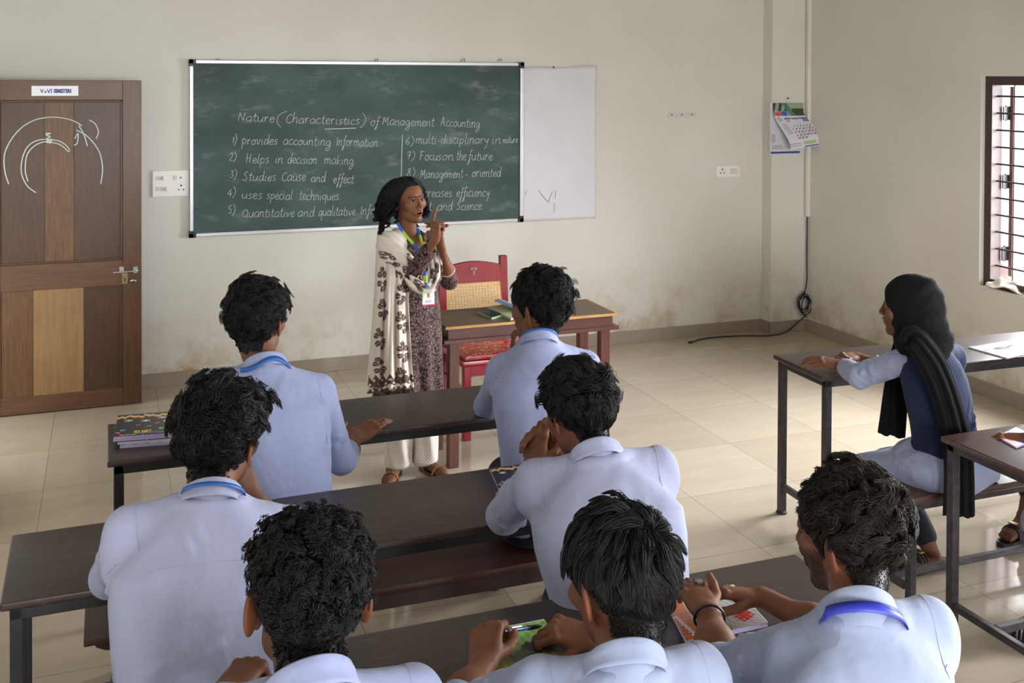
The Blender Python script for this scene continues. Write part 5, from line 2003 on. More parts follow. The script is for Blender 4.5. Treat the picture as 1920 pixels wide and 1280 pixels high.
md_ = NT('dotted_white_cotton')
gco = md_.n('Attribute', attribute_name='col')
sp_ = md_.n('SeparateXYZ')
md_.l(gco.outputs['Vector'], sp_.inputs[0])
xx = sp_.outputs['X']
a_ = md_.math('DIVIDE', md_.math('ADD', xx, sp_.outputs['Y']), .0175)
b_ = md_.math('DIVIDE', md_.math('SUBTRACT', xx, sp_.outputs['Y']), .0175)
fa = md_.math('SUBTRACT', md_.math('FRACT', a_), .5)
fb = md_.math('SUBTRACT', md_.math('FRACT', b_), .5)
rr = md_.math('ADD', md_.math('MULTIPLY', fa, fa), md_.math('MULTIPLY', fb, fb))
md_.col(md_.mix(md_.math('LESS_THAN', rr, .028), lin(206, 198, 188), lin(48, 36, 38)))
md_.set(rough=.85, spec=.2)
M_DOTS = md_.m


def teacher():
    TS = np.array(lin(116, 76, 55)[:3])
    neck = W(768, 437, y=-2.06)
    hc = W(766, 374, y=-2.09)
    shR, shL = W(731, 456, y=-2.12), W(806, 453, y=-2.02)
    elR, elL = W(763, 530, y=-2.22), W(842, 526, y=-2.14)
    wrR, wrL = W(815, 452, y=-2.36), W(829, 466, y=-2.30)
    pel = np.array([W(770, 600, y=-2.06)[0], -2.06, .86])
    print('JOINTS teacher', np.round([neck, hc, shR, shL, elR, elL, wrR, wrL], 2).tolist(), 'armR', np.linalg.norm(shR - elR), np.linalg.norm(elR - wrR), 'L', np.linalg.norm(shL - elL), np.linalg.norm(elL - wrL))
    root = empty('person', (pel[0], pel[1], 0), 0, 'woman teacher in dark printed dress and cream shawl raising one finger', 'person')
    lat = nrm((shL - shR) * np.array([1, 1, 0]))          # her right to her left as seen in the photo
    fwd = np.cross(lat, UP)                              # towards the class
    if fwd[1] > 0:
        fwd = -fwd
    # dress
    v = Vol(np.array([1.1, -2.6, .2]), np.array([1.95, -1.75, 1.55]), .0065)
    hem = np.array([W(769, 700, y=-2.06)[0], -2.06, .31])
    keys = [(hem, .208, .150), (hem + UP * .25, .190, .135), (pel - UP * .10, .178, .125), (pel + UP * .02, .165, .118), (pel + UP * .16, .145, .105),
            ((pel + UP * .30) * .5 + (neck - UP * .16) * .5, .152, .108), (neck - UP * .10, .145, .095), (neck - UP * .03, .085, .07), (neck, .062, .058)]
    v.add(loft(keys, lat, lat, 2.3), 0)
    for s in (-1, 1):      # bust
        v.add(ell(neck - UP * .20 + lat * s * .062 + fwd * .065, (.062, .055, .062)), .04)
    arms = []
    for sh, e, wr in ((shR, elR, wrR), (shL, elL, wrL)):
        ce = e + (wr - e) * (.78 if e is elR else .28)
        v.add(cone(neck - UP * .025, sh, .042, .046), .04)
        v.add(cone(sh, e, .052, .046), .012)
        v.add(cone(e, ce, .046, .036), .014)
        d = nrm(ce - e)
        v.cut(cone(ce - d * .02, ce + d * .06, .029, .031), .003)
    v.cut(ell(neck + UP * .03 + fwd * .035, (.062, .075, .075)), .006)
    V, Fq = v.mesh()
    N = vnormals(V, Fq)
    ang = np.arctan2((V - hem) @ fwd, (V - hem) @ lat)
    low = smooth01(-V[:, 2], -.95, -.35)
    V = V + N * (low * .010 * np.sin(9 * ang + .6) + .003 * wnoise(V, 22, 3))[:, None]
    kurta = np_mesh('dress', V, Fq, M_KURTA, root)
    # loose dotted trousers
    for px, y in ((745, -2.06), (797, -2.05)):
        x = W(px, 850, y=y)[0]
        v = Vol((x - .16, y - .18, .03), (x + .16, y + .18, .5), .0065)
        v.add(loft([(np.array([x, y, .062]), .068, .062), (np.array([x, y, .15]), .064, .062), (np.array([x, y, .30]), .062, .07), (np.array([x, y, .46]), .07, .08)], lat, lat, 2.1), 0)
        V, Fq = v.mesh()
        N = vnormals(V, Fq)
        a = np.arctan2(V[:, 1] - y, V[:, 0] - x)
        V = V + N * (.006 * np.sin(5 * a + 14 * V[:, 2]) * smooth01(V[:, 2], .04, .12) + .004 * wnoise(V, 26, int(px)))[:, None]
        np_mesh('trouser_leg', V, Fq, M_DOTS, root, cols=np.stack([.07 * a, V[:, 2], 0 * a], 1))
    # body: head, neck, chest, arms, feet
    R = headR(math.pi + .40, .02, .05) * .96
    hs = make_head(R, hc, neck - UP * .05, .0014, TS, mouth=.007, female=True, brow=.75, jaw=.84)
    parts = [hs[:3]]
    v = Vol(np.array([1.15, -2.5, .75]), np.array([1.9, -1.8, 1.5]), .009)
    v.add(loft([(k[0], max(k[1] - .03, .04), max(k[2] - .03, .035)) for k in keys[3:-1]], lat, lat), 0)
    v.add(ell(neck - UP * .055 + fwd * .02, (.085, .06, .05)), .03)
    for sh, e in ((shR, elR), (shL, elL)):
        v.add(cone(neck - UP * .05, sh - UP * .01, .03, .032), .02)
        v.add(cone(sh, e, .033, .03), .02)
    Vb, Fb = v.mesh()
    parts.append((Vb, Fb, np.tile(TS, (len(Vb), 1))))
    # pointing hand: index straight up, the rest curled; other hand open behind it
    toc = nrm(CAM - wrR)
    rt = nrm(np.cross(toc, UP)) * -1
    parts.append(make_arm('R', wrR, nrm(UP * .97 + rt * .05 - toc * .1), nrm(toc * .55 - rt * .75 + UP * .05), elR, [(.12, .12, .08), (1.35, 1.5, .8), (1.4, 1.5, .9), (1.45, 1.5, .9)], spread=(.06, 0, -.02, -.05),
                          thumb=((.0, .75, -.65), (.55, .6, -.55), (.8, .3, -.5)), h=.0015, scale=.9, skin=TS * 1.05, slim=.78))
    parts.append(make_arm('L', wrL, nrm(UP * .95 - rt * .2 - toc * .1), nrm(rt * .8 - toc * .3), elL, [(.35, .5, .3), (.4, .6, .3), (.5, .7, .3), (.6, .8, .4)], h=.0017, scale=.9, skin=TS * 1.05, slim=.78))
    for px, yy, dx in ((738, -2.07, -.35), (805, -2.06, .35)):
        x = W(px, 880, y=yy)[0]
        d = nrm(np.array([dx - .1, -1, 0]))
        a = np.array([x, yy, .055])
        v = Vol(a - .2, a + .2, .005)
        v.add(cone(a + UP * .06, a - UP * .01, .032, .034), 0)
        v.add(flatcone(a - UP * .018, a + d * .12 - UP * .028, .034, .036, UP, .6), .02)
        v.add(cone(a + d * .11 - UP * .03, a + d * .165 - UP * .034, .024, .014), .012)
        Vf, Ff = v.mesh()
        parts.append((Vf, Ff, np.tile(TS * .8, (len(Vf), 1))))
        v = Vol(np.array([x - .25, -2.3, .03]), np.array([x + .25, -1.85, 1.0]), .014)
        v.add(cone(pel + (np.array([x, yy, 0]) - pel) * [.8, .8, 0], a + UP * .03, .05, .028), 0)
        Vf, Ff = v.mesh()
        parts.append((Vf, Ff, np.tile(TS, (len(Vf), 1))))
        sd = np.cross(UP, d)
        m = MB()
        prof = [(-.06, .030), (-.05, .036), (0, .034), (.06, .040), (.12, .042), (.165, .030), (.18, .01)]
        pl_ = [a + d * t + sd * w_ for t, w_ in prof] + [a + d * t - sd * w_ for t, w_ in prof[::-1]]
        m.poly([(p[0], p[1], .002) for p in pl_], (0, 0, .014))
        sole = m.build('sandal', plain('gold_sandal', lin(120, 84, 42), .35, .5), root)
        m = MB()
        for t in (.10,):
            arc = [a + d * t + sd * .042 * math.cos(q) + UP * (-.042 + .044 * math.sin(q)) for q in np.linspace(.1, math.pi - .1, 12)]
            m.tube(arc, .0045, 8)
        m.build('strap', plain('gold_strap', lin(150, 112, 66), .35, .6), sole)
    Vb, Fb, Cb = merge(parts)
    # bindi
    bp = R @ np.array([0, .0905, .030]) + hc
    Cb[np.linalg.norm(Vb - bp, axis=1) < .0042] = (.05, .01, .01)
    np_mesh('body', Vb, Fb, attr_mat('teacher_skin', .5, .14, sss=.0, bumpscale=300, bump=.04), root, cols=Cb)
    Va, Fa = hair_shell(hs[3], hs[1], hs[4], hs[5], .008, R, hc, 3, .2)
    Vh, Fh = long_hair(hs, R, hc)
    np_mesh('hair', np.concatenate([Va, Vh]), np.concatenate([Fa, Fh + len(Va)]), M_HAIR, root)
    er = MB().lathe([(.001, -.007), (.006, -.004), (.0065, 0), (.005, .004), (.001, .006)], c=tuple(R @ np.array([.083, -.004, -.041]) + hc), sides=10).build('earring', plain('gold', lin(214, 170, 84), .25, 1.0), root, True)
    # bangle
    d = nrm(wrL - elL)
    pc = elL + (wrL - elL) * .34
    a = nrm(np.cross(d, [1, 0, 0]))
    b = np.cross(d, a)
    MB().tube([pc + (a * math.cos(t) + b * math.sin(t)) * .040 for t in np.linspace(0, 6.28, 24)[:-1]], .004, 8, closed=True).build('bangle', plain('pink_bangle', lin(206, 170, 170), .3), root, True)

    # ---- shawl: a wide fall over her right side, a wrap over the shoulders, a loop across the front
    def paint(P, Uu, Vv, seed, motifs, border=None):
        rng = np.random.RandomState(seed)
        col = np.tile(CREAM, (P.shape[0] * P.shape[1], 1)).reshape(P.shape[0], P.shape[1], 3).copy()
        col *= (1 + .03 * np.sin(Uu * 340) * np.sin(Vv * 340))[..., None]
        for (mx, my, s, n_, a0) in motifs:
            petal_motif(Uu, Vv, mx, my, s, n_, a0, col)
        if border is not None:
            zz = border
            tooth = .035 + .018 * np.abs(((Uu * 26) % 1) - .5) * 2
            k = (Vv > zz - tooth * 2.1) & (Vv < zz - tooth * .9) & (np.sin(150 * Uu) * np.sin(130 * Vv) > -.55)
            col[k] = BROWN
            k = (Vv > zz - .028) & (np.abs(((Uu * 34) % 1) - .5) * .05 < Vv - zz + .03)
            col[k] = BROWN * .9
        return col.reshape(-1, 3)

    nu, nv = 130, 330
    Uu, Vv = np.meshgrid(np.linspace(0, 1, nu), np.linspace(0, 1, nv), indexing='ij')
    vk = [0, .06, .18, .4, .7, 1]
    vd = [0, .1, .2, .28, .36, 1]
    pxL = np.interp(Vv, vk, [716, 710, 707, 704, 697, 689])
    pxR = np.interp(Vv, vk, [752, 764, 768, 766, 771, 776])
    pyv = np.interp(Vv, vk, [440, 448, 484, 560, 655, 738]) - 10 * Uu * smooth01(Vv, .8, 1) + 0 * Uu
    yb = np.interp(Vv, vd, [-2.00, -2.05, -2.10, -2.16, -2.18, -2.19])
    depth = yb - np.interp(Vv, vk, [.03, .06, .09, .08, .09, .09]) * np.sin(np.pi * np.clip(.12 + .75 * Uu, 0, 1)) - .02 * Uu
    fold = (np.sin(2 * np.pi * (3.2 * Uu + .25 * np.sin(3 * Vv)) + .8) + .5 * np.sin(2 * np.pi * 6.3 * Uu + 2 + 1.5 * Vv)) * .011 * (.25 + smooth01(Vv, .05, .5))
    # room position: x from the photo's silhouette, real depth round the body
    X0 = pxL + (pxR - pxL) * Uu
    d_ = CA[None, None] * ((X0 - 960) / F_PX)[..., None] - CB[None, None] * ((pyv - CY_PX) / F_PX)[..., None] + CD[None, None]
    t_ = (depth + fold - CAM[1]) / d_[..., 1]
    P = CAM + d_ * t_[..., None]
    um, vm = Uu * .24, Vv * .86
    mot = []
    rngm = np.random.RandomState(3)
    for r_ in range(6):
        for c_ in range(2):
            mot.append((.055 + .13 * c_ + rngm.uniform(-.012, .012), .12 + .145 * r_ + .07 * c_ + rngm.uniform(-.012, .012), .046, 5, rngm.uniform(0, 6)))
    cols = paint(P, um, vm, 1, mot, border=.86)
    V, q = grid_mesh(P)
    shawl = np_mesh('shawl', V, q, M_DUP, root, cols=cols)
    md = shawl.modifiers.new('thickness', 'SOLIDIFY')
    md.thickness = .003
    # back half of the fall, so the shawl closes round her side
    Pb = P[:40].copy()[::-1]
    Pb[..., 1] += np.linspace(.16, 0, 40)[:, None] * 1.0
    Pb[..., 0] += (np.sin(np.linspace(0, 1, 40) * math.pi * .5) * .0)[:, None]
    Pb[:, :, 0] = P[0:1, :, 0] + .02 * np.linspace(1, 0, 40)[:, None]
    Vb_, qb_ = grid_mesh(Pb)
    ob = np_mesh('shawl_back', Vb_, qb_, M_DUP, shawl, cols=np.tile(CREAM, (len(Vb_), 1)))
    # wrap over the shoulders
    v = Vol(np.array([1.15, -2.45, 1.0]), np.array([1.85, -1.85, 1.5]), .005)
    v.add(cone(neck + (shR - neck) * .55 - UP * .0, shR + UP * .0, .054, .058), 0)
    v.add(cone(shR, shR + (elR - shR) * .75, .060, .068), .02)
    v.add(cone(shR - UP * .03 + fwd * .02, neck - UP * .17 + fwd * .085 - lat * .055, .055, .035), .05)
    v.cut(ell(neck + UP * .05 + fwd * .03, (.066, .075, .085)), .01)
    V, Fq = v.mesh()
    N = vnormals(V, Fq)
    dd = V - neck
    V = V + N * (.0042 * np.sin(120 * (dd @ nrm(lat * .75 + UP * .6)) + 5 * np.sin(9 * dd[:, 2])) * smooth01(np.linalg.norm(dd, axis=1), .05, .12) + .003 * wnoise(V, 35, 8))[:, None]
    c_ = np.tile(CREAM, (len(V), 1))
    for (mx, mz, s, a0) in ((shR[0] - .02, shR[2] - .16, .055, .5), (shR[0] + .045, shR[2] - .08, .035, 1.2), (shR[0] - .05, shR[2] - .07, .034, 2.2), (shR[0] + .07, shR[2] - .17, .035, .2)):
        c3 = c_.reshape(-1, 1, 3)
        petal_motif(V[:, 0:1] + .6 * V[:, 1:2] - (.6 * (shR[1] - .05)), V[:, 2:3], mx, mz, s, 5, a0, c3)
        c_ = c3.reshape(-1, 3)
    np_mesh('shawl_wrap', V, Fq, M_DUP, shawl, cols=c_)
    # loop from her left shoulder, under the hands and back to the right side
    key = [W(800, 436, y=-2.06), W(811, 452, y=-2.16), W(814, 482, y=-2.235), W(815, 514, y=-2.26), W(803, 535, y=-2.27), W(783, 528, y=-2.28), W(770, 508, y=-2.25), W(752, 486, y=-2.17)]
    cl = catmull(key, 12)
    n_ = len(cl)
    k_ = 46
    Tn = np.gradient(cl, axis=0)
    Tn /= np.linalg.norm(Tn, axis=1, keepdims=True)
    toC = np.array([-.25, -.95, .15])
    sd = np.cross(Tn, toC)
    sd /= np.linalg.norm(sd, axis=1, keepdims=True)
    ss = np.linspace(-1, 1, k_)
    wv = np.interp(np.linspace(0, 1, n_), [0, .3, .6, 1], [.03, .034, .045, .045])
    P = cl[:, None] + sd[:, None] * (ss[None] * wv[:, None])[..., None] + toC * (.022 * (1 - ss[None] ** 2) + .007 * np.sin(9 * ss[None] + 2 * np.linspace(0, 6, n_)[:, None]))[..., None]
    um, vm = np.meshgrid(np.linspace(0, .3, n_), np.linspace(0, .1, k_), indexing='ij')
    V, q = grid_mesh(P)
    c3 = paint(P, um, vm, 2, [(.05, .05, .04, 5, 1), (.13, .03, .04, 5, 2), (.2, .07, .04, 5, .3), (.27, .04, .04, 5, .3)])
    o = np_mesh('shawl_loop', V, q, M_DUP, shawl, cols=c3)
    md = o.modifiers.new('thickness', 'SOLIDIFY')
    md.thickness = .004
    # lanyard and identity card
    GRN, BLU = np.array(lin(170, 200, 50)[:3]), np.array(lin(36, 96, 190)[:3])

    def band(pxs, y0, y1, name):
        t = np.linspace(0, 1, len(pxs))
        pts = catmull([W(u, v_, y=y0 + (y1 - y0) * a) for (u, v_), a in zip(pxs, t)], 8)
        V, q = ring_ribbon(pts, [nrm(np.cross(np.gradient(pts, axis=0)[i], toC)) for i in range(len(pts))], .015, .0014)
        s_ = np.repeat(np.linspace(0, 1, len(pts)), 4)
        c = np.where((np.sin(s_ * 9 + .5) > .1)[:, None], BLU, GRN)
        return np_mesh(name, V, q, attr_mat('printed_ribbon', .5), root, smooth=False, cols=c)
    band([(745, 418), (758, 438), (776, 458), (790, 478)], -2.145, -2.275, 'lanyard')
    band([(783, 428), (788, 444), (793, 462), (796, 478)], -2.165, -2.275, 'lanyard')
    band([(797, 508), (799, 524), (799, 540)], -2.305, -2.30, 'lanyard')
    c0, ex, ez = W(790, 538, y=-2.29), W(812.5, 536.5, y=-2.27) - W(790, 538, y=-2.29), W(791, 573, y=-2.29) - W(790, 538, y=-2.29)
    nn = nrm(np.cross(ez, ex))
    if nn[1] > 0: nn = -nn
    ub, vb = np.meshgrid(np.linspace(0, 1, 40), np.linspace(0, 1, 56), indexing='ij')
    col = np.tile(np.array(lin(226, 226, 232)[:3]), (40, 56, 1))
    col[vb < .24] = lin(70, 150, 200)[:3]
    col[(vb < .2) & (ub < .45)] = lin(150, 200, 90)[:3]
    col[(ub < .18) & (vb < .75) & (vb > .24) & (ub < .12 + .1 * np.sin(6 * vb))] = lin(150, 204, 120)[:3]
    col[(np.abs(ub - .5) < .17) & (np.abs(vb - .44) < .14)] = lin(196, 190, 196)[:3]
    col[(np.abs(ub - .5) < .13) & (np.abs(vb - .54) < .05)] = lin(200, 150, 60)[:3]
    col[((ub - .5) / .09) ** 2 + ((vb - .43) / .085) ** 2 < 1] = lin(40, 30, 28)[:3]
    col[((ub - .5) / .05) ** 2 + ((vb - .44) / .06) ** 2 < 1] = lin(160, 110, 84)[:3]
    for r_ in (.64, .69, .74, .79, .84):
        col[(np.abs(vb - r_) < .012) & (ub > .2) & (ub < .78 - .1 * math.sin(40 * r_))] = lin(120, 120, 140)[:3]
    col[vb > .93] = lin(206, 60, 80)[:3]
    P = c0 + ex * ub[..., None] + ez * vb[..., None] + nn * .004
    V, q = grid_mesh(P)
    o = np_mesh('identity_card', V, q, attr_mat('glossy_card', .2), root, smooth=False, cols=col.reshape(-1, 3))
    md = o.modifiers.new('thickness', 'SOLIDIFY')
    md.thickness = .003
    md.offset = -1


teacher()
# ---------------------------------------------------------------- girls in black headscarves and navy vests
M_SCARF = cloth_mat('black_scarf_cloth', lin(9, 9, 12), .95, sheen=.0)
M_VEST = cloth_mat('navy_vest_cloth', lin(28, 38, 66), .9, sheen=.03)
M_KAM = cloth_mat('pale_blue_tunic', lin(146, 154, 182))
M_NAVYT = cloth_mat('navy_trousers', lin(22, 24, 32))
M_SANDAL = plain('dark_brown_sandal', lin(52, 38, 32), .45)
M_SANDALB = plain('black_sandal', lin(24, 20, 20), .4)


def sandal(toe, heel, w, mat, parent, th=.022, strap=.62, name='sandal'):
    d = nrm(heel - toe)
    d[2] = 0
    sd = np.cross(UP, d)
    L = np.linalg.norm((heel - toe)[:2])
    prof = [(0, .30), (.04, .62), (.14, .92), (.3, 1.0), (.55, .82), (.8, .84), (.95, .72), (1.0, .5)]
    pts = [toe * [1, 1, 0] + d * L * t + sd * w * q for t, q in prof] + [toe * [1, 1, 0] + d * L * t - sd * w * q for t, q in prof[::-1]]
    m = MB().poly([(p[0], p[1], .002) for p in pts], (0, 0, th))
    so = m.build(name, mat, parent)
    c = toe * [1, 1, 0] + d * L * (1 - strap)
    m = MB()
    for o in (-.016, 0, .016):
        m.tube([c + d * o + sd * w * 1.02 * math.cos(q) + UP * (th + .050 * math.sin(q)) for q in np.linspace(0, math.pi, 14)], .0085, 8)
    m.build('strap', mat, so)
    b = MB().box((-.02, -.012, 0), (.02, .012, .006), .002, mat=frame_matrix(c + UP * (th + .058), tuple(sd), tuple(d), (0, 0, 1)))
    b.build('buckle', M_BRASSY, so)
    return so


def girl(label, J, hd, arms, seed, feet, tail=None, group=None, hipyaw=.35, skin=SKIN * 1.05, cuff=(.8, .8), slipper=M_SANDAL):
    pel, neck, hc = (np.asarray(J[k], float) for k in ('pelvis', 'neck', 'head'))
    SH = {'L': np.asarray(J['shl']), 'R': np.asarray(J['shr'])}
    EL = {'L': np.asarray(J['ell']), 'R': np.asarray(J['elr'])}
    WR = {'L': np.asarray(J['wrl']), 'R': np.asarray(J['wrr'])}
    root = empty('person', (pel[0], pel[1], 0), 0, label, 'person', group)
    lat1 = nrm((SH['R'] - SH['L']) * np.array([1, 1, .3]))
    lat0 = np.array([math.cos(hipyaw), math.sin(hipyaw), 0])
    fw0, fw1 = np.cross(UP, lat0), nrm(np.cross(UP, lat1))
    cv = curve3(pel, (pel + neck) / 2 - fw1 * .04, neck, 9)
    hwk = np.array([.165, .152, .145, .146, .150, .155, .150, .110, .06])
    hdk = np.array([.130, .118, .108, .106, .108, .106, .094, .072, .055])
    keys = [(pel - UP * .04, .172, .138)] + [(cv[i], hwk[i], hdk[i]) for i in range(9)]
    ext = np.array([pel - UP * .2, neck + UP * .1] + list(SH.values()))
    v = Vol(ext.min(0) - .16, ext.max(0) + .16, .006)
    v.add(loft(keys, lat0, lat1, 2.4), 0)
    for s in 'LR':
        v.add(cone(neck - UP * .02, SH[s] - lat1 * (.02 if s == 'R' else -.02), .044, .052), .04)
        v.add(cone(SH[s] - lat1 * (.022 if s == 'R' else -.022) + UP * .0, SH[s] - lat1 * (.035 if s == 'R' else -.035) - UP * .08, .05, .05), .03)
    V, Fq = v.mesh()
    N = vnormals(V, Fq)
    rng = np.random.RandomState(seed)
    folds = [(cv[2] + lat0 * .15 * a - fw0 * .1 + UP * rng.uniform(-.1, .1), cv[3] + lat0 * .15 * (a + .7) - fw0 * .1 + UP * rng.uniform(-.1, .1), .005, .014) for a in rng.uniform(-1, .3, 7)]
    np_mesh('vest', V + N * (fold_disp(V, folds, N) + .003 * wnoise(V, 17, seed))[:, None], Fq, M_VEST, root)
    # sleeves
    for i, s in enumerate('LR'):
        sh, e, wr = SH[s], EL[s], WR[s]
        ce = e + (wr - e) * cuff[i]
        pts = np.array([sh, e, ce])
        v = Vol(pts.min(0) - .1, pts.max(0) + .1, .005)
        v.add(cone(sh - lat1 * (.01 if s == 'R' else -.01), e, .053, .051), 0)
        v.add(cone(e, ce, .052, .040), .012)
        d = nrm(ce - e)
        v.add(cone(ce - d * .05, ce - d * .045, .046, .046), .006)
        v.cut(cone(ce - d * .02, ce + d * .08, .034, .036), .003)
        V, Fq = v.mesh()
        N = vnormals(V, Fq)
        folds = []
        for k in range(11):
            p = sh + (e - sh) * rng.uniform(.25, 1.0)
            dd = nrm(e - sh)
            sd = nrm(np.cross(dd, rng.normal(size=3)))
            folds.append((p + sd * .05, p + dd * .08 * rng.uniform(-1, 1) - sd * .03 + np.cross(dd, sd) * .04, rng.uniform(.002, .0042), rng.uniform(.010, .016)))
        np_mesh('sleeve', V + N * (fold_disp(V, folds, N) + .002 * wnoise(V, 45, seed))[:, None], Fq, M_KAM, root)
    # tunic skirt over the thighs
    hips = {s: pel + lat0 * (.085 if s == 'R' else -.085) - UP * .03 for s in 'LR'}
    kn = {s: np.asarray(feet[s][2], float) for s in 'LR'}
    pts = np.array(list(hips.values()) + list(kn.values()))
    v = Vol(pts.min(0) - .2, pts.max(0) + .2, .007)
    v.add(ell(pel - UP * .01, (.182, .16, .10)), 0)
    for s in 'LR':
        v.add(cone(hips[s], kn[s], .092, .074), .08)
    v.add(cone((hips['L'] + hips['R']) / 2, (kn['L'] + kn['R']) / 2 - UP * .02, .09, .072), .09)
    v.add(rbox(pel - fw0 * .13 - UP * .02, (.14, .012, .05), .02, np.stack([lat0, fw0, UP], 1)), .04)
    V, Fq = v.mesh()
    N = vnormals(V, Fq)
    folds = [(pel + lat0 * a - fw0 * .05 + UP * .06, pel + fw0 * .38 + lat0 * (a * 1.4 - .05) + UP * rng.uniform(-.03, .03), .006, .016) for a in (-.16, -.09, -.03, .05, .12)]
    np_mesh('tunic_skirt', V + N * (fold_disp(V, folds, N) + .004 * wnoise(V, 18, seed + 2))[:, None], Fq, M_KAM, root)
    # trousers
    v = Vol(np.minimum(pts.min(0), [np.asarray(feet[s][0]) for s in 'LR']).min(0) - .1, pts.max(0) + .1, .008)
    v = Vol(np.array([min(pts[:, 0].min(), *(feet[s][0][0] for s in 'LR')) - .14, min(pts[:, 1].min(), *(feet[s][0][1] for s in 'LR')) - .14, .02]), pts.max(0) + .16, .008)
    for s in 'LR':
        an = np.asarray(feet[s][0], float)
        v.add(cone(hips[s], kn[s] - UP * .02, .06, .055), .03)
        v.add(cone(kn[s] - UP * .02, an + (kn[s] - an) * .22, .062, .052), .02)
    V, Fq = v.mesh()
    np_mesh('trousers', V + vnormals(V, Fq) * (.004 * wnoise(V, 30, seed + 3))[:, None], Fq, M_NAVYT, root)
    # body
    R = headR(*hd)
    hs = make_head(R, hc, neck - UP * .03, .0022, skin, female=True, hair=True, jaw=.92)
    parts = [hs[:3]]
    v = Vol(ext.min(0) - .1, ext.max(0) + .1, .014)
    v.add(loft([(k[0], max(k[1] - .04, .03), max(k[2] - .04, .03)) for k in keys], lat0, lat1), 0)
    for s in 'LR':
        v.add(cone(neck - UP * .05, SH[s] - UP * .02, .028, .03), .02)
    Vb, Fb = v.mesh()
    parts.append((Vb, Fb, np.tile(skin, (len(Vb), 1))))
    v = Vol(np.array([pts[:, 0].min() - .25, pts[:, 1].min() - .25, .02]), pel + [.45, .6, .3], .016)
    for s in 'LR':
        v.add(cone(pel, hips[s], .05, .05), .02)
        v.add(cone(hips[s], kn[s] - UP * .03, .045, .036), .02)
        v.add(cone(kn[s] - UP * .03, np.asarray(feet[s][0], float), .034, .028), .02)
    Vb, Fb = v.mesh()
    parts.append((Vb, Fb, np.tile(skin, (len(Vb), 1))))
    for s in 'LR':
        kw = dict(arms[s])
        parts.append(make_arm(s, WR[s], kw.pop('f'), kw.pop('n'), EL[s], kw.pop('curl', REST), skin=skin * 1.1, scale=.92, slim=.82, **kw))
        an, toe = np.asarray(feet[s][0], float), np.asarray(feet[s][1], float)
        d = nrm((toe - an) * [1, 1, 0])
        heel = an - d * .035 - UP * .045
        v = Vol(np.minimum(an, toe) - .12, np.maximum(an, kn[s]) + .08, .004)
        v.add(cone(an + (kn[s] - an) * .3, an, .042, .031), 0)
        v.add(ell(heel, (.030, .030, .034)), .03)
        v.add(flatcone(an - UP * .03 + d * .02, toe - d * .05 + UP * .012, .036, .036, UP, .62), .03)
        v.add(ell(an + np.cross(UP, d) * .025 - UP * .005, (.012, .012, .013)), .012)
        v.add(ell(an - np.cross(UP, d) * .025 - UP * .005, (.012, .012, .013)), .012)
        sd = np.cross(UP, d)
        for q, l in zip((-.028, -.013, .001, .014, .025), (.0, .004, .002, -.004, -.012)):
            sg = 1 if s == 'R' else -1
            v.add(cone(toe - d * .055 + sd * q * sg + UP * .010, toe - d * (.012 - l) + sd * q * sg + UP * .008, .0095, .0085 if q > -.02 else .011), .004)
        Vf, Ff = v.mesh()
        parts.append((Vf, Ff, np.tile(skin * .98, (len(Vf), 1))))
        sandal(toe + d * .02, an - d * .085, .042, slipper, root)
    Vb, Fb, Cb = merge(parts)
    np_mesh('body', Vb, Fb, M_SKIN, root, cols=Cb)
    # headscarf: hood, neck wrap, back fall
    nl = R.T @ (neck - hc)
    v = Vol(np.array([-.17, -.21, -.27]), np.array([.17, .17, .17]), .004)
    v.add(ell((0, -.022, .033), (.098, .116, .100)), 0)
    v.add(cone((0, -.02, -.05), nl + np.array([0, .01, .01]), .090, .094), .04)
    v.add(cone((0, -.05, -.01), (0, -.105, -.12), .075, .050), .05)
    v.add(cone((0, -.105, -.12), (0.01, -.115, -.165), .055, .03), .04)
    v.add(ell(nl + np.array([0, .0, -.005]), (.125, .095, .05)), .05)
    v.cut(ell((0, .128, -.015), (.058, .085, .092)), .008)
    V, Fq = v.mesh()
    N = vnormals(V, Fq)
    x, y, z = V.T
    q_ = np.arctan2(z + .13, y - .09)
    f = np.sin(17 * q_ + 14 * np.abs(x) + 2 * np.sin(16 * z)) * .55 + .45 * np.sin(31 * q_ + 1.3 + 20 * np.abs(x))
    amp = .0046 * smooth01(.06 - y, .0, .05) * smooth01(np.abs(y - .03) + 1.2 * np.maximum(.02 - z, 0), .03, .13)
    V = V + N * (amp * f + .0015 * wnoise(V, 60, seed))[:, None]
    scarf = np_mesh('headscarf', V @ R.T + hc, Fq, M_SCARF, root)
    # free end falling down the back and one in front
    for ti, (key, wd, nf, th) in enumerate(tail or []):
        cl = catmull(key, 14)
        n, k = len(cl), 90
        t = np.linspace(0, 1, n)
        Tn = np.gradient(cl, axis=0)
        Tn /= np.linalg.norm(Tn, axis=1, keepdims=True)
        out = np.array(th)
        sd = np.cross(Tn, out)
        sd /= np.linalg.norm(sd, axis=1, keepdims=True)
        u = np.linspace(-1, 1, k)
        w_ = np.interp(t, np.linspace(0, 1, len(wd)), wd)
        rip = .007 * np.sin(nf * u[None] * 3.0 + 1.5 * np.sin(2.2 * t[:, None]) + .5) + .005 * np.sin(nf * 6.1 * u[None] + 2 * t[:, None]) + .003 * np.sin(nf * 11 * u[None] + 3 * np.sin(1.7 * t[:, None]))
        bow = .03 * (1 - u ** 2)[None]
        P = cl[:, None] + sd[:, None] * (u[None] * w_[:, None])[..., None] + out * (rip + bow * np.minimum(1, w_ / .07)[:, None])[..., None]
        P[-1, :, 2] -= .012 * np.abs(np.sin(nf * u * 1.3))
        V, q = grid_mesh(P)
        o = np_mesh('scarf_end', V, q, M_SCARF, scarf)
        md = o.modifiers.new('thickness', 'SOLIDIFY')
        md.thickness = .007
    return root


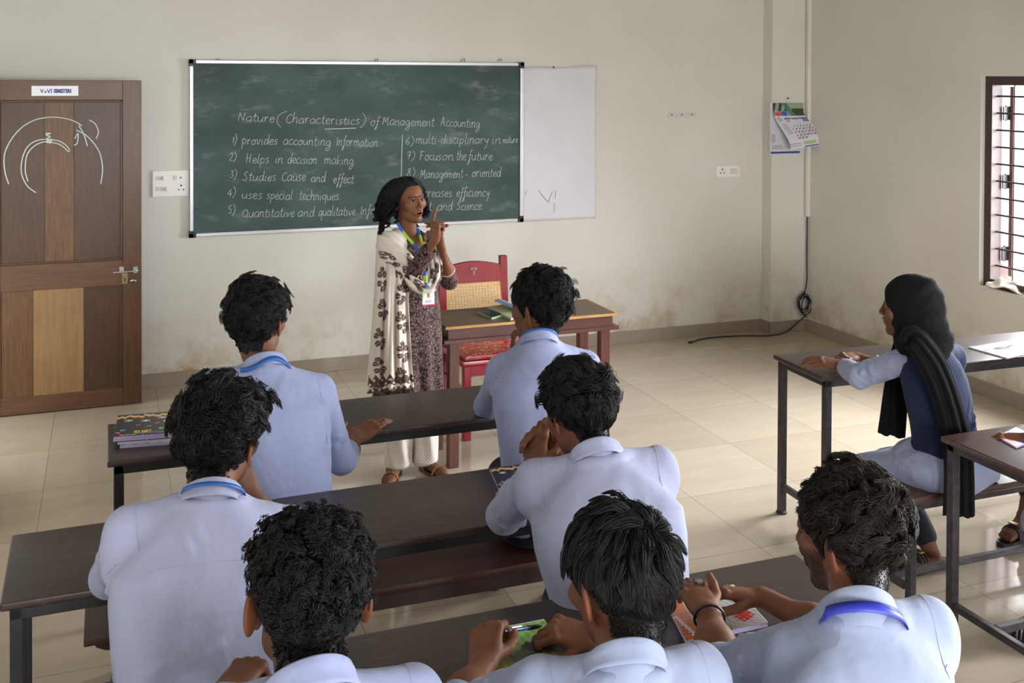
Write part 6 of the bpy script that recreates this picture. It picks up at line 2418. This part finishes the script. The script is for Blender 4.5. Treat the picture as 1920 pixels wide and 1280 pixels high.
b8 = -4.03
J8 = dict(pelvis=np.array([W(1772, 880, y=b8)[0], b8, .54]), neck=W(1730, 640, y=-4.02), head=W(1703, 575, y=-4.0),
          shl=W(1706, 672, y=-4.02), shr=W(1790, 668, y=-3.86), ell=W(1612, 705, y=-3.80), elr=W(1690, 700, y=-3.60), wrl=W(1577, 684, y=-3.62), wrr=W(1608, 668, y=-3.44))
LEN('S8', J8)
fl = W(1738, 1015, y=-3.80)
girl('girl in black headscarf and navy vest sitting on the metal-framed bench', J8, (.72, .04, 0),
     dict(L=dict(f=(-.75, .62, .12), n=(-.1, -.2, 1), curl=[(.2, .3, .2), (.22, .32, .2), (.25, .35, .2), (.3, .4, .25)], thumb=((.55, .8, -.2), (.3, .9, -.2), (.1, 1, -.1))),
          R=dict(f=(-.92, -.12, .06), n=(0, -.25, 1), curl=[(.25, .4, .2), (.28, .42, .2), (.3, .45, .25), (.35, .5, .25)])), 88,
     dict(L=(W(1692, 1052, y=-3.72) + UP * .02, W(1670, 1085, z=.02) + np.array([-.04, .05, 0]), W(1614, 884, y=-3.70)),
          R=(W(1750, 1042, y=-3.86), W(1694, 1062, z=.03), W(1668, 872, y=-3.62))),
     tail=[([W(1690, 618, y=-3.97), W(1698, 630, y=-4.10), W(1718, 640, y=-4.17), W(1752, 690, y=-4.20), W(1780, 770, y=-4.20), W(1797, 860, y=-4.21), W(1798, 962, y=-4.22)], [.03, .038, .045, .05, .052, .056, .06], 3.0, (-.25, -.95, .1)),
           ([W(1686, 640, y=-3.92), W(1680, 690, y=-3.88), W(1678, 750, y=-3.86), W(1672, 812, y=-3.86)], [.02, .035, .045, .05], 2.2, (-.6, -.75, .1))], hipyaw=.32, cuff=(.72, .55))

# wrist watch on her
wv = J8['wrl'] + (J8['ell'] - J8['wrl']) * .12
J9 = dict(pelvis=np.array([3.32, -5.02, .56]), neck=np.array([3.27, -4.93, 1.02]), head=np.array([3.24, -4.86, 1.15]),
          shl=np.array([3.13, -4.92, .97]), shr=np.array([3.42, -4.86, .97]), ell=np.array([3.18, -4.68, .80]), elr=np.array([3.52, -4.65, .81]), wrl=W(1925, 822, y=-4.47), wrr=np.array([3.42, -4.45, .79]))
LEN('S9', J9)
girl('girl mostly outside the frame whose hand rests on the reddish-brown desk', J9, (.5, .05, 0),
     dict(L=dict(f=(-.72, .45, -.12), n=(-.1, -.3, 1), curl=[(.25, .45, .3), (.3, .45, .3), (.35, .5, .3), (.4, .5, .3)]), R=dict(f=(-.6, .7, 0), n=(0, 0, 1))), 99,
     dict(L=(np.array([3.2, -4.52, .11]), np.array([3.14, -4.38, .03]), W(1912, 985, y=-4.52) + np.array([.13, .02, -.02])), R=(np.array([3.45, -4.5, .11]), np.array([3.42, -4.36, .03]), np.array([3.42, -4.6, .55]))), hipyaw=.1, slipper=M_SANDALB)
J10 = dict(pelvis=np.array([4.36, -4.03, .56]), neck=np.array([4.34, -3.95, 1.02]), head=np.array([4.32, -3.88, 1.15]),
           shl=np.array([4.21, -3.93, .97]), shr=np.array([4.48, -3.9, .97]), ell=np.array([4.24, -3.7, .80]), elr=np.array([4.59, -3.68, .81]), wrl=np.array([4.36, -3.5, .79]), wrr=np.array([4.49, -3.5, .79]))
girl('girl outside the frame whose black buckled slipper shows under the narrow desk', J10, (.4, .05, 0),
     dict(L=dict(f=(.3, .9, 0), n=(0, 0, 1)), R=dict(f=(-.5, .8, 0), n=(0, 0, 1))), 101,
     dict(L=(W(1903, 990, y=-3.76) * [1, 1, 0] + np.array([.06, 0, .10]), W(1880, 1012, z=.03), np.array([4.15, -3.66, .53])), R=(np.array([4.46, -3.68, .11]), np.array([4.44, -3.52, .03]), np.array([4.46, -3.66, .53]))), hipyaw=.1, slipper=M_SANDALB)
# ---------------------------------------------------------------- books, papers, phone, pen, calendar
M_LILAC = plain('lilac_page_edges', lin(196, 180, 224), .7)
M_PAGE = plain('white_pages', lin(220, 216, 222), .7)
M_COVER = attr_mat('printed_cover', .3, .4)
PX = {'A': '0110 1001 1001 1111 1001', 'S': '1111 1000 1111 0001 1111', 'T': '1110 0100 0100 0100 0100', 'R': '1110 1001 1110 1010 1001'}


def game_cover(U, V, seed=0):
    """Arcade-style printed cover: dark ground, orange skyline, white invader shapes, dashes, START in yellow blocks."""
    c = np.tile(np.array(lin(34, 34, 44)[:3]), U.shape + (1,))
    top = .12 + .02 * np.sign(np.sin(19 * U)) + .016 * np.sign(np.sin(43 * U + 1)) + .02 * U
    k = (V > top - .035) & (V < top + .045)
    c[k] = lin(232, 168, 50)[:3]
    c[(np.abs(V - top + .03) < .014)] = lin(244, 220, 200)[:3]
    c[(V < top - .04)] = lin(56, 58, 68)[:3]
    for cx, cy in ((.22, .30), (.53, .36), (.83, .26)):
        dx, dy = np.abs(U - cx), V - cy
        c[(dx < .022) & (np.abs(dy) < .045)] = lin(206, 214, 226)[:3]
        c[(dx < .075) & (np.abs(np.abs(dy) - .55 * dx - .0) < .014)] = lin(190, 200, 216)[:3]
    for cx, cy in ((.40, .54), (.60, .62), (.74, .50)):
        c[(np.abs(U - cx) < .045 - .2 * np.abs(V - cy)) & (np.abs(V - cy) < .012)] = lin(232, 140, 110)[:3]
    for cx, cy, q in ((.90, .44, (236, 180, 40)), (.82, .76, (120, 200, 50)), (.14, .74, (90, 160, 190))):
        dx, dy = U - cx, V - cy
        c[(np.abs(dx) < .05) & (np.abs(dy) < .035) & ~((dx > .01) & (np.abs(dy) < .012))] = lin(*q)[:3]
    c[(np.abs(U - .07 - .5 * (V - .86)) < .03) & (np.abs(V - .84) < .03)] = lin(226, 130, 70)[:3]
    x0 = .34
    for ch in 'START':
        rows = PX[ch].split()
        for r_, row in enumerate(rows):
            for q_, b in enumerate(row):
                if b == '1':
                    c[(np.abs(U - x0 - .014 * q_ - .007) < .0075) & (np.abs(V - .79 - .022 * r_ - .011) < .0115)] = lin(240, 196, 30)[:3]
        x0 += .066
    for i, q in enumerate(((226, 160, 60), (130, 180, 230), (150, 200, 70))):
        c[(np.abs(U - .14 - .1 * i) < .042) & (np.abs(V - .955) < .017)] = lin(*q)[:3]
    c[(np.abs(V - .93 - .03 * np.cos(5 * U)) < .006) & (U > .4)] = lin(196, 186, 180)[:3]
    c[(U > .93) & (np.abs(V - .3) < .12 * (U - .9) / .1)] = lin(90, 120, 170)[:3]
    c[(U > .9) & (V > .65) & (V < .8) & (U > 1.02 - .5 * (V - .62))] = lin(90, 120, 170)[:3]
    c[(np.abs(U - .5) < .008) & ((V < .035) | (V > .975))] = lin(240, 240, 240)[:3]
    return c


def landscape_cover(U, V):
    c = np.zeros(U.shape + (3,))
    t = V + .05 * np.sin(9 * U) + .03 * np.sin(23 * U + 4 * V)
    stops = [(0, lin(150, 190, 110)), (.25, lin(120, 170, 90)), (.42, lin(70, 100, 50)), (.5, lin(52, 62, 40)), (.62, lin(88, 92, 40)), (.8, lin(170, 130, 44)), (1, lin(206, 130, 40))]
    for i in range(3):
        c[..., i] = np.interp(t, [s_[0] for s_ in stops], [s_[1][i] for s_ in stops])
    c *= (1 + .35 * np.sin(40 * U + 13 * V) * np.sin(31 * V - 17 * U))[..., None]
    k = (np.abs(U - .72 + .1 * (V - .5)) < .012) & (V > .45) & (V < .8)
    k |= ((U - .72) / .22) ** 2 + ((V - .42) / .09) ** 2 < 1 + .5 * np.sin(60 * U) * np.sin(50 * V)
    c[k] = lin(36, 34, 22)[:3]
    c[(U < .03) | (V < .02)] = lin(226, 224, 226)[:3]
    return np.clip(c, 0, 1)


def reed_cover(U, V):
    c = np.tile(np.array(lin(206, 204, 204)[:3]), U.shape + (1,))
    f = .5 + .5 * np.sin(90 * (U * .8 - V * .5) + 7 * np.sin(7 * V + 3 * U))
    c *= (1 - .28 * f * smooth01(U, .2, .5))[..., None]
    g = np.exp(-(((U - .42 - .25 * (V - .5)) / .09) ** 2)) * smooth01(V, .15, .5) * (.5 + .5 * np.sin(120 * U + 30 * V))
    c += (np.array(lin(120, 120, 60)[:3]) - c) * (g * .9)[..., None]
    r = ((U - .8) / .13) ** 2 + ((V - .72) / .17) ** 2 < .75 + .6 * np.sin(70 * U + 20 * V) * np.sin(60 * V - 25 * U)
    c[r] = lin(206, 44, 34)[:3]
    c[U < .2] = np.array(lin(196, 112, 60)[:3])
    c[(U < .2)] *= (1 + .1 * np.sin(70 * V))[(U < .2)][:, None]
    c[(np.abs(V - .012) < .012) & (U > .2)] = lin(236, 220, 70)[:3]
    return np.clip(c, 0, 1)


def photo_cover(U, V):
    c = np.tile(np.array(lin(214, 214, 220)[:3]), U.shape + (1,))
    t = np.sin(9 * U + 4 * np.sin(6 * V)) * np.sin(11 * V + 3 * U)
    c *= (1 - .35 * (t > .35) - .25 * (t < -.5))[..., None]
    k = ((U - .3) / .12) ** 2 + ((V - .4) / .1) ** 2 < 1
    c[k] = lin(84, 92, 84)[:3]
    c[(np.abs(U - .5) < .1) & (np.abs(V - .35 + .3 * (U - .5)) < .03)] = lin(120, 80, 60)[:3]
    return c


def book(name, TL, TR, BR, BL, th, paint, label, cat='notebook', group=None, pages=M_LILAC, n=150, mat=None, bow=.0):
    """A soft-cover book lying flat: four top corners, pages, printed cover."""
    TL, TR, BR, BL = (np.asarray(p, float) for p in (TL, TR, BR, BL))
    z = BL[2]
    cen = (TL + TR + BR + BL) / 4
    root = empty(name, (cen[0], cen[1], z - th), 0, label, cat, group)
    q = [np.array([p[0], p[1], z - th]) for p in (TL, TR, BR, BL)]
    ins = [cen * [1, 1, 0] + (p - cen * [1, 1, 0] - [0, 0, p[2]]) * .992 + [0, 0, z - th + .0008] for p in q]
    MB().poly([tuple(p) for p in ins], (0, 0, th - .0016)).build('pages', pages, root)
    MB().poly([tuple(p) for p in q], (0, 0, .0008)).build('back_cover', M_COVERB, root)
    U, V = np.meshgrid(np.linspace(0, 1, n), np.linspace(0, 1, n), indexing='ij')
    P = (TL * (1 - U[..., None]) + TR * U[..., None]) * (1 - V[..., None]) + (BL * (1 - U[..., None]) + BR * U[..., None]) * V[..., None]
    P = P.copy()
    P[..., 2] = z + bow * np.sin(np.pi * U) * 0 + .0001
    Vv, f = grid_mesh(P)
    o = np_mesh('front_cover', Vv, f, mat or M_COVER, root, smooth=False, cols=paint(U, V).reshape(-1, 3))
    md = o.modifiers.new('thickness', 'SOLIDIFY')
    md.thickness = .0009
    md.offset = 1
    return root


M_COVERB = plain('plain_cover', lin(206, 204, 214), .4)
zt = TZ
# the pile of copybooks at the left end of the front desk, lowest first
a0, b0, c0, d0_ = W(221, 779, z=zt + .036), W(322, 771, z=zt + .036), W(322, 811, z=zt + .036), W(213, 819, z=zt + .036)
sh = lambda p, dx, dy, z: np.array([p[0] + dx, p[1] + dy, z])
spec = [(.020, -.022, 'lowest copybook of the pile on the front desk', lambda U, V: np.tile(np.array(lin(150, 190, 170)[:3]), U.shape + (1,)) * (1 - .3 * (np.sin(30 * U) > .3))[..., None]),
        (.012, -.006, 'second copybook from the bottom of the pile on the front desk', game_cover), (-.002, .002, 'copybook just under the top one of the pile on the front desk', game_cover),
        (.0, .0, 'topmost copybook with yellow START lettering on the front desk pile', game_cover)]
for i, (dx, dy, lb, pf) in enumerate(spec):
    z = zt + .0092 * (i + 1)
    book('copybook', sh(a0, dx, dy, z), sh(b0, dx, dy, z), sh(c0, dx, dy, z), sh(d0_, dx, dy, z), .0088, pf, lb, group='copybooks piled on the front desk', n=170)

z = zt + .007
book('copybook', W(918, 877, z=z), W(1003, 868, z=z), W(1030, 905, z=z), W(935, 915, z=z), .0065, game_cover, 'dark copybook with orange band under the leaning student on the middle desk')
book('copybook', W(900, 742, z=z), W(958, 737, z=z), W(975, 758, z=z), W(925, 764, z=z), .0065, lambda U, V: np.tile(np.array(lin(170, 160, 210)[:3]), U.shape + (1,)), 'lilac copybook under the elbow of the curly-haired student')
book('copybook', W(884, 1186, z=z), W(1020, 1160, z=z), W(1085, 1262, z=z), W(938, 1296, z=z), .0065, landscape_cover, 'copybook with green and orange landscape cover under the pen', pages=M_PAGE)
TLn, TRn, BRn, BLn = W(1246, 1122, z=z + .004), W(1375, 1095, z=z + .004), W(1440, 1166, z=z + .004), W(1287, 1200, z=z + .004)
nb = book('copybook', TLn, TRn, BRn, BLn, .0105, reed_cover, 'copybook with orange strip and red coral print under folded hands')
ydir = nrm(TLn - TRn)       # letter tops point to the strip's outer edge
xdir = nrm(TLn - BLn)
xdir = nrm(xdir - ydir * (xdir @ ydir))
o_ = BLn + (BRn - BLn) * .15 + (TLn - BLn) * .05 + UP * .0013
text_mesh('lettering', 'Notebook', .0225, plain('white_print', lin(236, 232, 228), .5), frame_matrix(tuple(o_), tuple(xdir), tuple(ydir), (0, 0, 1)), nb)
z = zt + .006
book('magazine', W(1815, 650, z=z), W(1935, 632, z=z), W(1985, 650, z=z), W(1888, 671, z=z), .0055, photo_cover, 'glossy pale magazine lying on the narrow desk by the window', 'magazine', pages=M_PAGE, mat=attr_mat('glossy_cover', .12, .6))


def packet_cover(U, V):
    c = np.tile(np.array(lin(84, 50, 170)[:3]), U.shape + (1,))
    c[U + .3 * V < .42] = lin(206, 52, 60)[:3]
    c[(np.abs(U + .3 * V - .45) < .03)] = lin(226, 190, 90)[:3]
    c[(U > .5) & (np.abs(V - .3) < .12)] = lin(220, 214, 220)[:3]
    return c


book('copybook', W(1869, 817, z=z), W(1905, 800, z=z), W(1950, 822, z=z), W(1905, 838, z=z), .005, packet_cover, 'red and purple copybook under the hand on the reddish-brown desk')

# phone and open register on the teacher's desk
zz = .7605
pc = [W(897, 588, z=zz), W(921, 583.5, z=zz), W(946, 592, z=zz), W(922, 599, z=zz)]
ph = empty('phone', tuple(sum(pc) / 4), 0, 'black phone in pale green case lying on the teacher desk', 'phone')
MB().poly([tuple(p) for p in pc], (0, 0, .009)).build('case', plain('pale_green_case', lin(150, 176, 128), .4), ph)
cm_ = sum(pc) / 4
MB().poly([tuple(cm_ + (p - cm_) * .93 + UP * .0085) for p in pc], (0, 0, .0012)).build('screen', plain('dark_glass', lin(28, 30, 34), .08), ph)
rc = [W(914, 578, z=zz), W(952, 573, z=zz), W(985, 588, z=zz), W(958, 601, z=zz)]
rg = empty('register', tuple(sum(rc) / 4), 0, 'open register with raised blue cover on the teacher desk', 'book')
MB().poly([tuple(p) for p in rc], (0, 0, .012)).build('pages', plain('greenish_pages', lin(176, 176, 140), .7), rg)
n, k = 20, 14
U, V = np.meshgrid(np.linspace(0, 1, n), np.linspace(0, 1, k), indexing='ij')
A, B = rc[1] + UP * .013, rc[2] + UP * .013
tip = W(926, 564, y=rc[1][1] - .03)
tip2 = W(968, 580, y=rc[2][1] - .02)
P = (A * (1 - V[..., None]) + B * V[..., None]) * (1 - U[..., None]) + (tip * (1 - V[..., None]) + tip2 * V[..., None]) * U[..., None]
P[..., 2] += .018 * np.sin(np.pi * U)
Vv, f = grid_mesh(P)
o = np_mesh('raised_cover', Vv, f, plain('blue_grey_cover', lin(150, 166, 190), .6), rg)
md = o.modifiers.new('thickness', 'SOLIDIFY')
md.thickness = .0015

# pen between the fingers of the student in the middle of the last row
p0, p1 = W(955, 1182, y=-5.185), W(1022, 1172, y=-5.12)
d = nrm(p1 - p0)
pen = empty('pen', tuple(p0), 0, 'blue pen with black grip held between two hands at the last desk', 'pen')
MB().tube([p0 - d * .02, p0 + d * .07], [.0042, .0042], 12).build('barrel', plain('blue_barrel', lin(60, 90, 150), .3), pen, angle=40)
MB().tube([p0 + d * .07, p0 + d * .105, p0 + d * .125], [.0055, .005, .0015], 12).build('grip', M_BLACKP, pen, angle=40)
MB().tube([p0 + d * .01 + UP * .006, p0 + d * .045 + UP * .0065], .0013, 6).build('clip', M_STEEL, pen)

# bracelet and ring on the bearded student, watch on the girl, the pale strip behind an ear
def torus_at(c, axis, R_, r, name, mat, parent, squash=1.0):
    a = nrm(np.cross(axis, [.3, .2, 1]))
    b = np.cross(nrm(axis), a)
    return MB().tube([c + (a * math.cos(t) + b * math.sin(t) * squash) * R_ for t in np.linspace(0, 6.2832, 29)[:-1]], r, 8, closed=True).build(name, mat, parent, True)


wl, el_ = J7['wrl'], J7['ell']
torus_at(wl + (el_ - wl) * .10, el_ - wl, .0345, .0032, 'wristband', M_BLACKP, S7[0])
rp = W(1310, 1091, y=-5.215)
MB().box(rp + [-.008, -.006, -.004], rp + [.008, .006, .006], .002).build('ring', plain('silver_ring', lin(180, 180, 186), .25, 1.0), S7[0])
R5, h5 = S5[1]['R'], S5[1]['hc']
tp = lambda p: R5 @ np.array(p) + h5
MB().tube([tp((.079, -.026, .030)), tp((.081, -.034, .002)), tp((.075, -.040, -.026))], [.0036, .0046, .0036], 8).build('pale_strip', plain('pale_strip', lin(206, 176, 140), .6), S5[0], True)

# wall calendar on its nail
cal = empty('calendar', (5.16, -.135, 1.66), 0, 'paper wall calendar with a photo strip hanging on the pillar', 'calendar')
c0, cx1, cz1 = W(1444, 193, y=-.135), W(1502, 193, y=-.135)[0], W(1444, 291, y=-.135)[2]
cx0, cz0 = c0[0], c0[2]
cwid = cx1 - cx0
MB().box((cx0, -.136, cz1), (cx1 + .01, -.131, cz0)).build('back_sheets', plain('calendar_paper', lin(206, 206, 214), .6), cal)
MB().box((cx0 + .008, -.1375, cz1 + .012), (cx1 - .01, -.136, cz1 + .028)).build('blue_bar', plain('blue_print', lin(60, 66, 140), .5), cal)
for zz_, xx_, ww_ in ((.05, .02, .1), (.062, .02, .12), (.074, .02, .09), (.05, .2, .1), (.062, .2, .1)):
    MB().box((cx0 + xx_, -.1372, cz1 + zz_), (cx0 + xx_ + ww_, -.136, cz1 + zz_ + .005)).build('print_line', plain('grey_print', lin(140, 140, 150), .6), cal)
MB().box((cx0 + .012, -.1372, cz1 + .1), (cx0 + .05, -.136, cz1 + .17)).build('print_block', plain('pale_grey_print', lin(176, 176, 184), .6), cal)
nu, nv = 70, 110
U, V = np.meshgrid(np.linspace(0, 1, nu), np.linspace(0, 1, nv), indexing='ij')
# front leaf: flat at the top, its lower corner curled away to the right
s_ = smooth01(V, .2, 1.0)
lw_ = (cx1 - cx0) * .98
X = cx0 + .022 + lw_ * U + s_ * (.105 + .05 * U)
Zc = cz0 - (cz0 - cz1) * V * .80 - s_ * (.035 - .045 * U)
Yc = -.139 - s_ * (.10 + .05 * U) - .012 * np.sin(np.pi * V)
P = np.stack([X, Yc, Zc], -1)
c = np.tile(np.array(lin(214, 212, 222)[:3]), (nu, nv, 1))
ph_ = V < .31
c[ph_] = np.array(lin(150, 158, 140)[:3])
c[ph_ & (U < .45) & (np.sin(30 * U + 9 * V) > .1) & (V < .2)] = lin(56, 58, 56)[:3]
c[ph_ & (U > .6) & (V > .13)] = lin(62, 60, 54)[:3]
c[ph_ & (np.abs(U - .5 - .9 * (V - .15)) < .08)] = lin(60, 130, 96)[:3]
c[ph_ & (np.abs(U - .8) < .2) & (np.abs(V - .12) < .012)] = lin(120, 190, 60)[:3]
c[ph_ & ((U - .15) ** 2 / .012 + (V - .26) ** 2 / .002 < 1)] = lin(206, 84, 60)[:3]
c[ph_ & ((U - .35) ** 2 / .01 + (V - .25) ** 2 / .003 < 1)] = lin(60, 90, 190)[:3]
rg_ = ((U - .12) / .055) ** 2 + ((V - .38) / .042) ** 2
c[(rg_ < 1) & (rg_ > .45)] = lin(60, 120, 70)[:3]
c[(U < .24) & (U > .1) & (V > .47) & (V < .70) & (np.sin(160 * V) > 0)] = lin(170, 170, 180)[:3]
c[(V > .86) & (V < .95) & (U < .3) & (np.sin(130 * V) > .3)] = lin(160, 160, 170)[:3]
c[(V > .86) & (V < .93) & (U > .35) & (U < .68)] = lin(170, 186, 120)[:3]
c[(V > .86) & (V < .95) & (U > .74)] = lin(168, 168, 172)[:3]
c[(np.abs(V - .972) < .010) & (U > .36)] = lin(60, 66, 140)[:3]
Vv, f = grid_mesh(P)
leaf = np_mesh('front_leaf', Vv, f, attr_mat('calendar_print', .5), cal, cols=c.reshape(-1, 3))


def on_leaf(u, v, lift=.0012):
    i, j = min(nu - 2, int(u * (nu - 1))), min(nv - 2, int(v * (nv - 1)))
    p = P[i, j] + (P[i + 1, j] - P[i, j]) * (u * (nu - 1) - i) + (P[i, j + 1] - P[i, j]) * (v * (nv - 1) - j)
    x, y = nrm(P[i + 1, j] - P[i, j]), nrm(P[i, j] - P[i, j + 1])
    y = nrm(y - x * (x @ y))
    zn = np.cross(x, y)
    return frame_matrix(tuple(p + zn * lift), tuple(x), tuple(y), tuple(zn))


M_INK, M_RED = plain('black_print', lin(40, 40, 48), .6), plain('red_print', lin(196, 60, 60), .6)
text_mesh('heading', 'ability campus Pulikkal', .024, M_NAVY, on_leaf(.27, .385), leaf, bold=.0004)
text_mesh('heading', 'April', .016, M_INK, on_leaf(.29, .435), leaf)
text_mesh('heading', '2026', .027, M_NAVY, on_leaf(.8, .44), leaf, bold=.0008)
day = 1
for r_ in range(5):
    for q_ in range(7):
        if r_ == 0 and q_ == 0:
            continue
        if day > 30:
            break
        red = q_ == 0 or day in (13, 25)
        text_mesh('date', str(day), .023, M_RED if red else M_INK, on_leaf(.30 + .094 * q_, .55 + .062 * r_), leaf, align='CENTER', bold=.0005)
        day += 1
MB().tube([(5.165, -.128, cz0 + .035), (5.165, -.15, cz0 + .038)], [.004, .006], 8).build('nail', M_BLACKP, cal)
MB().tube([(5.165, -.142, cz0 + .034), (5.163, -.139, cz0 + .012), (5.165, -.138, cz0 - .004)], .0016, 6).build('hanging_loop', M_STEEL, cal)
